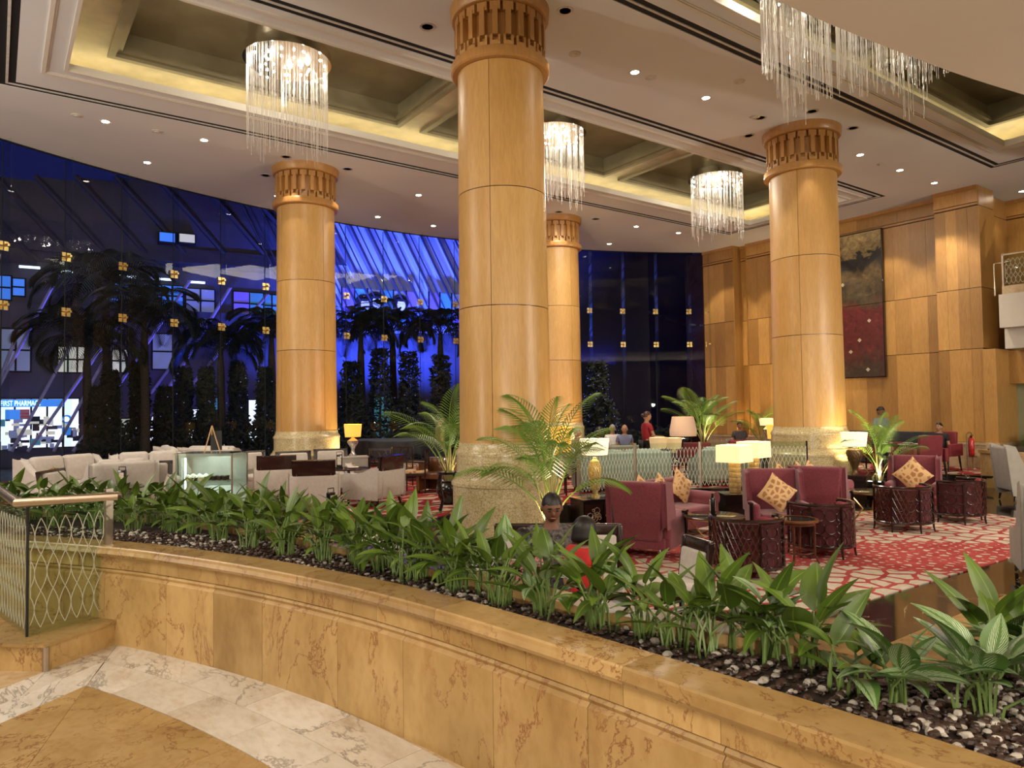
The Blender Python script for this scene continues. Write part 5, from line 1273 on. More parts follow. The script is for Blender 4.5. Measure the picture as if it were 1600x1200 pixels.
# small black carved stand with a red flower pot beside the column
p = mid_(700, 12.6); r = thing('plant_stand', 'black carved plant stand at the left of the nearest column', 'stand', p)
MB().lathe([(.001, .66), (.20, .66), (.20, .70), (.001, .70)], n=20).build('top', 'black_lacquer', r)
for k in range(4): a = k*PI/2+.3; MB().tube([(.17*math.cos(a), .17*math.sin(a), .66), (.21*math.cos(a), .21*math.sin(a), .5), (.12*math.cos(a), .12*math.sin(a), .2), (.2*math.cos(a), .2*math.sin(a), .0)], [.03, .035, .02, .025], n=6).build('leg', 'black_lacquer', r)
mp_ = at(517, 800, .10); menu_stand('black menu stand on the coping of the low planter', (mp_[0], mp_[1], .10), .4, 1.4)
# grand piano under a dark cover
pn = mid_(618, 18.9); r = thing('grand_piano', 'grand piano under a dark skirted cover by the glass wall', 'piano', pn, YAW-PI/2+PI)
MB().prism([(-1.0, -.7), (1.0, -.7), (1.0, .1), (.3, .9), (-.4, 1.0), (-1.0, .5)], .68, .98).build('body', 'black_lacquer', r, False)
ou = [(-1.06, -.76), (1.06, -.76), (1.08, .12), (.34, .98), (-.42, 1.06), (-1.06, .54)]
c_ = MB(); N_ = 90; L6 = len(ou); vs = []; fs = []
for i in range(N_):
    t = i/N_*L6; k = int(t); f_ = t-k; x = ou[k][0]*(1-f_)+ou[(k+1) % L6][0]*f_; y = ou[k][1]*(1-f_)+ou[(k+1) % L6][1]*f_; wv = 1+.02*math.sin(i*1.3)
    vs += [(x*.98, y*.98, 1.02), (x, y, 1.0), (x*wv, y*wv, .62+.03*math.sin(i*.5)*math.sin(i*.21)*2)]
for i in range(N_):
    j = (i+1) % N_
    for e in range(2): fs.append((i*3+e, j*3+e, j*3+e+1, i*3+e+1))
fs.append(tuple(i*3 for i in range(N_))[::-1]); c_.add(vs, fs).build('cover', 'dark_cloth', r)
for (x, y) in ((-.8, -.5), (.8, -.5), (-.1, .7)): MB().cyl((x, y, .7), (x, y, 0), .06, .04, 10).build('leg', 'black_lacquer', r)
p = mid_(640, 18.0); q = thing('piano_bench', 'dark piano bench in front of the covered piano', 'bench', p, YAW-PI/2); MB().rbox((0, 0, .46), (.8, .36, .08), .02).build('seat', 'grey_fabric', q)
for s in (-1, 1):
    for y in (-.13, .13): MB().cyl((s*.34, y, .42), (s*.34, y, 0), .02, n=6).build('leg', 'black_lacquer', q)
# cake display case with its easel
dc = mid_(331, 10.75); rz = YAW-PI/2-.05; r = thing('display_case', 'glass cake display case with lit shelves', 'display case', dc, rz)
Wd, Dd, Hd = .88, .55, 1.20
MB().box((0, 0, .06), (Wd, Dd, .12)).build('plinth', 'steel', r)
for s in (-1, 1):
    for y in (-1, 1): MB().box((s*(Wd/2-.01), y*(Dd/2-.01), Hd/2+.05), (.02, .02, Hd-.1)).build('post', 'steel', r)
    MB().box((s*(Wd/2-.003), 0, .65), (.006, Dd-.04, 1.06)).build('glass_pane', 'case_glass', r, False)
MB().box((0, -Dd/2+.003, .65), (Wd-.04, .006, 1.06)).build('glass_pane', 'case_glass', r, False)
MB().box((0, Dd/2-.01, .65), (Wd-.04, .01, 1.06)).build('back_panel', 'grey_fabric', r, False)
MB().box((0, 0, Hd+.0), (Wd+.02, Dd+.02, .012)).build('top_pane', 'case_glass', r, False)
MB().box((-Wd/2+.03, 0, .65), (.015, .03, .95)).box((0, -Dd/2+.03, .14), (.8, .02, .02)).build('light_tube', 'case_light', r)
light('case_lamp', 'AREA', (dc[0], dc[1], dc[2]+1.13), 1.6, (.85, 1, .95), size=.6)
light('case_lamp', 'AREA', (dc[0], dc[1], dc[2]+.68), 1.6, (.85, 1, .95), size=.6)
rr_ = random.Random(3); M_ = Matrix.Translation(dc) @ Matrix.Rotation(rz, 4, 'Z')
for z in (.35, .78): MB().box((0, 0, z), (Wd-.06, Dd-.06, .012)).build('shelf', 'case_glass', r, False)
ck = 0
for z, xs in ((.79, (-.30, -.20, -.10)), (.36, (-.3, -.15, .02, .2, .33))):
    for x in xs:
        for y in (-.13, .02):
            w0 = M_ @ Vector((x, y, z)); ck += 1
            e = thing('cake', 'small decorated cake in the display case, %s of the tray' % ordn(ck-1), 'cake', w0, rz, 'small cakes in the display case')
            MB().lathe([(.035, 0), (.045, .05), (.001, .05)][:2]+[(.001, .05)], n=10).build('sponge', 'cake' if ck % 3 else 'chocolate', e); MB().lathe([(.046, .05), (.04, .075), (.02, .09), (.001, .10)], n=10).build('icing', 'cream', e)
w0 = M_ @ Vector((.12, -.05, .787)); e = thing('cup_tray', 'tray of dark chocolate cups in the display case', 'tray', w0, rz)
MB().box((0, 0, .005), (.34, .2, .01)).build('tray', 'steel', e)
for i in range(4):
    for j in range(2): MB().lathe([(.026, .01), (.032, .07), (.001, .07)], n=10).build('cup', 'chocolate', e).location = (-.12+i*.08, -.05+j*.1, 0)
w0 = M_ @ Vector((-.02, .05, Hd+.008)); e = thing('easel', 'small wooden easel sign on the display case', 'easel', w0, rz+.5)
for s in (-1, 1): MB().tube([(s*.11, -.06, 0), (0, 0, .40)], .009, 5).build('leg', 'easel_wood', e)
MB().tube([(0, .16, 0), (0, 0, .38)], .009, 5).build('leg', 'easel_wood', e); MB().box((.06, .03, .17), (.16, .012, .30), rx=-.25).build('sign_board', 'chalkboard', e)
# ---- raised floor behind the etched glass rail
grail = thing('balustrade', 'etched glass balustrade along the raised floor behind the maroon sofas', 'railing')
rp = [dep(905, 13.4), dep(993, 14.05), dep(1095, 14.25), dep(1180, 14.2), dep(1262, 14.05)]
rp = [Vector((p.x, p.y)) for p in rp]
MB().sweep([tuple(p) for p in rp], [(-.06, MID-.28), (.06, MID-.28), (.06, -.11), (-.06, -.11)]).build('kerb', 'black_marble', grail, False)
for a, b in zip(rp, rp[1:]):
    pane(a, b, -.10, .80, grail, k=.075, wd=.007, etchz=.9, em='etched_far')
for p in rp[:-1]: MB().box((p.x, p.y, .35), (.05, .05, .92), rz=.3).build('post', 'steel', grail)
MB().box((rp[-1].x, rp[-1].y, .35), (.03, .03, .92), rz=.3).build('post', 'slot_black', grail)
# teal sofas and their neighbours behind the rail
def tsofa(label, px, d, rz, W, mat='teal_fabric'): p = mid_(px, d); return sofa(label, p, rz, mat, W, grp='teal sofas behind the glass rail')
AW = YAW-PI/2
tsofa('pale teal sofa seen from behind the glass rail, left one', 970, 15.6, AW+.15, 2.0)
tsofa('pale teal sofa behind the glass rail, beside the gilt block lamps', 1125, 16.4, AW+.1, 1.2)
tsofa('pale teal sofa behind the glass rail, next to the right column', 1200, 17.0, AW, 1.3)
for i, (x, d, t) in enumerate(((925, 19.0, 'grey armchair back below the people in the far lounge'), (975, 18.6, 'grey armchair back right of the first far person'), (1155, 20.5, 'brown armchair back in front of the man in the checked shirt'), (1085, 19.5, 'brown low chair back under the pleated lamp'))):
    p = mid_(x, d); r = thing('low_armchair', t, 'armchair', p, AW, 'low armchairs in the far lounge')
    mt = 'grey_fabric' if i < 2 else 'crimson'; MB().rbox((0, -.3, .50), (.75, .12, .62), .05).build('backrest', mt, r); MB().rbox((0, .05, .34), (.6, .6, .18), .05).build('seat', mt, r)
    for s in (-1, 1): MB().rbox((s*.34, .03, .42), (.1, .6, .34), .04).build('armrest', mt, r); MB().cyl((s*.3, .28, .26), (s*.3, .28, 0), .02, n=6).build('leg', 'dark_wood', r); MB().cyl((s*.3, -.28, .26), (s*.3, -.28, 0), .02, n=6).build('leg', 'dark_wood', r)
def stand(label, px, d, h, w_=.45, zb=None, mat='dark_wood'):
    p = mid_(px, d); r = thing('side_table', label, 'side table', p, AW, 'dark side tables in the far lounge')
    MB().rbox((0, 0, h-.015), (w_, w_, .03), .008).build('table_top', mat, r)
    for s in (-1, 1):
        for y in (-1, 1): MB().cyl((s*(w_/2-.04), y*(w_/2-.04), h-.02), (s*(w_/2-.04), y*(w_/2-.04), 0), .018, n=6).build('leg', mat, r)
    return (p[0], p[1], p[2]+h)
p = stand('dark side table behind the rail under two square lamps', 1040, 16.6, .50, .85); table_lamp('square shaded lamp behind the glass rail, left of two', (p[0]-.22, p[1], p[2]), 'square', .58, .42, .26, 'shade_dim', AW+.7, 2); table_lamp('square shaded lamp behind the glass rail, right of two', (p[0]+.2, p[1]-.1, p[2]), 'square', .56, .38, .26, 'shade_dim', AW+.7, 2)
p = stand('dark side table under the pleated lamp', 1069, 17.6, .55, .5); table_lamp('tall lamp with a pleated beige shade on a glass jar base', p, 'glass_jar', .98, .60, .48, 'shade_pleat', 0, 3)
p = stand('dark side table under the square yellow lamp', 1214, 16.3, .60, .5); table_lamp('lamp with a square yellow shade beside the right column', p, 'square', .74, .42, .32, 'shade_gold', AW+.75, 6, (1, .7, .3))
p = stand('dark side table under the far cream lamp', 1200, 21.5, .58, .5); table_lamp('small far lamp with a cream shade beside the palm', p, 'baluster', .80, .46, .22, 'shade_cream', 0, 5)
p = stand('dark side table beside the farthest column', 880, 20.2, .55, .5); table_lamp('far lamp with a small yellow shade in front of the farthest column', p, 'square', .72, .42, .28, 'shade_gold', AW+.75, 6, (1, .65, .25))
p = stand('dark side table behind the potted palm', 868, 14.8, .60, .5); table_lamp('large yellow drum lamp behind the potted palm', p, 'baluster', .78, .75, .5, 'shade_gold', 0, 6, (1, .65, .25))
q = thing('flower_vase', 'glass vase of white flowers behind the potted palm', 'vase', stand('dark table with white flowers behind the potted palm', 886, 15.6, .5, .45))
MB().lathe([(.05, 0), (.08, .08), (.05, .2), (.06, .24)], n=14).build('vase', 'clear_glass', q); fb = MB(); rr_ = random.Random(8)
for k in range(60): a, b = rr_.uniform(0, 6.28), rr_.uniform(0, 1.5); fb.sphere((.17*math.cos(a)*math.cos(b), .17*math.sin(a)*math.cos(b), .32+.14*math.sin(b)), .035, 6, 4)
fb.build('flowers', 'white_ceramic', q)
q = thing('table_bowl', 'white domed bowl on the far table next to the right column', 'bowl', stand('small dark table with a white bowl by the right column', 1224, 17.3, .66, .4))
MB().lathe([(.05, 0), (.02, .06), (.03, .12), (.16, .20), (.15, .27), (.08, .31), (.001, .32)], n=20).build('bowl', 'white_ceramic', q)
# black granite plinth with urn lamp and palm beside the right column
pp = low(1338, 14.2); r = thing('stone_plinth', 'black granite plinth at the foot of the right column', 'plinth', pp, .25)
MB().box((0, 0, .33), (.85, .6, .66)).build('block', 'black_marble', r); MB().box((0, 0, .67), (.89, .64, .03)).build('cap', 'black_marble', r)
table_lamp('lamp with a dark scaled urn base and white oval shade', (pp[0]-.1, pp[1]-.05, pp[2]+.685), 'urn', .82, .50, .28, 'shade_white', 0, 9)
# crimson dining set near the veneered wall
tbp = mid_(1408, 18.2); round_table('round dark dining table set with plates by the veneered wall', tbp, .62, .74, name='dining_table')
for i in range(5):
    a = i*1.25; e = thing('plate', 'white plate on the far dining table, %s around it' % ordn(i), 'plate', (tbp[0]+.4*math.cos(a), tbp[1]+.4*math.sin(a), tbp[2]+.74), 0, 'plates on the far dining table'); MB().lathe([(.001, .004), (.08, .004), (.13, .02), (.125, .024), (.08, .01), (.001, .01)], n=20).build('dish', 'white_ceramic', e)
for i, (x, d, q, t) in enumerate(((1444, 17.2, (-.5, .8), 'nearest one, seen from behind'), (1470, 18.9, (-1, .1), 'with the woman sitting in it'), (1398, 19.6, (-.1, -1), 'behind the dining table'), (1360, 18.9, (1, -.2), 'behind the standing man'))):
    p = mid_(x, d); dining_chair('crimson dining armchair by the veneered wall, '+t, p, facing(p, (p[0]+q[0], p[1]+q[1])) if i else facing(p, tbp))
p = mid_(1425, 20.6); r = thing('banquette', 'long dark banquette against the veneered wall', 'bench', (21.4, 11.05, MID+.012), PI/2)
MB().rbox((0, -.3, .55), (3.2, .12, .8), .03).build('backrest', 'dark_cloth', r); MB().rbox((0, 0, .25), (3.2, .5, .45), .03).build('seat', 'dark_cloth', r)
# fire extinguisher
fe = mid_(1519, 18.6); r = thing('fire_extinguisher', 'red fire extinguisher standing in a dark frame by the pier', 'fire extinguisher', (fe[0], fe[1], fe[2]), s=.9)
MB().lathe([(.07, .42), (.08, .44), (.08, .86), (.05, .93), (.02, .96)], n=20).build('cylinder', 'extinguisher', r); MB().box((0, 0, .98), (.05, .05, .05)).box((.05, 0, 1.02), (.14, .03, .02)).build('valve', 'black_lacquer', r)
MB().tube([(-.03, 0, 1.0), (-.14, 0, .95), (-.16, 0, .7), (-.14, 0, .45)], .012, 6).build('hose', 'rubber', r); MB().tube([(-.18, .05, 0), (-.18, .05, 1.05), (-.1, .05, 1.1), (.1, .05, 1.1), (.18, .05, 1.05), (.18, .05, 0)], .012, 6).box((0, 0, .40), (.36, .16, .03)).build('stand_frame', 'steel', r)
# marble planter box by the pier
bp = thing('planter', 'gold marble planter box with dark grasses by the gallery', 'planter', (0, 0, 0))
po = [(19.75, 7.55), (21.2, 7.45), (22.7, 7.4), (22.7, 4.0), (20.5, 4.0), (19.35, 6.6)]
MB().prism(po, LOW, .26).build('box', 'gold_marble', bp, False); MB().prism([(x+(21-x)*-.02, y+(6-y)*-.02) for x, y in po], .26, .34).build('coping', 'gold_marble_flat', bp, False); MB().prism([(19.4, 6.62), (19.6, 7.4), (20.3, 3.95), (20.4, 3.9)], LOW, -.34).build('foot', 'gold_marble', bp, False)
MB().prism([(x+(21-x)*.1, y+(6-y)*.08) for x, y in po], .33, .36).build('soil', 'soil', bp, False)
GL = leafmesh(.55, .018, 1.3, .3, tip=.7)
rr_ = random.Random(21)
light('far_lounge_fill', 'AREA', (12.6, 13.2, 7.3), 160, SOFT, size=2.5)  # added area fill without a fitting, brightens the seats behind the rail
for i in range(12):
    g_ = at(1528+i*9, 693, .36); x, y = min(g_.x+.35, 22.2), min(g_.y-.1-rr_.uniform(0, .3), 7.1)
    g = thing('strappy_plant', 'strap-leaved plant in the box planter, %s from the pier' % ordn(i), 'plant', (x, y, .36), rr_.uniform(0, 6), 'strap-leaved plants in the box planter')
    for k in range(34):
        a = k*2.4; el = rr_.uniform(.5, 1.4); inst('leaf', GL, g, (0, 0, 0), (el, 0, a), (1.0, rr_.uniform(.6, 1.1), 1))
# ---- palms
def frond_mesh(L, W, droop, n=25, mat='palm_leaf', name='frond', lw=.0085, up=.35, vang=.55):
    vs = []; fs = []; uv = []
    pts = []; y = 0; z = 0
    for i in range(n+1):
        t = i/n; a = up-droop*t**1.4; pts.append((y, z, a)); y += L/n*math.cos(a); z += L/n*math.sin(a)
    mb = MB(); mb.tube([(0, p[0], p[1]) for p in pts], [.010*(1-.75*i/n)+.001 for i in range(n+1)], n=4)
    for i in range(int(n*.22), n+1):
        t = i/n; ll = W*math.sin(PI*min(1, .12+t*.88))**.7+.03
        for s in (-1, 1):
            y0, z0, a = pts[i]; fw = .45+.5*t; dx, dy, dz = s*math.cos(fw), math.sin(fw)*math.cos(a), math.sin(fw)*math.sin(a)
            p0 = Vector((0, y0, z0)); d = Vector((dx, dy, dz)).normalized(); side = Vector((0, 1, 0)).cross(d).normalized().cross(d).normalized()*lw
            m = p0+d*ll*.5+Vector((0, 0, vang*ll*.18)); e = p0+d*ll+Vector((0, 0, -ll*.28))
            k = len(mb.v); mb.v += [tuple(p0-side*.4), tuple(p0+side*.4), tuple(m+side), tuple(m-side), tuple(e)]; mb.f += [(k, k+1, k+2, k+3), (k+3, k+2, k+4)]
    me = mb.mesh(name, mat, False); return me
FR = [frond_mesh(1.0, .30, 1.2, up=.4), frond_mesh(1.15, .34, .9, up=.4), frond_mesh(.85, .28, 1.6)]
def palm(label, loc, h, n, seed, grp='potted areca palms', pot=True, sc=1.0, spreadlow=.45, uplight=0, name='potted_palm', meshes=None, potm='black_lacquer'):
    r = thing(name, label, 'palm', loc, 0, grp); rr = random.Random(seed); hp = .45 if pot else 0
    if pot:
        MB().lathe([(.14, 0), (.16, .03), (.24, .22), (.25, .33), (.20, .42), (.22, .45), (.20, .45), (.17, .42), (.001, .41)], n=28).build('pot', potm, r)
        MB().lathe([(.19, .415), (.001, .43)], n=16).build('soil', 'soil', r)
    st = MB()
    for i in range(n):
        a = i*2.4+rr.uniform(-.3, .3); f = (i+.5)/n; hh = h*(.62-.30*f)*rr.uniform(.85, 1.1); out = spreadlow*(f*.6+.05)*h*.5
        bx, by = rr.uniform(-.06, .06), rr.uniform(-.06, .06); tip = Vector((bx+math.cos(a)*out, by+math.sin(a)*out, hp+hh*.75)); st.tube([(bx, by, hp-.05), (bx+math.cos(a)*out*.4, by+math.sin(a)*out*.4, hp+hh*.4), tip], [.014, .011, .009], n=5)
        s = sc*h/1.5*rr.uniform(.75, 1.1)
        inst('frond', rr.choice(meshes or FR), r, tip, (1.2-.85*f+rr.uniform(-.1, .1), rr.uniform(-.3, .3), a-PI/2), (s, s, s))
    st.build('stem', 'dry_stem', r)
    if uplight:
        u = thing('uplighter', 'small bright uplighter at the foot of the '+('palm beside the urn lamp' if uplight > 1 else 'potted palm'), 'spotlight', (loc[0]-.12, loc[1]-.10, loc[2]+hp), 0)
        MB().cyl((0, 0, 0), (0, 0, .07), .035, .045, 12).build('body', 'black_lacquer', u); MB().cyl((0, 0, .068), (0, 0, .074), .04, n=12).build('lens', 'spark', u)
        light('palm_uplight', 'SPOT', (loc[0]-.12, loc[1]-.10, loc[2]+hp+.09), 30*uplight, (1, .85, .5), spot_size=math.radians(80), spot_blend=.5, shadow_soft_size=.03, aim=(loc[0]+.1, loc[1]+.1, loc[2]+hp+1.5))
    return r
p = low(862, 9.05); palm('tall areca palm in a black pot, in front of the nearest column', p, 1.95, 20, 4, uplight=1, sc=.85, spreadlow=.36)
p = mid_(702, 13.6); palm('areca palm at the left of the nearest column', p, 1.5, 15, 5, sc=1.15)
light('palm_uplight', 'SPOT', (p[0]+.2, p[1]-.3, p[2]+.3), 30, (1, .9, .6), spot_size=1.4, spot_blend=.5, shadow_soft_size=.03, aim=(p[0], p[1], p[2]+1.6))
p = mid_(1100, 22.5); palm('areca palm in the corner of the dark glass and the veneered wall', p, 1.9, 18, 6, sc=1.0, uplight=0)
light('palm_uplight', 'SPOT', (p[0], p[1]-.4, p[2]+.5), 60, (1, .9, .5), spot_size=1.4, spot_blend=.5, shadow_soft_size=.03, aim=(p[0], p[1], p[2]+2))
p = mid_(1190, 22.0); palm('small palm beside the far cream lamp', p, 1.3, 12, 7, sc=1.0); light('wall_uplight', 'SPOT', (p[0]+.3, p[1]+.4, p[2]+.1), 140, (1, .72, .35), spot_size=1.3, spot_blend=.6, shadow_soft_size=.05, aim=(22.2, p[1]+.5, 3))
p = low(1374, 14.3); palm('areca palm with bright uplighter beside the urn lamp', (p[0], p[1], p[2]+.0), 1.55, 15, 8, sc=.95, uplight=2)
# warm uplights washing the lower shafts of the columns
for (c, off, pw) in ((C4, (-.35, -1.15), 60), (C2, (.9, -.75), 60), (C3, (-.2, -1.2), 40), (C3, (.9, -.9), 30), (C1, (.9, -.6), 12)):
    light('column_uplight', 'SPOT', (c[0]+off[0], c[1]+off[1], .25), pw, (1, .75, .42), spot_size=math.radians(85), spot_blend=.5, shadow_soft_size=.05, aim=(c[0], c[1], 2.2))
light('wall_uplight', 'SPOT', (21.9, 16.1, -.1), 120, (1, .7, .35), spot_size=1.0, spot_blend=.8, shadow_soft_size=.05, aim=(22.3, 16.1, 4))
# ---- painting: two canvases, one above the other
pt_ = thing('abstract_painting', 'tall two-part abstract painting with gold sky and red ground', 'painting', (21.93, 11.85, 2.35))
for z0, z1 in ((0, 2.23), (2.25, 4.5)):
    o = MB().box((0, 0, (z0+z1)/2), (.07, 1.95, z1-z0)).build('canvas', 'painting', pt_, False)
fr = MB()
for y in (-.99, .99): fr.box((0, y, 2.25), (.09, .03, 4.56))
for z in (-.015, 4.515): fr.box((0, 0, z), (.09, 2.0, .03))
fr.build('frame', 'dark_wood', pt_, False)
rr_ = random.Random(2)
for k in range(9):
    o = MB().box((0, 0, 0), (.02, .09, .09)).build('gold_leaf_square', 'gold_leaf', pt_, False); o.location = (-.04, rr_.uniform(-.8, .8), rr_.choice((.2, .5, 1.1, 3.4, 3.0, 2.5, 1.7, .8, .3))+rr_.uniform(-.1, .1)); o.rotation_euler = (.785, 0, 0)
# wall washing spots over the wall panels
for y in (9.0, 10.7, 12.6, 14.6, 16.6): light('wall_washer', 'SPOT', (19.9 if y == 9.0 else 20.4, y, ZC-.05), 130, WARM, spot_size=math.radians(62), spot_blend=.35, shadow_soft_size=.05, aim=(22.1, y, 2.4))
# gallery glass
gg = thing('balustrade', 'etched glass balustrade on the gallery', 'railing')
pane(Vector((21.1, 7.35)), Vector((21.1, 6.2)), 4.5, 5.3, gg, k=.1, wd=.012); pane(Vector((21.1, 6.18)), Vector((21.1, 4.8)), 4.5, 5.3, gg, k=.1, wd=.012)
MB().box((21.1, 6.0, 5.31), (.05, 2.8, .04)).build('handrail', 'steel', gg); MB().box((21.1, 7.38, 4.9), (.05, .04, .84)).build('post', 'steel', gg); MB().box((21.1, 6.19, 4.9), (.05, .04, .84)).build('post', 'steel', gg)
gf = thing('guard_frame', 'slim dark metal guard frame at the end of the gallery', 'railing', (21.3, 7.6, 4.3)); MB().tube([(0, .05, 0), (0, .05, .85), (0, -.3, .85)], .02, 4).build('frame', 'steel', gf)
# ------------------------------------------------------------------ people
def skin_chain(name, chains, mat, parent, sub=1, root=0):
    """one continuous surface grown round connected edges; chains: list of [(pos, radius)...], joined where positions coincide"""
    vs = []; rad = []; es = []; idx = {}
    for ch in chains:
        prev = None
        for p, r in ch:
            k = tuple(round(c, 4) for c in p)
            if k not in idx: idx[k] = len(vs); vs.append(p); rad.append(r)
            if prev is not None and prev != idx[k]: es.append((prev, idx[k]))
            prev = idx[k]
    me = bpy.data.meshes.new(name); me.from_pydata(vs, es, []); me.materials.append(MATS[mat])
    o = bpy.data.objects.new(name, me); C.objects.link(o); o.parent = parent
    sk = o.modifiers.new('skin', 'SKIN'); sk.use_smooth_shade = True
    if not me.skin_vertices: me.attributes.new('x', 'FLOAT', 'POINT'); 
    sv = me.skin_vertices[0].data if me.skin_vertices else None
    if sv:
        for i, v in enumerate(sv):
            r = rad[i]; v.radius = r if isinstance(r, tuple) else (r, r); v.use_root = (i == root)
    s = o.modifiers.new('sub', 'SUBSURF'); s.levels = sub; s.render_levels = sub
    return o
def head(parent, c, yaw, pitch, skin, hair, style, s=1.0):
    H = thing('head', 'head', None, c, yaw); H.parent = parent
    del H['label']; 
    if 'category' in H.keys(): del H['category']
    H.rotation_euler = (pitch, 0, yaw); H.scale = (s*1.1, s*1.08, s*1.02)
    m = MB(); nu, nv = 16, 12
    def f(v):
        x, y, z = v; w = 1.0
        if z < -.2: w = 1-.30*(-z-.2); 
        yy = y*(.098 if y < 0 else .092); return (x*.074*w, yy*(1 if z > -.3 else .92)+(.012 if z < -.4 and y > 0 else 0), z*.118)
    m.sphere((0, 0, 0), 1, nu, nv); m.v = [f(v) for v in m.v]
    m.sphere((0, .092, -.012), (.012, .016, .022), 8, 6)
    m.build('face', skin, H)
    for sg in (-1, 1):
        MB().sphere((sg*.075, -.005, -.01), (.012, .018, .03), 8, 6).build('ear', skin, H)
        MB().sphere((sg*.030, .083, .012), (.013, .008, .007), 8, 5).build('eye', 'eye', H)
        MB().box((sg*.030, .088, .034), (.03, .006, .006)).build('eyebrow', hair, H)
    MB().sphere((0, .088, -.052), (.022, .008, .007), 8, 5).build('mouth', 'lip', H)
    hb = MB(); hb.sphere((0, 0, 0), 1, 18, 12)
    low_ = {'short': -.05, 'bun': -.15, 'bob': -1.0, 'long': -1.0, 'bald': .6}[style]
    vs = []
    for x, y, z in hb.v:
        k = 1.0
        if style in ('bob', 'long'):
            if z < .25 and y > .35: x, y, z = x*.75, y*.55, max(z, -.1)
            X, Y, Z = x*.104, y*.116-.012, z*.126
            if z < 0:
                q = math.hypot(x, y) or 1e-6; e = min(1, q*1.7); X = x/q*(.104+.014*-z)*e; Y = y/q*(.112)*e-.014; Z = z*(.15 if style == 'bob' else .30)
            if z < .3 and y > .2: Y = min(Y, .025)
            vs.append((X, Y, Z))
        else:
            # cap that stops above brow and nape
            lim = .50 if y > .45 else low_*1.2 if y < 0 else .22
            z2 = max(z, lim) if style != 'bald' else z
            rr = math.sqrt(max(0, 1-z2*z2))/max(1e-5, math.sqrt(max(1e-9, 1-z*z))) if z < lim else 1
            vs.append((x*min(rr, 1.4)*.080, y*min(rr, 1.4)*.104-.004, z2*.127))
    hb.v = vs
    if style != 'bald': hb.build('hair', hair, H)
    if style == 'bun': MB().sphere((0, -.115, .03), .038, 10, 8).build('hair_bun', hair, H)
    return H
def hand(parent, w_, d, skin, s=1.0):
    """palm and five curled fingers; d = direction of the forearm"""
    w_ = Vector(w_); d = Vector(d).normalized(); up = Vector((0, 0, 1)); side = d.cross(up); side = side.normalized() if side.length > .1 else Vector((1, 0, 0)); dn = d.cross(side).normalized()
    ch = [[(tuple(w_), .026), (tuple(w_+d*.045), (.038)), (tuple(w_+d*.08), .036)]]
    for k in range(4):
        L = (.06, .072, .068, .052)[k]*s; b = w_+d*.08; o = side*(k-1.5)*.019
        ch.append([(tuple(w_+d*.08), .036), (tuple(b+o+d*.02), .011), (tuple(b+o+d*(.02+L*.5)+dn*.008), .0095), (tuple(b+o+d*(.02+L*.85)+dn*.03), .008)])
    ch.append([(tuple(w_+d*.045), .038), (tuple(w_+d*.06-side*.035), .012), (tuple(w_+d*.09-side*.045+dn*.01), .010)])
    return ch
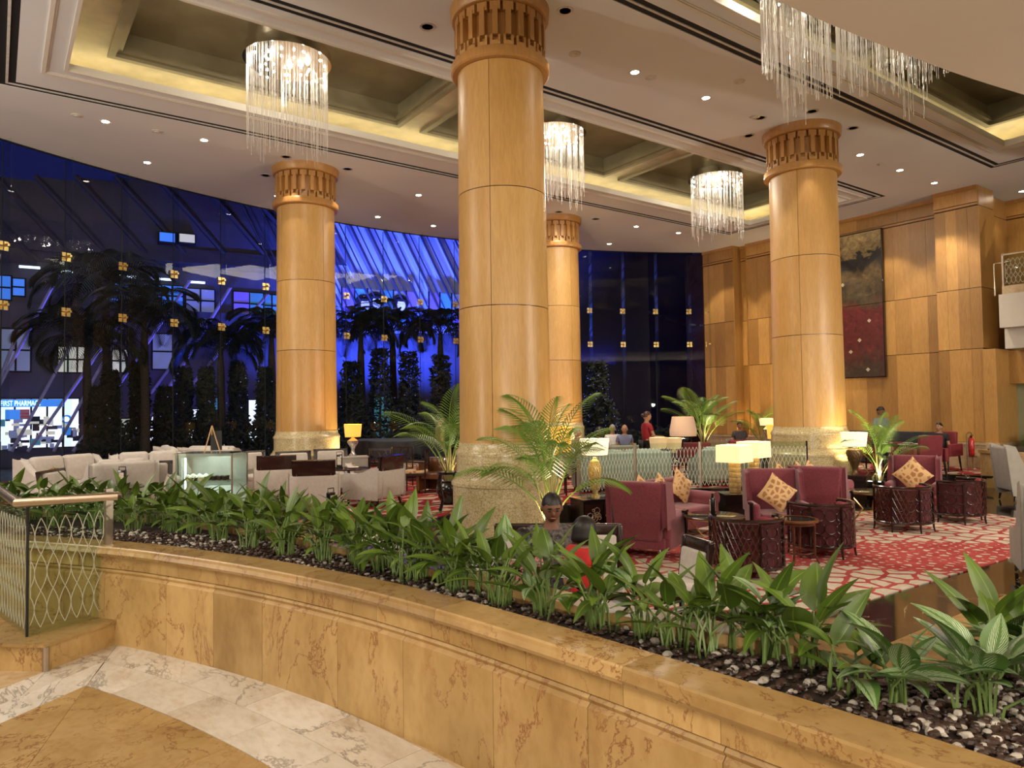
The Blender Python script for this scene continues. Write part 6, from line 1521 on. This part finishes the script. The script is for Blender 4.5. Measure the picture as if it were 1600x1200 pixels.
def person(label, loc, rz, pose, top, bottom, skin='skin', hair='hair', style='short', hyaw=0, hpitch=0, arms=None, s=1.0, skirt=False, long_sleeve=False, extra=None, lean=0.0):
    r = thing('person', label, 'person', loc, rz, None, s=s)
    hp = .92 if pose == 'stand' else .50
    P = Vector((0, 0, hp)); ch = Vector((0, lean*.5, hp+.34)); nk = Vector((0, lean*.9, hp+.53)); hd = Vector((0, lean*1.1+.01, hp+.62))
    body = [[(tuple(P), (.14, .11)), (tuple(P.lerp(ch, .5)), (.125, .095)), (tuple(ch), (.15, .105)), (tuple(nk-Vector((0, 0, .03))), (.07, .06)), (tuple(nk+Vector((0, 0, .05))), .05), (tuple(hd), .07)]]
    shirt = [[(tuple(P+Vector((0, 0, -.03))), (.165, .13)), (tuple(P.lerp(ch, .5)), (.15, .12)), (tuple(ch), (.165, .125)), (tuple(nk-Vector((0, 0, .035))), (.085, .075))]]
    trou = []
    arms = arms or {}
    hands = []
    for sg, nm in ((-1, 'l'), (1, 'r')):
        sh = Vector((sg*.18, ch.y+.0, ch.z+.10)); a = arms.get(nm)
        if a is None: a = ((sg*.23, ch.y-.02, ch.z-.18), (sg*.22, ch.y+.06, ch.z-.42))
        el, wr = Vector(a[0]), Vector(a[1])
        body.append([(tuple(ch), (.15, .105)), (tuple(sh), .055), (tuple(el), .040), (tuple(el.lerp(wr, .3)), .040), (tuple(wr), .027)]+[])
        hands += [(wr, wr-el)]
        if long_sleeve: shirt.append([(tuple(ch), (.165, .125)), (tuple(sh), .068), (tuple(el), .055), (tuple(el.lerp(wr, .8)), .042)])
        else: shirt.append([(tuple(ch), (.165, .125)), (tuple(sh), .070), (tuple(sh.lerp(el, .6)), .060)])
        hipp = Vector((sg*.09, 0, hp-.04))
        if pose == 'stand': kn = Vector((sg*.10, .02, hp-.46)); an = Vector((sg*.10, -.01, .08)); toe = Vector((sg*.11, .13, .04))
        else: kn = Vector((sg*.12, .42, hp+.02)); an = Vector((sg*.12, .42, .08)); toe = Vector((sg*.12, .55, .04))
        body.append([(tuple(P), (.14, .11)), (tuple(hipp), .085), (tuple(kn), .055), (tuple(kn.lerp(an, .35)), .052), (tuple(an), .035)])
        trou.append([(tuple(P+Vector((0, 0, -.01))), (.165, .13)), (tuple(hipp), .10), (tuple(kn), .075), (tuple(kn.lerp(an, .5)), .065), (tuple(an+Vector((0, 0, .03))), .055)])
        so = skin_chain('shoe', [[(tuple(an-Vector((0, .03, .035))), .042), (tuple((an+toe)/2-Vector((0, 0, .02))), .042), (tuple(toe), .034)]], 'cloth_black', r)
    for (wr, d) in hands:
        for c in hand(r, wr, d, skin): body.append([(tuple(p), q) for p, q in c])
    skin_chain('body', body, skin, r, 1); skin_chain('shirt', shirt, top, r, 1)
    if skirt: MB().lathe([(.26, -.50), (.20, -.2), (.165, 0), (.14, .04)], (0, 0, hp), 20).build('skirt', bottom, r)
    else: skin_chain('trousers', trou, bottom, r, 1)
    head(r, hd+Vector((0, .01, .045)), hyaw, hpitch, skin, hair, style)
    return r
AC = YAW+PI/2      # rotation that makes a person face the camera
p = low(862, 6.25); person('man with short black hair in a dark patterned shirt, looking down behind the planter', (p[0], p[1], p[2]+.02), AC+.1, 'sit', 'cloth_floral', 'denim', 'skin_dark', 'hair', 'short', 0, -.35, lean=.10, s=1.04, arms={'l': ((-.30, .10, .66), (-.16, .32, .60)), 'r': ((.30, .10, .66), (.14, .34, .60))})
p = low(916, 5.15); person('girl with a black bob and a pink hair clip in a bright red dress', p, AC+PI-.9, 'stand', 'cloth_red', 'cloth_red', 'skin', 'hair', 'bob', .5, -.2, s=.76, skirt=True)
p = low(820, 5.7); person('child with long dark hair seen from behind, in a pink patterned top', p, AC+PI+.1, 'stand', 'cloth_pink', 'cloth_pink', 'skin', 'hair', 'long', 0, -.15, s=.66, skirt=True)
p = low(770, 6.3); bg_ = thing('bag', 'black and white soft bag on the left end of the settee', 'bag', (p[0], p[1], p[2]+.48), 0)
MB().rbox((0, 0, .17), (.34, .2, .34), .09, puff=.1).build('body', 'cloth_black', bg_); MB().rbox((-.10, -.02, .25), (.2, .22, .22), .09).build('flap', 'cloth_white', bg_); MB().tube([(-.1, 0, .3), (-.05, 0, .44), (.06, 0, .44), (.1, 0, .3)], .012, 6).build('handle', 'cloth_white', bg_)
p = mid_(1012, 17.6); person('waitress with brown hair in a bun and a red uniform, walking to the right', p, YAW-PI/2-1.35, 'stand', 'cloth_maroon', 'cloth_black', 'skin', 'hair_brown', 'bun', 0, 0, s=.98, arms={'r': ((.22, .1, 1.08), (.10, .34, 1.06)), 'l': ((-.22, .1, 1.08), (-.08, .34, 1.06))})
p = mid_(1378, 18.3); person('man in a blue grey T-shirt standing and looking down beside the dining table', p, AC+.35, 'stand', 'cloth_blue', 'denim', 'skin_dark', 'hair', 'short', 0, -.4, s=1.0, arms={'l': ((-.27, .05, 1.06), (-.10, .28, 1.10)), 'r': ((.27, .05, 1.06), (.08, .28, 1.10))})
p = mid_(1470, 18.9); person('woman with tied dark hair in a black top sitting in a crimson armchair', p, facing(p, (p[0]-1, p[1]+.1)), 'sit', 'cloth_black', 'cloth_black', 'skin', 'hair', 'bun', 0, .05, s=.98)
p = mid_(688, 18.0); person('woman in an olive sleeveless top standing behind the left palm', p, YAW-PI/2-1.2, 'stand', 'cloth_olive', 'cloth_black', 'skin', 'hair', 'bun', 0, 0, s=.98, skirt=True)
for (x, d, lb, tp_, hr, st, hy) in ((903, 18.0, 'grey-haired person in profile at the left of the far lounge', 'cloth_olive', 'hair_grey', 'short', 1.2), (938, 18.6, 'person with black hair turned away in the far lounge', 'cloth_black', 'hair', 'bob', 2.6), (958, 20.6, 'person with cropped grey hair in a white shirt, facing the camera', 'cloth_white', 'hair_grey', 'short', 0), (977, 20.2, 'bald man in a dark blue shirt in the far lounge', 'cloth_blue', 'hair_grey', 'bald', -.3), (1157, 22.0, 'man in a dark checked shirt below the veneered wall', 'cloth_grey', 'hair', 'short', 0)):
    p = mid_(x, d); person(lb, p, AC, 'sit', tp_, 'denim', 'skin', hr, st, hy, -.1, s=1.0)
    q = thing('low_armchair', 'grey armchair under the '+lb.split(' in ')[0].split(' below')[0], 'armchair', p, AC, 'occupied armchairs in the far lounge'); MB().rbox((0, -.32, .45), (.7, .12, .6), .05).build('backrest', 'grey_fabric', q); MB().rbox((0, 0, .24), (.6, .6, .22), .05).build('seat', 'grey_fabric', q)
    for s in (-1, 1): MB().cyl((s*.25, .2, .14), (s*.25, .2, 0), .02, n=6).build('leg', 'dark_wood', q); MB().cyl((s*.25, -.2, .14), (s*.25, -.2, 0), .02, n=6).build('leg', 'dark_wood', q)
# ------------------------------------------------------------------ outside, beyond the glass
ZG = -.3
struct('ground', MB().prism([(-60, 21.3), (70, 19.5), (90, 90), (-60, 90)], ZG-.3, ZG-.1), 'asphalt', label='dark paved forecourt outside')
FA = pd(-80, 600, 25).to_2d(); FB = pd(900, 600, 38).to_2d(); FD = (FB-FA).normalized(); FNn = Vector((-FD.y, FD.x)); FRZ = math.atan2(FD.y, FD.x); FL = (FB-FA).length
def fac(px, py):
    """meets the line of sight with the front of the building opposite; returns (s along, z)"""
    d = _f*FPX+_r*(px-800)-_u*(py-600)
    den = d.x*FNn.x+d.y*FNn.y; t = ((FA.x*FNn.x+FA.y*FNn.y))/den; p = EYE+d*t
    return (p.to_2d()-FA).dot(FD), p.z
bld = thing('shop_building', 'shop building across the forecourt with lit windows and leaning struts', 'building', (FA.x, FA.y, 0), FRZ)
def fbox(name, mat, s0, s1, z0, z1, y0, y1, parent=bld, label=None):
    o = MB().box(((s0+s1)/2, (y0+y1)/2, (z0+z1)/2), (abs(s1-s0), abs(y1-y0), abs(z1-z0))).build(name, mat, parent, False)
    if label: o['label'] = label
    return o
fbox('wall', 'facade', -6, FL+12, ZG-.1, 9.2, .6, .9)
s_, zt = fac(100, 505); _, z1 = fac(100, 575)
def win(x0, y0, x1, y1, mat, cols=2, rows=2, name='window', depth=.45, bars=.06):
    s0, za = fac(x0, y0); s1, _ = fac(x1, y0); _, zb = fac(x0, y1)
    f = fbox(name, 'slot_black', s0-.05, s1+.05, zb-.05, za+.05, depth+.06, .62)
    p = fbox('pane', mat, s0, s1, zb, za, depth+.02, depth+.06, f)
    b = MB()
    for k in range(1, cols): s = s0+(s1-s0)*k/cols; b.box((s, depth, (za+zb)/2), (bars, .05, za-zb))
    for k in range(1, rows): z = zb+(za-zb)*k/rows; b.box(((s0+s1)/2, depth, z), (s1-s0, .05, bars))
    if cols*rows > 1: b.build('glazing_bar', 'slot_black', f, False)
    return s0, s1, zb, za
win(-40, 425, 14, 462, 'shop_cool', 2, 2); win(18, 432, 36, 458, 'shop_cool', 1, 2)
win(173, 440, 200, 470, 'shop_cool', 2, 2); win(236, 442, 287, 474, 'shop_cool', 3, 2); win(293, 448, 337, 484, 'window_grey', 2, 2); win(368, 453, 392, 488, 'window_violet', 1, 2); win(394, 455, 414, 490, 'window_teal', 1, 2); win(416, 458, 440, 492, 'window_teal', 2, 2)
win(0, 512, 45, 578, 'window_grey', 2, 2); win(90, 540, 135, 580, 'shop_warm', 3, 2); win(176, 545, 200, 580, 'shop_warm', 2, 2); win(240, 520, 270, 575, 'window_grey', 1, 2)
# pharmacy front
s0, s1, zb, za = win(-60, 624, 122, 704, 'shop', 7, 1, 'shop_front')
S0, ZS0 = fac(0, 624); S1_, _ = fac(100, 624); _, Z2 = fac(0, 636)
fbox('fascia_sign', 'sign_blue', s0, S1_, Z2, ZS0, .28, .40)
def text(body, size, loc, mat, parent, extr=.01, name='lettering', al='LEFT', rz=0):
    c = bpy.data.curves.new(name, 'FONT'); c.body = body; c.size = size; c.extrude = extr; c.align_x = al; c.materials.append(MATS[mat])
    o = bpy.data.objects.new(name, c); C.objects.link(o); o.parent = parent; o.location = loc; o.rotation_euler = (PI/2, 0, rz)
    bpy.context.view_layer.update(); me = bpy.data.meshes.new_from_object(o); q = bpy.data.objects.new(name, me); C.objects.link(q); q.parent = parent; q.location = loc; q.rotation_euler = (PI/2, 0, rz); bpy.data.objects.remove(o); return q
h = (ZS0-Z2)
sx, _ = fac(0, 630); ex, _ = fac(70, 630)
t = text('FIRST PHARMACY', h*1.0, (sx-.02, .26, Z2+h*.14), 'sign_white', bld, name='shop_lettering'); t.scale = ((ex-sx)/(h*1.0*8.6), 1, 1)
# shop interior goods seen through the front
rr_ = random.Random(5)
for k in range(55):
    a, _ = fac(rr_.uniform(-30, 116), 660); _, zz = fac(20, 648+rr_.uniform(0, 50)); fbox('display_unit', rr_.choice(['shop_warm', 'window_teal', 'facade', 'shop_warm', 'window_grey', 'facade_dark', 'window_grey', 'window_red' if k % 3 == 0 else 'shop_warm']), a, a+rr_.uniform(.10, .45), zz-rr_.uniform(.06, .30), zz, .34-k*.001, .42)
a, z_ = fac(12, 640); b_, z2_ = fac(45, 655)
for k in range(6): fbox('flag_stripe', 'window_red' if k % 2 == 0 else 'white_plaster', a+.35, b_, z_-(k+1)*(z_-z2_)/6, z_-k*(z_-z2_)/6, .24, .27)
fbox('flag_canton', 'sign_blue', a-.1, a+.35, z2_, z_, .24, .27)
a, z_ = fac(104, 655); o = MB().cyl((a, .27, z_), (a, .24, z_), .16, n=20).build('round_sign', 'sign_blue', bld); o = MB().cyl((a-.02, .24, z_), (a-.02, .235, z_), .1, n=16).build('sign_emblem', 'sign_white', bld)
a, z_ = fac(97, 668); b_, z2_ = fac(110, 680); fbox('square_sign', 'sign_blue', a, b_, z2_, z_, .24, .28)
win(190, 655, 205, 690, 'shop_warm', 1, 2); win(225, 650, 240, 690, 'shop', 1, 2); win(296, 640, 312, 700, 'shop', 1, 2); win(322, 622, 342, 640, 'window_teal', 1, 1); win(392, 625, 405, 690, 'shop', 1, 1); win(440, 640, 470, 690, 'shop_cool', 2, 1); win(590, 620, 615, 700, 'window_teal', 1, 2)
# tube lights on the canopy edge
for (x0, y0, x1, y1) in ((29, 415, 62, 418), (92, 422, 115, 424), (185, 430, 213, 433), (240, 434, 268, 437), (294, 439, 321, 442)):
    a, z_ = fac(x0, y0); b_, _ = fac(x1, y1); fbox('tube_light', 'tube_light', a, b_, z_-.04, z_+.04, .15, .22)
# overhanging canopy bands and leaning struts
a, z_ = fac(0, 400); fbox('canopy_edge', 'facade_dark', -6, FL*.50, z_+.2, z_+.75, -.6, .6)
a, zq = fac(0, 505); fbox('balcony_band', 'facade', -6, FL*.50, zq-.1, fac(0, 470)[1], .3, .6)
for i, (x0, y0, x1, y1, lit_) in enumerate(((0, 605, 92, 432, 1), (20, 705, 150, 470, 0), (45, 705, 240, 430, 1), (85, 705, 215, 470, 0), (115, 705, 295, 441, 1), (165, 710, 320, 500, 0), (205, 700, 357, 452, 1), (300, 600, 415, 462, 1), (-40, 700, 30, 520, 0))):
    s0, z0 = fac(x0, y0); s1, z1 = fac(x1, y1)
    o = MB().tube([(s0, -.35, z0), (s1, -.35, z1)], .055, 8).build('strut', 'strut', bld)
    if lit_: MB().tube([(s0+(s1-s0)*.25+.06, -.44, z0+(z1-z0)*.25), (s1+.06, -.44, z1)], .018, 5).build('light_line', 'led', o)
# blue-lit membrane canopy with ribs
MEM = thing('membrane_canopy', 'blue lit fabric canopy with dark leaning ribs above the palms', 'canopy', (FA.x, FA.y, 0), FRZ)
s0, zb0 = fac(440, 540); s1, _ = fac(830, 540)
def memz(px, py): return fac(px, py)
nseg = 15; vs = []; fs = []
for k in range(nseg):
    xa, xb = 430+k*27, 430+(k+1)*27
    a0, za0 = fac(xa+60, 520); b0, zb0 = fac(xb+60, 520); a1, za1 = fac(xa-45, 330); b1, zb1 = fac(xb-45, 330)
    n = 6; base = len(vs); rows = 9
    for j in range(rows+1):
        v = j/rows
        for i in range(n+1):
            u = i/n; s = (a0*(1-u)+b0*u)*(1-v)+(a1*(1-u)+b1*u)*v; z = (za0*(1-u)+zb0*u)*(1-v)+(za1*(1-u)+zb1*u)*v
            vs.append((s, .25+.32*math.sin(PI*u)-v*.9, z))
    for j in range(rows):
        for i in range(n): q = base+j*(n+1)+i; fs.append((q, q+1, q+n+2, q+n+1))
MB().add(vs, fs).build('membrane', 'membrane', MEM)
for k in range(17):
    for dx, r_ in ((0, .05), (9, .03)):
        xa = 418+k*25+dx; a0, z0 = fac(xa+68, 540); a1, z1 = fac(xa-52, 320)
        MB().tube([(a0, -.15, z0), (a1, -1.15, z1)], r_, 6).build('rib', 'facade_dark', MEM)
# dark roof part over the left windows, with two small windows
_, zt = fac(250, 400); _, ztop = fac(250, 290)
vs = []; fs = []
for k in range(9):
    xa, xb = -60+k*60, -60+(k+1)*60; a0, z0 = fac(xa+60, 412); b0, zz0 = fac(xb+60, 412); a1, z1 = fac(xa-60, 290); b1, zz1 = fac(xb-60, 290); q = len(vs)
    vs += [(a0, -.3, z0), (b0, -.3+.0, z0), ((b0+b1)/2, -.9, (z0+z1)/2), ((a0+a1)/2, -.9, (z0+z1)/2), (a1, -1.2, z1), (b1, -1.2, z1)]; fs += [(q, q+1, q+2, q+3), (q+3, q+2, q+5, q+4)]
    MB().tube([(a0, -.4, z0), ((a0+a1)/2, -1.0, (z0+z1)/2), (a1, -1.3, z1)], .10, 6).build('rib', 'facade_dark', bld)
MB().add(vs, fs).build('roof', 'facade_dark', bld, False)
win(247, 372, 270, 385, 'shop_cool', 1, 1, depth=-1.1); win(277, 374, 300, 386, 'shop_warm', 1, 1, depth=-1.1)
# poster windows with drawn portraits
POS = thing('poster_panel', 'row of shop windows with pale portrait drawings', 'poster', (FA.x, FA.y, 0), FRZ)
def pbox(name, mat, x0, y0, x1, y1, ya, yb):
    a, za = fac(x0, y0); b, zb = fac(x1, y1); return MB().box(((a+b)/2, (ya+yb)/2, (za+zb)/2), (abs(b-a), abs(yb-ya), abs(za-zb))).build(name, mat, POS, False)
for i, (x0, x1, mt, mt2) in enumerate(((531, 549, 'window_violet', 'window_grey'), (551, 569, 'shop_cool', 'window_teal'), (571, 589, 'window_grey', 'shop_warm'), (591, 609, 'window_teal', 'shop_cool'), (611, 629, 'window_grey', 'window_teal'), (631, 646, 'window_violet', 'shop_cool'), (666, 681, 'window_violet', 'window_grey'), (683, 699, 'shop_cool', 'window_teal'), (701, 716, 'window_grey', 'window_violet'))):
    pbox('pane', mt2, x0, 492, x1, 508, -.42, -.38); pbox('pane', mt, x0, 452+i*1.2, x1, 490, -.42, -.38); pbox('frame_bar', 'slot_black', x0-2, 450+i*1.2, x0, 510, -.46, -.38); pbox('frame_bar', 'slot_black', x0, 490, x1, 492, -.46, -.38)
for (x, y) in ((564, 478), (582, 474), (620, 478)):
    a, z_ = fac(x, y); MB().sphere((a, -.46, z_+.10), (.42, .02, .38), 14, 8).build('portrait_hair', 'slot_black', POS); MB().sphere((a+.04, -.49, z_-.02), (.20, .02, .27), 14, 8).build('portrait_face', 'shop_warm', POS); MB().prism([(a-.45, -.47), (a+.45, -.47), (a+.45, -.45), (a-.45, -.45)], z_-.62, z_-.3).build('portrait_shoulders', 'slot_black', POS)
    for sx_ in (-.06, .07): MB().sphere((a+.04+sx_, -.515, z_+.02), (.025, .006, .006), 8, 5).build('portrait_eye', 'slot_black', POS)
    MB().sphere((a+.02, -.50, z_+.22), (.24, .025, .09), 14, 8).build('portrait_fringe', 'slot_black', POS)
# blue floodlights for the canopy and the walls
def flight(px, d, z, power, aimpx, aimpy, col=(.05, .10, 1.0), size=90):
    p = dep(px, d, z); a, z_ = fac(aimpx, aimpy); q = FA+FD*a
    light('blue_floodlight', 'SPOT', (p.x, p.y, z), power, col, spot_size=math.radians(size), spot_blend=.6, shadow_soft_size=.3, aim=(q.x, q.y, z_))
flight(560, 29, 1.0, 4200, 590, 420); flight(680, 30, 1.0, 4200, 690, 430); flight(470, 28, 1.0, 1800, 470, 420); flight(330, 25, .5, 200, 330, 500, (.12, .10, 1.0)); flight(180, 23, .5, 100, 160, 520, (.2, .16, 1.0)); flight(60, 22, .5, 80, 30, 560, (.35, .30, 1.0)); flight(300, 24, 3, 160, 260, 350, (.03, .06, 1.0))
light('street_light', 'AREA', tuple(dep(150, 22, 7)), 30, (.6, .6, 1.0), size=4, aim=tuple(dep(120, 27, 2)))
# far dark buildings to the right behind the glass
b = thing('far_building', 'dark office building beyond the right part of the glass wall', 'building', (36, 34, 0), .45)
MB().box((0, 0, 5), (24, 8, 12)).build('wall', 'facade_dark', b, False)
for k in range(8): MB().box((-11+k*3, -4.02, 6.3), (2.0, .06, .12)).build('window', 'facade', b, False)
light('blue_floodlight', 'AREA', (26, 30, 2), 60, (.03, .06, 1.0), size=6, aim=(34, 33, 7))
# ---- palms, clipped shrubs and hedge
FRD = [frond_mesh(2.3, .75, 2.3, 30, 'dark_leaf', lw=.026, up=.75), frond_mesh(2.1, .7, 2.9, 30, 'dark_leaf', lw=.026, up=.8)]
def bigpalm(label, px, d, zc, seed, n=15, s=1.0):
    p = dep(px, d, ZG); r = thing('palm_tree', label, 'palm tree', (p.x, p.y, ZG-.1), 0, 'feather palms outside the glass'); rr = random.Random(seed); h = zc-ZG
    MB().tube([(0, 0, 0), (.04, 0, h*.3), (0, 0, h*.85), (0, 0, h+.1)], [.19, .14, .12, .07], n=10).build('trunk', 'bark', r)
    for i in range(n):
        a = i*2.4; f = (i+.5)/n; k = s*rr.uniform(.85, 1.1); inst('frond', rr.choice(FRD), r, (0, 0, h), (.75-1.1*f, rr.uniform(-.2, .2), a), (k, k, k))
for i, (x, y, d, t, s) in enumerate(((135, 540, 22.2, 'over the pharmacy front', 1.0), (165, 455, 23.5, 'tallest, left of the middle window row', 1.15), (225, 500, 22.5, 'between the first two tube lights and the column', 1.0), (345, 545, 24, 'third from the left column', .9), (425, 525, 24.5, 'just left of the left column', .9), (565, 522, 26, 'right of the left column', .9), (615, 515, 27, 'in the middle under the blue canopy', .95), (690, 520, 27, 'next to the nearest column under the canopy', .95))):
    bigpalm('dark feather palm outside, '+t, x, d, pd(x, y, d).z, 40+i, 26, s)
def shrub(label, px, d, ztop, seed, w_=.8, name='clipped_shrub', nf=10):
    p = dep(px, d, ZG); r = thing(name, label, 'shrub', (p.x, p.y, ZG-.1), 0, 'dark column shrubs outside'); rr = random.Random(seed); vs = []; fs = []; h = ztop-ZG
    MB().cyl((0, 0, 0), (0, 0, h*.9), .06, .02, 6).build('stem', 'bark', r)
    for i in range(1500):
        z = rr.uniform(.05, 1); a = rr.uniform(0, 6.28); q = w_*(1.05-z*.75)*(.55+.45*rr.random())*(1+.25*math.sin(z*9+a*2)); c = Vector((q*math.cos(a), q*math.sin(a), z*h)); s = rr.uniform(.07, .15)
        u = Vector((rr.uniform(-1, 1), rr.uniform(-1, 1), rr.uniform(-1, 1))).normalized()*s; v = u.orthogonal().normalized()*s*.45; k = len(vs); vs += [c-u, c+v, c+u, c-v]; fs.append((k, k+1, k+2, k+3))
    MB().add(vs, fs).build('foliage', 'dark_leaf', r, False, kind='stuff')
    fm = MB()
    for i in range(nf):
        z = rr.uniform(.1, .95); a = rr.uniform(0, 6.28); q = w_*(1.08-z*.75); fm.sphere((q*math.cos(a), q*math.sin(a), z*h), rr.uniform(.006, .013), 4, 3)
    fm.build('fairy_lights', 'fairy' if seed % 2 else 'fairy_white', r, False, kind='stuff')
for i, (x, y, d, t) in enumerate(((152, 600, 22.3, 'in front of the reflected pillar'), (172, 575, 22.6, 'second from the left'), (218, 560, 23, 'under the second palm'), (258, 600, 23, 'above the display case'), (287, 570, 23.4, 'fifth from the left'), (322, 570, 23.6, 'behind the easel'), (372, 560, 24, 'seventh from the left'), (415, 570, 24.2, 'left of the left column'), (550, 560, 25.5, 'right of the left column'), (595, 540, 25.8, 'behind the yellow lamp'), (640, 545, 26, 'behind the piano'), (690, 550, 26, 'behind the left palm'))):
    shrub('dark column shrub with fairy lights outside, '+t, x, d, pd(x, y, d).z, 60+i, .58 if i < 8 else .8)
shrub('slim tree wrapped in blue fairy lights, right of the farthest column', 936, 26, pd(936, 560, 26).z, 81, .9, nf=160)
hg = MB(); rr_ = random.Random(9)
hp_ = [gp(ang[0]+(ang[-1]-ang[0])*i/200, GR+1.2+rr_.uniform(-.3, .3)) for i in range(120, 201)]
vs = []; fs = []
for p in hp_:
    for k in range(55):
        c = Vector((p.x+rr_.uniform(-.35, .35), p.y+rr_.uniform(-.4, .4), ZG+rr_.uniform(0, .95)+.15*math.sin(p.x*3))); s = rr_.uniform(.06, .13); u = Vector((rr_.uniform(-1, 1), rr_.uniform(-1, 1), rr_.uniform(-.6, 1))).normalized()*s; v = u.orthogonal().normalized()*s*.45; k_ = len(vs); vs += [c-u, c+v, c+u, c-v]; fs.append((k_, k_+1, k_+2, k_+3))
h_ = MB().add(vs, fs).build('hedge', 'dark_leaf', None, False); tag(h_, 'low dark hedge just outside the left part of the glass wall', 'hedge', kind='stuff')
